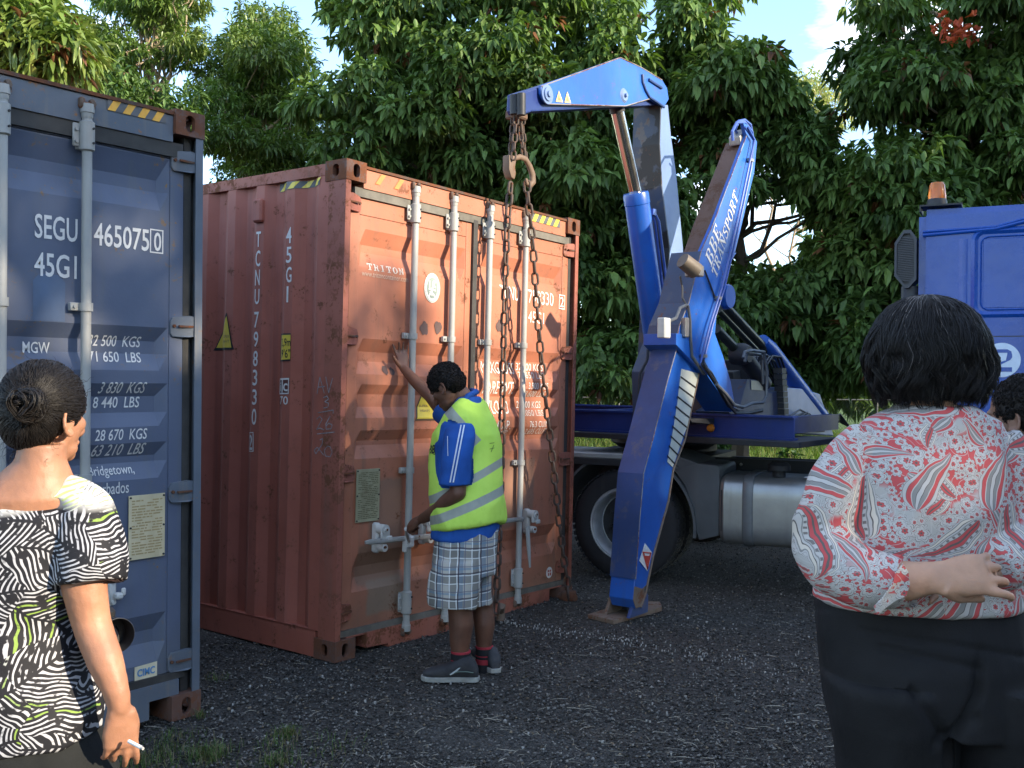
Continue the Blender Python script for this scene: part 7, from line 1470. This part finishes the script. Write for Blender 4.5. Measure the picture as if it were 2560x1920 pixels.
pp, rr = smoothpath([R_(2470, 1112, .01), R_(2515, 1190, .0), R_(2555, 1290, -.01), R_(2560, 1360, -.05), R_(2525, 1400, -.12), R_(2490, 1424, -.15)], [.07, .074, .072, .068, .058, .046], 5); mb.tube(pp, rr, 24)
blouse = fuse(mb, 'paisley_blouse', PAIS, wr_, .0065, 3, lambda c: fold(21, .0075, 6, 7, (.8, .7))(c)*.9+.0)
# loose cuff hanging below the wrist
MB().tube([R_(2244, 1454, -.205), R_(2262, 1454, -.215), R_(2270, 1453, -.219)], [.050, .053, .054], 24, caps=False).build('cuff', PAIS, wr_, smooth=True)
MB().prism([R_(*q) for q in ((2256, 1408, -.283), (2270, 1430, -.286), (2273, 1462, -.286), (2264, 1490, -.280), (2236, 1502, -.272), (2212, 1520, -.265), (2192, 1537, -.26), (2183, 1516, -.26), (2206, 1492, -.268), (2228, 1462, -.278), (2238, 1430, -.282))], -FX*.004).build('cuff_tip', PAIS, wr_, bevel=.001)
# trousers
BLKC = cloth('black_trousers', (.012, .012, .013), .3, .8, .4); mb = MB()
loft(mb, [rs(2044, 2542, 1488, .165, .03), rs(2046, 2546, 1540, .175, .03), rs(2058, 2556, 1640, .185, .02), rs(2068, 2562, 1740, .185, .02), rs(2080, 2562, 1800, .175, .02)], 32, pw=2.4)
zf = lambda x, z: np.array([*R_(x, 1900)[:2], z])
loft(mb, [rs(2064, 2372, 1690, .165, -.01), rs(2080, 2378, 1790, .165, -.01), rs(2096, 2376, 1880, .155, .0), (zf(2240, .5), RX*.11, FX*.11), (zf(2245, .06), RX*.10, FX*.12)], 28)
loft(mb, [rs(2400, 2566, 1690, .165, -.01), rs(2392, 2562, 1790, .16, -.0), rs(2386, 2556, 1880, .15, .01), (zf(2462, .5), RX*.10, FX*.11), (zf(2455, .06), RX*.095, FX*.12)], 28)
def px_of(c):
    r_ = np.array(c, float)-CP; t_ = np.dot(r_, _f); return 1280+FPX*np.dot(r_, _r2)/t_, 960-FPX*np.dot(r_, _u2)/t_
ftr = fold(31, .006, 4, 3, (1, .9))
def trw(c):
    X, Y = px_of(c); xl = np.interp(Y, [1500, 1640, 1737, 1865, 1930], [2452, 2452, 2446, 2382, 2376]); g = -.022*math.exp(-((X-xl)/15)**2)*np.clip((Y-1600)/120, 0, 1)
    g += -.006*math.exp(-((Y-1600-.16*(X-2300))/7)**2)*(X > 2150)-.007*math.exp(-((Y-1640-.22*(X-2300))/9)**2)*(2200 < X < 2460)-.010*math.exp(-((Y-1835+.55*(X-2380))/16)**2)*(2330 < X < 2450)-.012*math.exp(-((Y-1800-1.3*(X-2330))/20)**2)*(2270 < X < 2372)
    g += .012*math.exp(-((X-2280)/130)**2-((Y-1740)/90)**2)-.004*math.exp(-((Y-1522)/5)**2); return g+ftr(c)
fuse(mb, 'black_trousers', BLKC, wr_, .0075, 3, trw)
# hair: bob
HB = R_(2322, 880, .03)
def bobsurf(th, t, lay=1.0):
    """th azimuth (0 = towards viewer), t 0 crown .. 1 ends"""
    z = np.where(t < .5, .128*np.cos(t/.5*math.pi/2)-.0, -(t-.5)/.5*.118); rad = np.where(t < .5, np.sin(t/.5*math.pi/2)**.8, 1.0-.10*((t-.5)/.5)**2); w = .132*lay; dpt = .118*lay
    flare = 1+.05*np.sin(np.clip((t-.35)/.65, 0, 1)*math.pi); return z, rad*w*flare*np.sin(th), -rad*dpt*flare*np.cos(th)
mb = MB(); secs = []
for t in np.linspace(.03, .97, 18): z, a, b = bobsurf(math.pi/2, np.array(t), .89); _, _, b = bobsurf(0.0, np.array(t), .89); secs.append((HB+UP*float(z), RX*float(a), FX*abs(float(b))))
loft(mb, secs, 28); fuse(mb, 'hair', HAIR, wr_, .008, 3)
n = 9500; nc = 260; cth = rng.uniform(0, 2*math.pi, nc); clen = rng.uniform(.86, 1.05, nc); clay = rng.uniform(.92, 1.07, nc); cph = rng.uniform(0, 6.28, nc); cid = rng.integers(0, nc, n)
th = cth[cid]+rng.normal(0, .16, n); m = 16; t = np.linspace(0.01, 1, m)[None]; ln = (clen[cid]*rng.uniform(.88, 1.04, n))[:, None]; T_ = t*ln; g_ = np.clip((t-.05)/.6, 0, 1)
thp = th[:, None]*(1-g_*.75)+cth[cid][:, None]*g_*.75+(.10*np.sin(T_*9+cph[cid][:, None])+.05*np.sin(T_*17+cph[cid][:, None]*2))*g_; z, a, b = bobsurf(thp, T_, 1.0)
lay = .945+(clay[cid][:, None]-.97)*g_*.8+rng.uniform(-.035, .04, (n, 1))+.045*np.sin(T_*12+cph[cid][:, None]*3)*g_**.5+.045*g_**2*np.sin(cph[cid])[:, None]
P3_ = HB+UP*z[..., None]+RX*(a*lay)[..., None]+FX*(b*lay)[..., None]+RX*(.012*t-.006)[..., None]+UP*(.004*np.sin(T_*13+cph[cid][:, None])*g_)[..., None]; P3_ += rng.normal(0, .0009, P3_.shape)
strands('hair_strands', P3_, rng.uniform(.0007, .0013, n), HAIR, wr_); gi = rng.choice(n, 60, replace=False); strands('grey_hairs', P3_[gi]+np.array([0, 0, .003])+unit(-FX)*.004+rng.normal(0, .001, (60, 1, 3)), .0006, HAIRG, wr_)
fl = rng.choice(n, 90, replace=False); q = P3_[fl].copy(); q += (np.linspace(0, 1, m)[None, :, None]**2)*rng.normal(0, .022, (90, 1, 3))+UP*.004; strands('flyaway_hairs', q, .0004, HAIR, wr_)
# ------------------------------------------------------------------ woman at left
DL = 2.4; PLx = FPX/DL
def L_(x, y, d=0.0): return AT(x, y, DL+d)
gl = L_(60, 1500); wl = thing('person', 'woman in black, white and lime leaf print top at left edge, hair in a bun', 'person', (gl[0], gl[1], 0))
def ls(x0, x1, y, th, d=0.0, tl=0.0): c_ = L_((x0+x1)/2, y, d); return (c_, RX*(x1-x0)/2/PLx+UP*tl, FX*th)
mb = MB()
loft(mb, [ls(52, 160, 1110, .055), ls(42, 162, 1150, .06), ls(-10, 180, 1195, .08, .01), ls(-110, 205, 1240, .10, .01), ls(-110, 195, 1285, .105, .02), ls(-90, 160, 1330, .10, .03), ls(-80, 140, 1500, .09, .03), ls(-80, 150, 1750, .09, .03), ls(-80, 160, 1900, .09, .03)], 28)
Eh, lfw, lup, lsd = head(mb, L_(118, 1036, .03), FX*.93+RX*.34-UP*.12, UP, .96)
limb(mb, [L_(195, 1290, -.0), L_(203, 1400, -.02), L_(212, 1470, -.03), L_(230, 1560, -.03), L_(262, 1650, -.05), L_(288, 1720, -.06), L_(298, 1765, -.06)], [.06, .057, .050, .043, .040, .030, .025])
hw = L_(298, 1768, -.06); hand(mb, hw, L_(302, 1860, -.05)-hw, RX*.55-FX*.83, side=-1, curl=(.30, .40, .25), size=.97, spread=.10, thumb=(.85, .35, -.35), tcurl=.6, wr=.024, straight={0: (.05, .35, .2), 1: (.15, .35, .2)})
limb(mb, [L_(-110, 1290), L_(-150, 1450), L_(-160, 1600)], [.06, .05, .045])
for sx in (-40, 90): loft(mb, [(L_(sx, 1870), RX*.07, FX*.08), (np.array([*L_(sx, 1900)[:2], .45]), RX*.06, FX*.06), (np.array([*L_(sx, 1900)[:2], .06]), RX*.045, FX*.06)], 20)
fuse(mb, 'body', SKL, wl, .0050, 3, lambda c: .0008*nz(c, 60))
# leaf print top
M = Mt('leaf_print_cloth'); c, u, v = uvm(M); wv = M.math('MULTIPLY', M.math('SUBTRACT', M.noise(c, 8, 2), .5), .06); P_ = M.comb(M.math('ADD', u, wv), M.math('ADD', v, wv))
def leafprint(M, P_, sc, fq, off):
    x, y, cs = cell(M, M.vm('ADD', P_, off), sc); ax = M.math('ABSOLUTE', x); s1 = M.math('ADD', M.math('MULTIPLY', y, fq), M.math('MULTIPLY', M.math('POWER', ax, 1.25), fq*.95)); w = M.math('SINE', M.math('MULTIPLY', s1, 6.283)); idx = M.math('FLOOR', s1)
    brk = M.step(M.noise(M.comb(M.math('MULTIPLY', ax, 5), M.math('MULTIPLY', idx, 3.7), cs[1]), 2.0, 1), .30, .36); spine = M.step(ax, .025, .04)
    gp = M.step(M.noise(M.vm('ADD', c, (5, 1, 2)), 34, 2), .40, .45); k = M.math('MULTIPLY', M.math('MULTIPLY', M.step(M.math('ADD', w, M.math('MULTIPLY', M.math('SUBTRACT', M.noise(c, 45, 2), .5), 1.5)), .22, .42), brk), M.math('MULTIPLY', spine, gp)); h_ = M.math('FRACT', M.math('MULTIPLY', M.math('SINE', M.math('ADD', M.math('MULTIPLY', idx, 12.9), M.math('MULTIPLY', cs[1], 78.2))), 43.7)); return k, h_
k1_, h1_ = leafprint(M, P_, 9.0, 8.5, (.4, .2, 0))
M2 = M.mix(M.step(h1_, .88, .89), (.40, .40, .42, 1), (.20, .30, .06, 1)); col = M.mix(k1_, (.012, .012, .015, 1), M2)
zr_n = float(L_(160, 1262)[2]); zz = M.math('ADD', v, M.math('MULTIPLY', M.math('SUBTRACT', M.noise(c, 6, 2), .5), .08)); yoke = M.step(zz, zr_n-.012, zr_n+.01)
col = M.mix(yoke, col, M.mix(M.math('MULTIPLY', k1_, .8), (.50, .50, .48, 1), M.mix(M.step(h1_, .6, .61), (.10, .10, .10, 1), (.45, .55, .12, 1))))
LEAFC = M.bsdf(col, .7, nrm=M.bump(M.noise(c, 26, 3), .22, .006), spec=.25)
mb = MB()
loft(mb, [ls(-150, 232, 1262, .105, .02), ls(-155, 240, 1285, .125, .02), ls(-158, 232, 1340, .14, .02), ls(-150, 212, 1450, .145, .02), ls(-150, 186, 1540, .145, .02), ls(-150, 210, 1640, .155, .02), ls(-155, 240, 1730, .165, .02), ls(-155, 252, 1805, .17, .02, .03), (L_(48, 1838, .02), RX*.19+UP*.012, FX*.172), (L_(48, 1842, .02), RX*.18+UP*.012, FX*.165)], 32)
loft(mb, [(L_(150, 1235, .02), RX*.075, FX*.08), (L_(165, 1215, .02), RX*.055-UP*.03, FX*.06), ], 16)
# shoulders: right strap part rising to the neck
pp, rr = smoothpath([L_(120, 1250, .05), L_(166, 1234, .02), L_(206, 1268, .0), L_(222, 1330, -.01), L_(226, 1400, -.02), L_(226, 1455, -.03)], [.035, .042, .058, .074, .080, .080], 6)
mb.tube(pp, rr, 24)
pp, rr = smoothpath([L_(-30, 1262, .05), L_(-80, 1240, .02), L_(-130, 1290, .0), L_(-160, 1400, -.01)], [.04, .05, .065, .07], 5); mb.tube(pp, rr, 20)
top = fuse(mb, 'leaf_print_top', LEAFC, wl, .0062, 3, fold(41, .0065, 6, 6, (.9, .5)))
BLT = cloth('black_skirt', (.010, .011, .011), .3); mb = MB()
loft(mb, [ls(-140, 232, 1800, .15, .02), ls(-145, 255, 1860, .165, .02), ls(-150, 292, 1935, .175, .02), (np.array([*L_(60, 1900)[:2], .45]), RX*.20, FX*.18), (np.array([*L_(60, 1900)[:2], .25]), RX*.20, FX*.18)], 28); fuse(mb, 'black_skirt', BLT, wl, .008, 2, fold(51, .006, 7, 2, (1, .1)))
# hair swept to a bun
hc = L_(118, 1028, .03); bun = L_(72, 1012, -.095); hcap = MB(); blob(hcap, Eh(-.020, .034), lfw*.104, lsd*.086, lup*.094); blob(hcap, Eh(-.055, -.01), lfw*.062, lsd*.074, lup*.080); blob(hcap, bun, RX*.038, FX*.028, UP*.040)
hb_ = fuse(hcap, 'hair', HAIR, wl, .007, 2, lambda c: .003*nz(c, 30)+.002*nz(c, 70, 2))
vs = [(np.array(v.co+WM[hb_.name].translation), np.array(v.normal)) for v in hb_.data.vertices]; bt_ = BVHTree.FromPolygons([Vector(v[0]) for v in vs], [p.vertices[:] for p in hb_.data.polygons]); paths = []
for k in range(2600):
    p, nn = vs[int(rng.integers(len(vs)))]; q = [p]; w = rng.uniform(0, 6.28); am = rng.uniform(.001, .005)
    for j in range(11):
        d = bun+rng.normal(0, .012, 3)-q[-1]; ld = np.linalg.norm(d)
        if ld < .03: d = np.cross(unit(FX), d)*1.2
        d = unit(d)*.010; nx_ = q[-1]+d; h = bt_.find_nearest(Vector(nx_)); nx_ = np.array(h[0])+np.array(h[1])*(.002+.0015*math.sin(w)); sw = np.cross(np.array(h[1]), unit(d)); q.append(nx_+sw*am*math.sin(w+j*1.3)*.5)
    paths.append(q)
strands('hair_strands', np.array(paths), .0011, HAIR, wl)
paths = []
for k in range(46):
    a = k/34*2*math.pi*2; r0 = .008+.022*rng.random(); c_ = bun-FX*(.020+.018*rng.random())+rng.normal(0, .004, 3); ph = rng.uniform(0, 6.28); tt = np.linspace(0, rng.uniform(1.6, 3.4), 12); ea = unit(RX+rng.normal(0, .45, 3)); eb = unit(np.cross(ea, FX+rng.normal(0, .3, 3)))
    for s in range(14): o_ = rng.normal(0, .0028, 3); paths.append([c_+o_+(ea*math.cos(ph+t_)+eb*math.sin(ph+t_))*r0*(1+.3*math.sin(1.7*t_+ph)) for t_ in tt])
strands('bun_strands', np.array(paths), .0013, HAIR, wl)
paths = []
for k in range(170):
    p = L_(rng.uniform(15, 140), rng.uniform(1085, 1140), -.03+rng.uniform(-.01, .05)) if k < 90 else Eh(rng.uniform(-.08, .06), rng.uniform(-.07, .12), rng.uniform(-.08, .08)); 
    if k >= 90: h = bt_.find_nearest(Vector(p)); p = np.array(h[0])
    d = unit(rng.normal(0, 1, 3)+np.array([0, 0, -.9 if k < 90 else .3])); a = unit(np.cross(d, rng.normal(0, 1, 3))); b = np.cross(d, a); r_ = rng.uniform(.002, .005); tt = np.linspace(0, 1, 12); ln_ = rng.uniform(.02, .05)
    paths.append([p+d*ln_*t_+(a*math.cos(t_*9)+b*math.sin(t_*9))*r_*t_ for t_ in tt])
strands('loose_curls', np.array(paths), .0006, HAIR, wl)
# cigarette and camera
a, b = L_(322, 1853, -.075), L_(358, 1872, -.10)
cg = thing('cigarette', 'white cigarette held between the fingers of the woman at left', 'cigarette', a)
MB().cyl(a, a+(b-a)*.86, .0042, n=12).build('paper', flat('cigarette_paper', (.8, .78, .74), .7, bump=0), cg, smooth=True); MB().cyl(a+(b-a)*.86, b, .0040, .0034, n=12).build('ash', flat('ash', (.35, .34, .33), .9), cg)
ca = L_(262, 1578, .06); cb = L_(318, 1596, -.03); ax_ = unit(cb-ca)
cm = thing('camera', 'black camera lens with hood poking out behind the elbow of the woman at left', 'camera', ca); CBK = flat('black_lens_plastic', (.014, .014, .015), .38, var=.2, scale=40)
MB().lathe(ca, ax_, [(0, -.05), (.032, -.05), (.034, -.01), (.033, .0), (.035, .004), (.035, .02), (.0335, .022)], 32).build('lens_barrel', CBK, cm, smooth=True)
MB().lathe(ca, ax_, [(.0335, .022), (.037, .026), (.0405, .075), (.0395, .0755), (.036, .03), (.0, .028)], 36).build('lens_hood', CBK, cm, smooth=True)
MB().lathe(ca, ax_, [(0, .030), (.028, .029), (.030, .026)], 24).build('front_lens', flat('lens_glass', (.01, .012, .02), .05, spec=.8), cm, smooth=True)
e = ca+ax_*.06-FX*.032-UP*.022; MB().box(e+[-.002, -.002, -.006], e+[.002, .002, .006]).build('index_mark', WHITE, cm)
q_ = ca-ax_*.09; MB().box(q_+[-.055, -.035, -.045], q_+[.055, .035, .045], bev=.012).box(q_+[-.02, -.025, .04], q_+[.025, .02, .068], bev=.01).build('camera_body', CBK, cm, smooth=True)
MB().tube([q_+UP*.04, q_+UP*.12-RX*.02+FX*.05, q_+UP*.25-RX*.06+FX*.12, L_(100, 1230, .16)], .006, 6, flat=.4).build('neck_strap', CBK, cm)
# ------------------------------------------------------------------ fourth person at the right edge
DF = 3.35
def Fp(x, y, d=0.0): return AT(x, y, DF+d)
gf = Fp(2640, 1500); pf4 = thing('person', 'person in white T-shirt with short black curly hair, cut off by the right edge', 'person', (gf[0], gf[1], 0)); k = DF/FPX
mb = MB()
Ef, ffw, fup, fsd = head(mb, Fp(2548, 1040, .0), -RX*.68+FX*.72-UP*.1, UP, 1.0)
def fs4(x0, x1, y, th, d=0.0): return (Fp((x0+x1)/2, y, d), RX*(x1-x0)/2*k, FX*th)
limb(mb, [Fp(2570, 1075), Fp(2600, 1120), Fp(2640, 1160)], [.055, .052, .05])
loft(mb, [fs4(2590, 2680, 1130, .07), fs4(2590, 2730, 1175, .08), fs4(2590, 2740, 1400, .09), fs4(2590, 2740, 1650, .10)], 24)
limb(mb, [Fp(2605, 1225, -.10), Fp(2572, 1320, -.15), Fp(2562, 1430, -.16)], [.055, .05, .044]); limb(mb, [Fp(2562, 1430, -.16), Fp(2572, 1500, -.2), Fp(2600, 1560, -.22)], [.044, .038, .028])
hand(mb, Fp(2600, 1560, -.22), RX*.6-UP*.7, -FX, side=1, size=.95)
for sx in (2610, 2700): limb(mb, [Fp(sx, 1650), Fp(sx, 1850), np.array([*Fp(sx, 1900)[:2], .08])], [.075, .055, .04])
fuse(mb, 'body', SKF, pf4, .006, 3)
mb = MB(); blob(mb, Ef(-.026, .040), ffw*.102, fsd*.090, fup*.094); blob(mb, Ef(-.068, .002), ffw*.062, fsd*.080, fup*.076); h4 = fuse(mb, 'hair', HAIRC, pf4, .008, 1, lambda c: .006*nz(c, 40)+.003*nz(c, 100, 3)); curls(h4, 2600, .007, lambda p: True, 'curls', HAIRC, pf4)
WT = cloth('white_tshirt', (.62, .64, .70), .08); mb = MB(); loft(mb, [fs4(2580, 2700, 1135, .09), fs4(2550, 2770, 1165, .125), fs4(2548, 2780, 1300, .14), fs4(2546, 2785, 1450, .145), fs4(2540, 2785, 1590, .15), fs4(2545, 2780, 1596, .14)], 28)
pp, rr = smoothpath([Fp(2590, 1185, -.10), Fp(2568, 1270, -.14), Fp(2556, 1350, -.15), Fp(2552, 1400, -.15)], [.065, .072, .072, .074], 5); mb.tube(pp, rr, 22); fuse(mb, 'white_tshirt', WT, pf4, .008, 3, fold(61, .006, 6, 6))
SH4 = cloth('cream_shorts', (.42, .36, .26), .1); mb = MB(); loft(mb, [fs4(2556, 2780, 1575, .14), fs4(2552, 2785, 1700, .15), fs4(2552, 2785, 1800, .15)], 24); loft(mb, [fs4(2552, 2660, 1760, .12), fs4(2550, 2655, 1960, .11)], 20); loft(mb, [fs4(2675, 2785, 1760, .12), fs4(2680, 2785, 1960, .11)], 20); fuse(mb, 'cream_shorts', SH4, pf4, .01, 3, fold(71, .006, 5, 3))
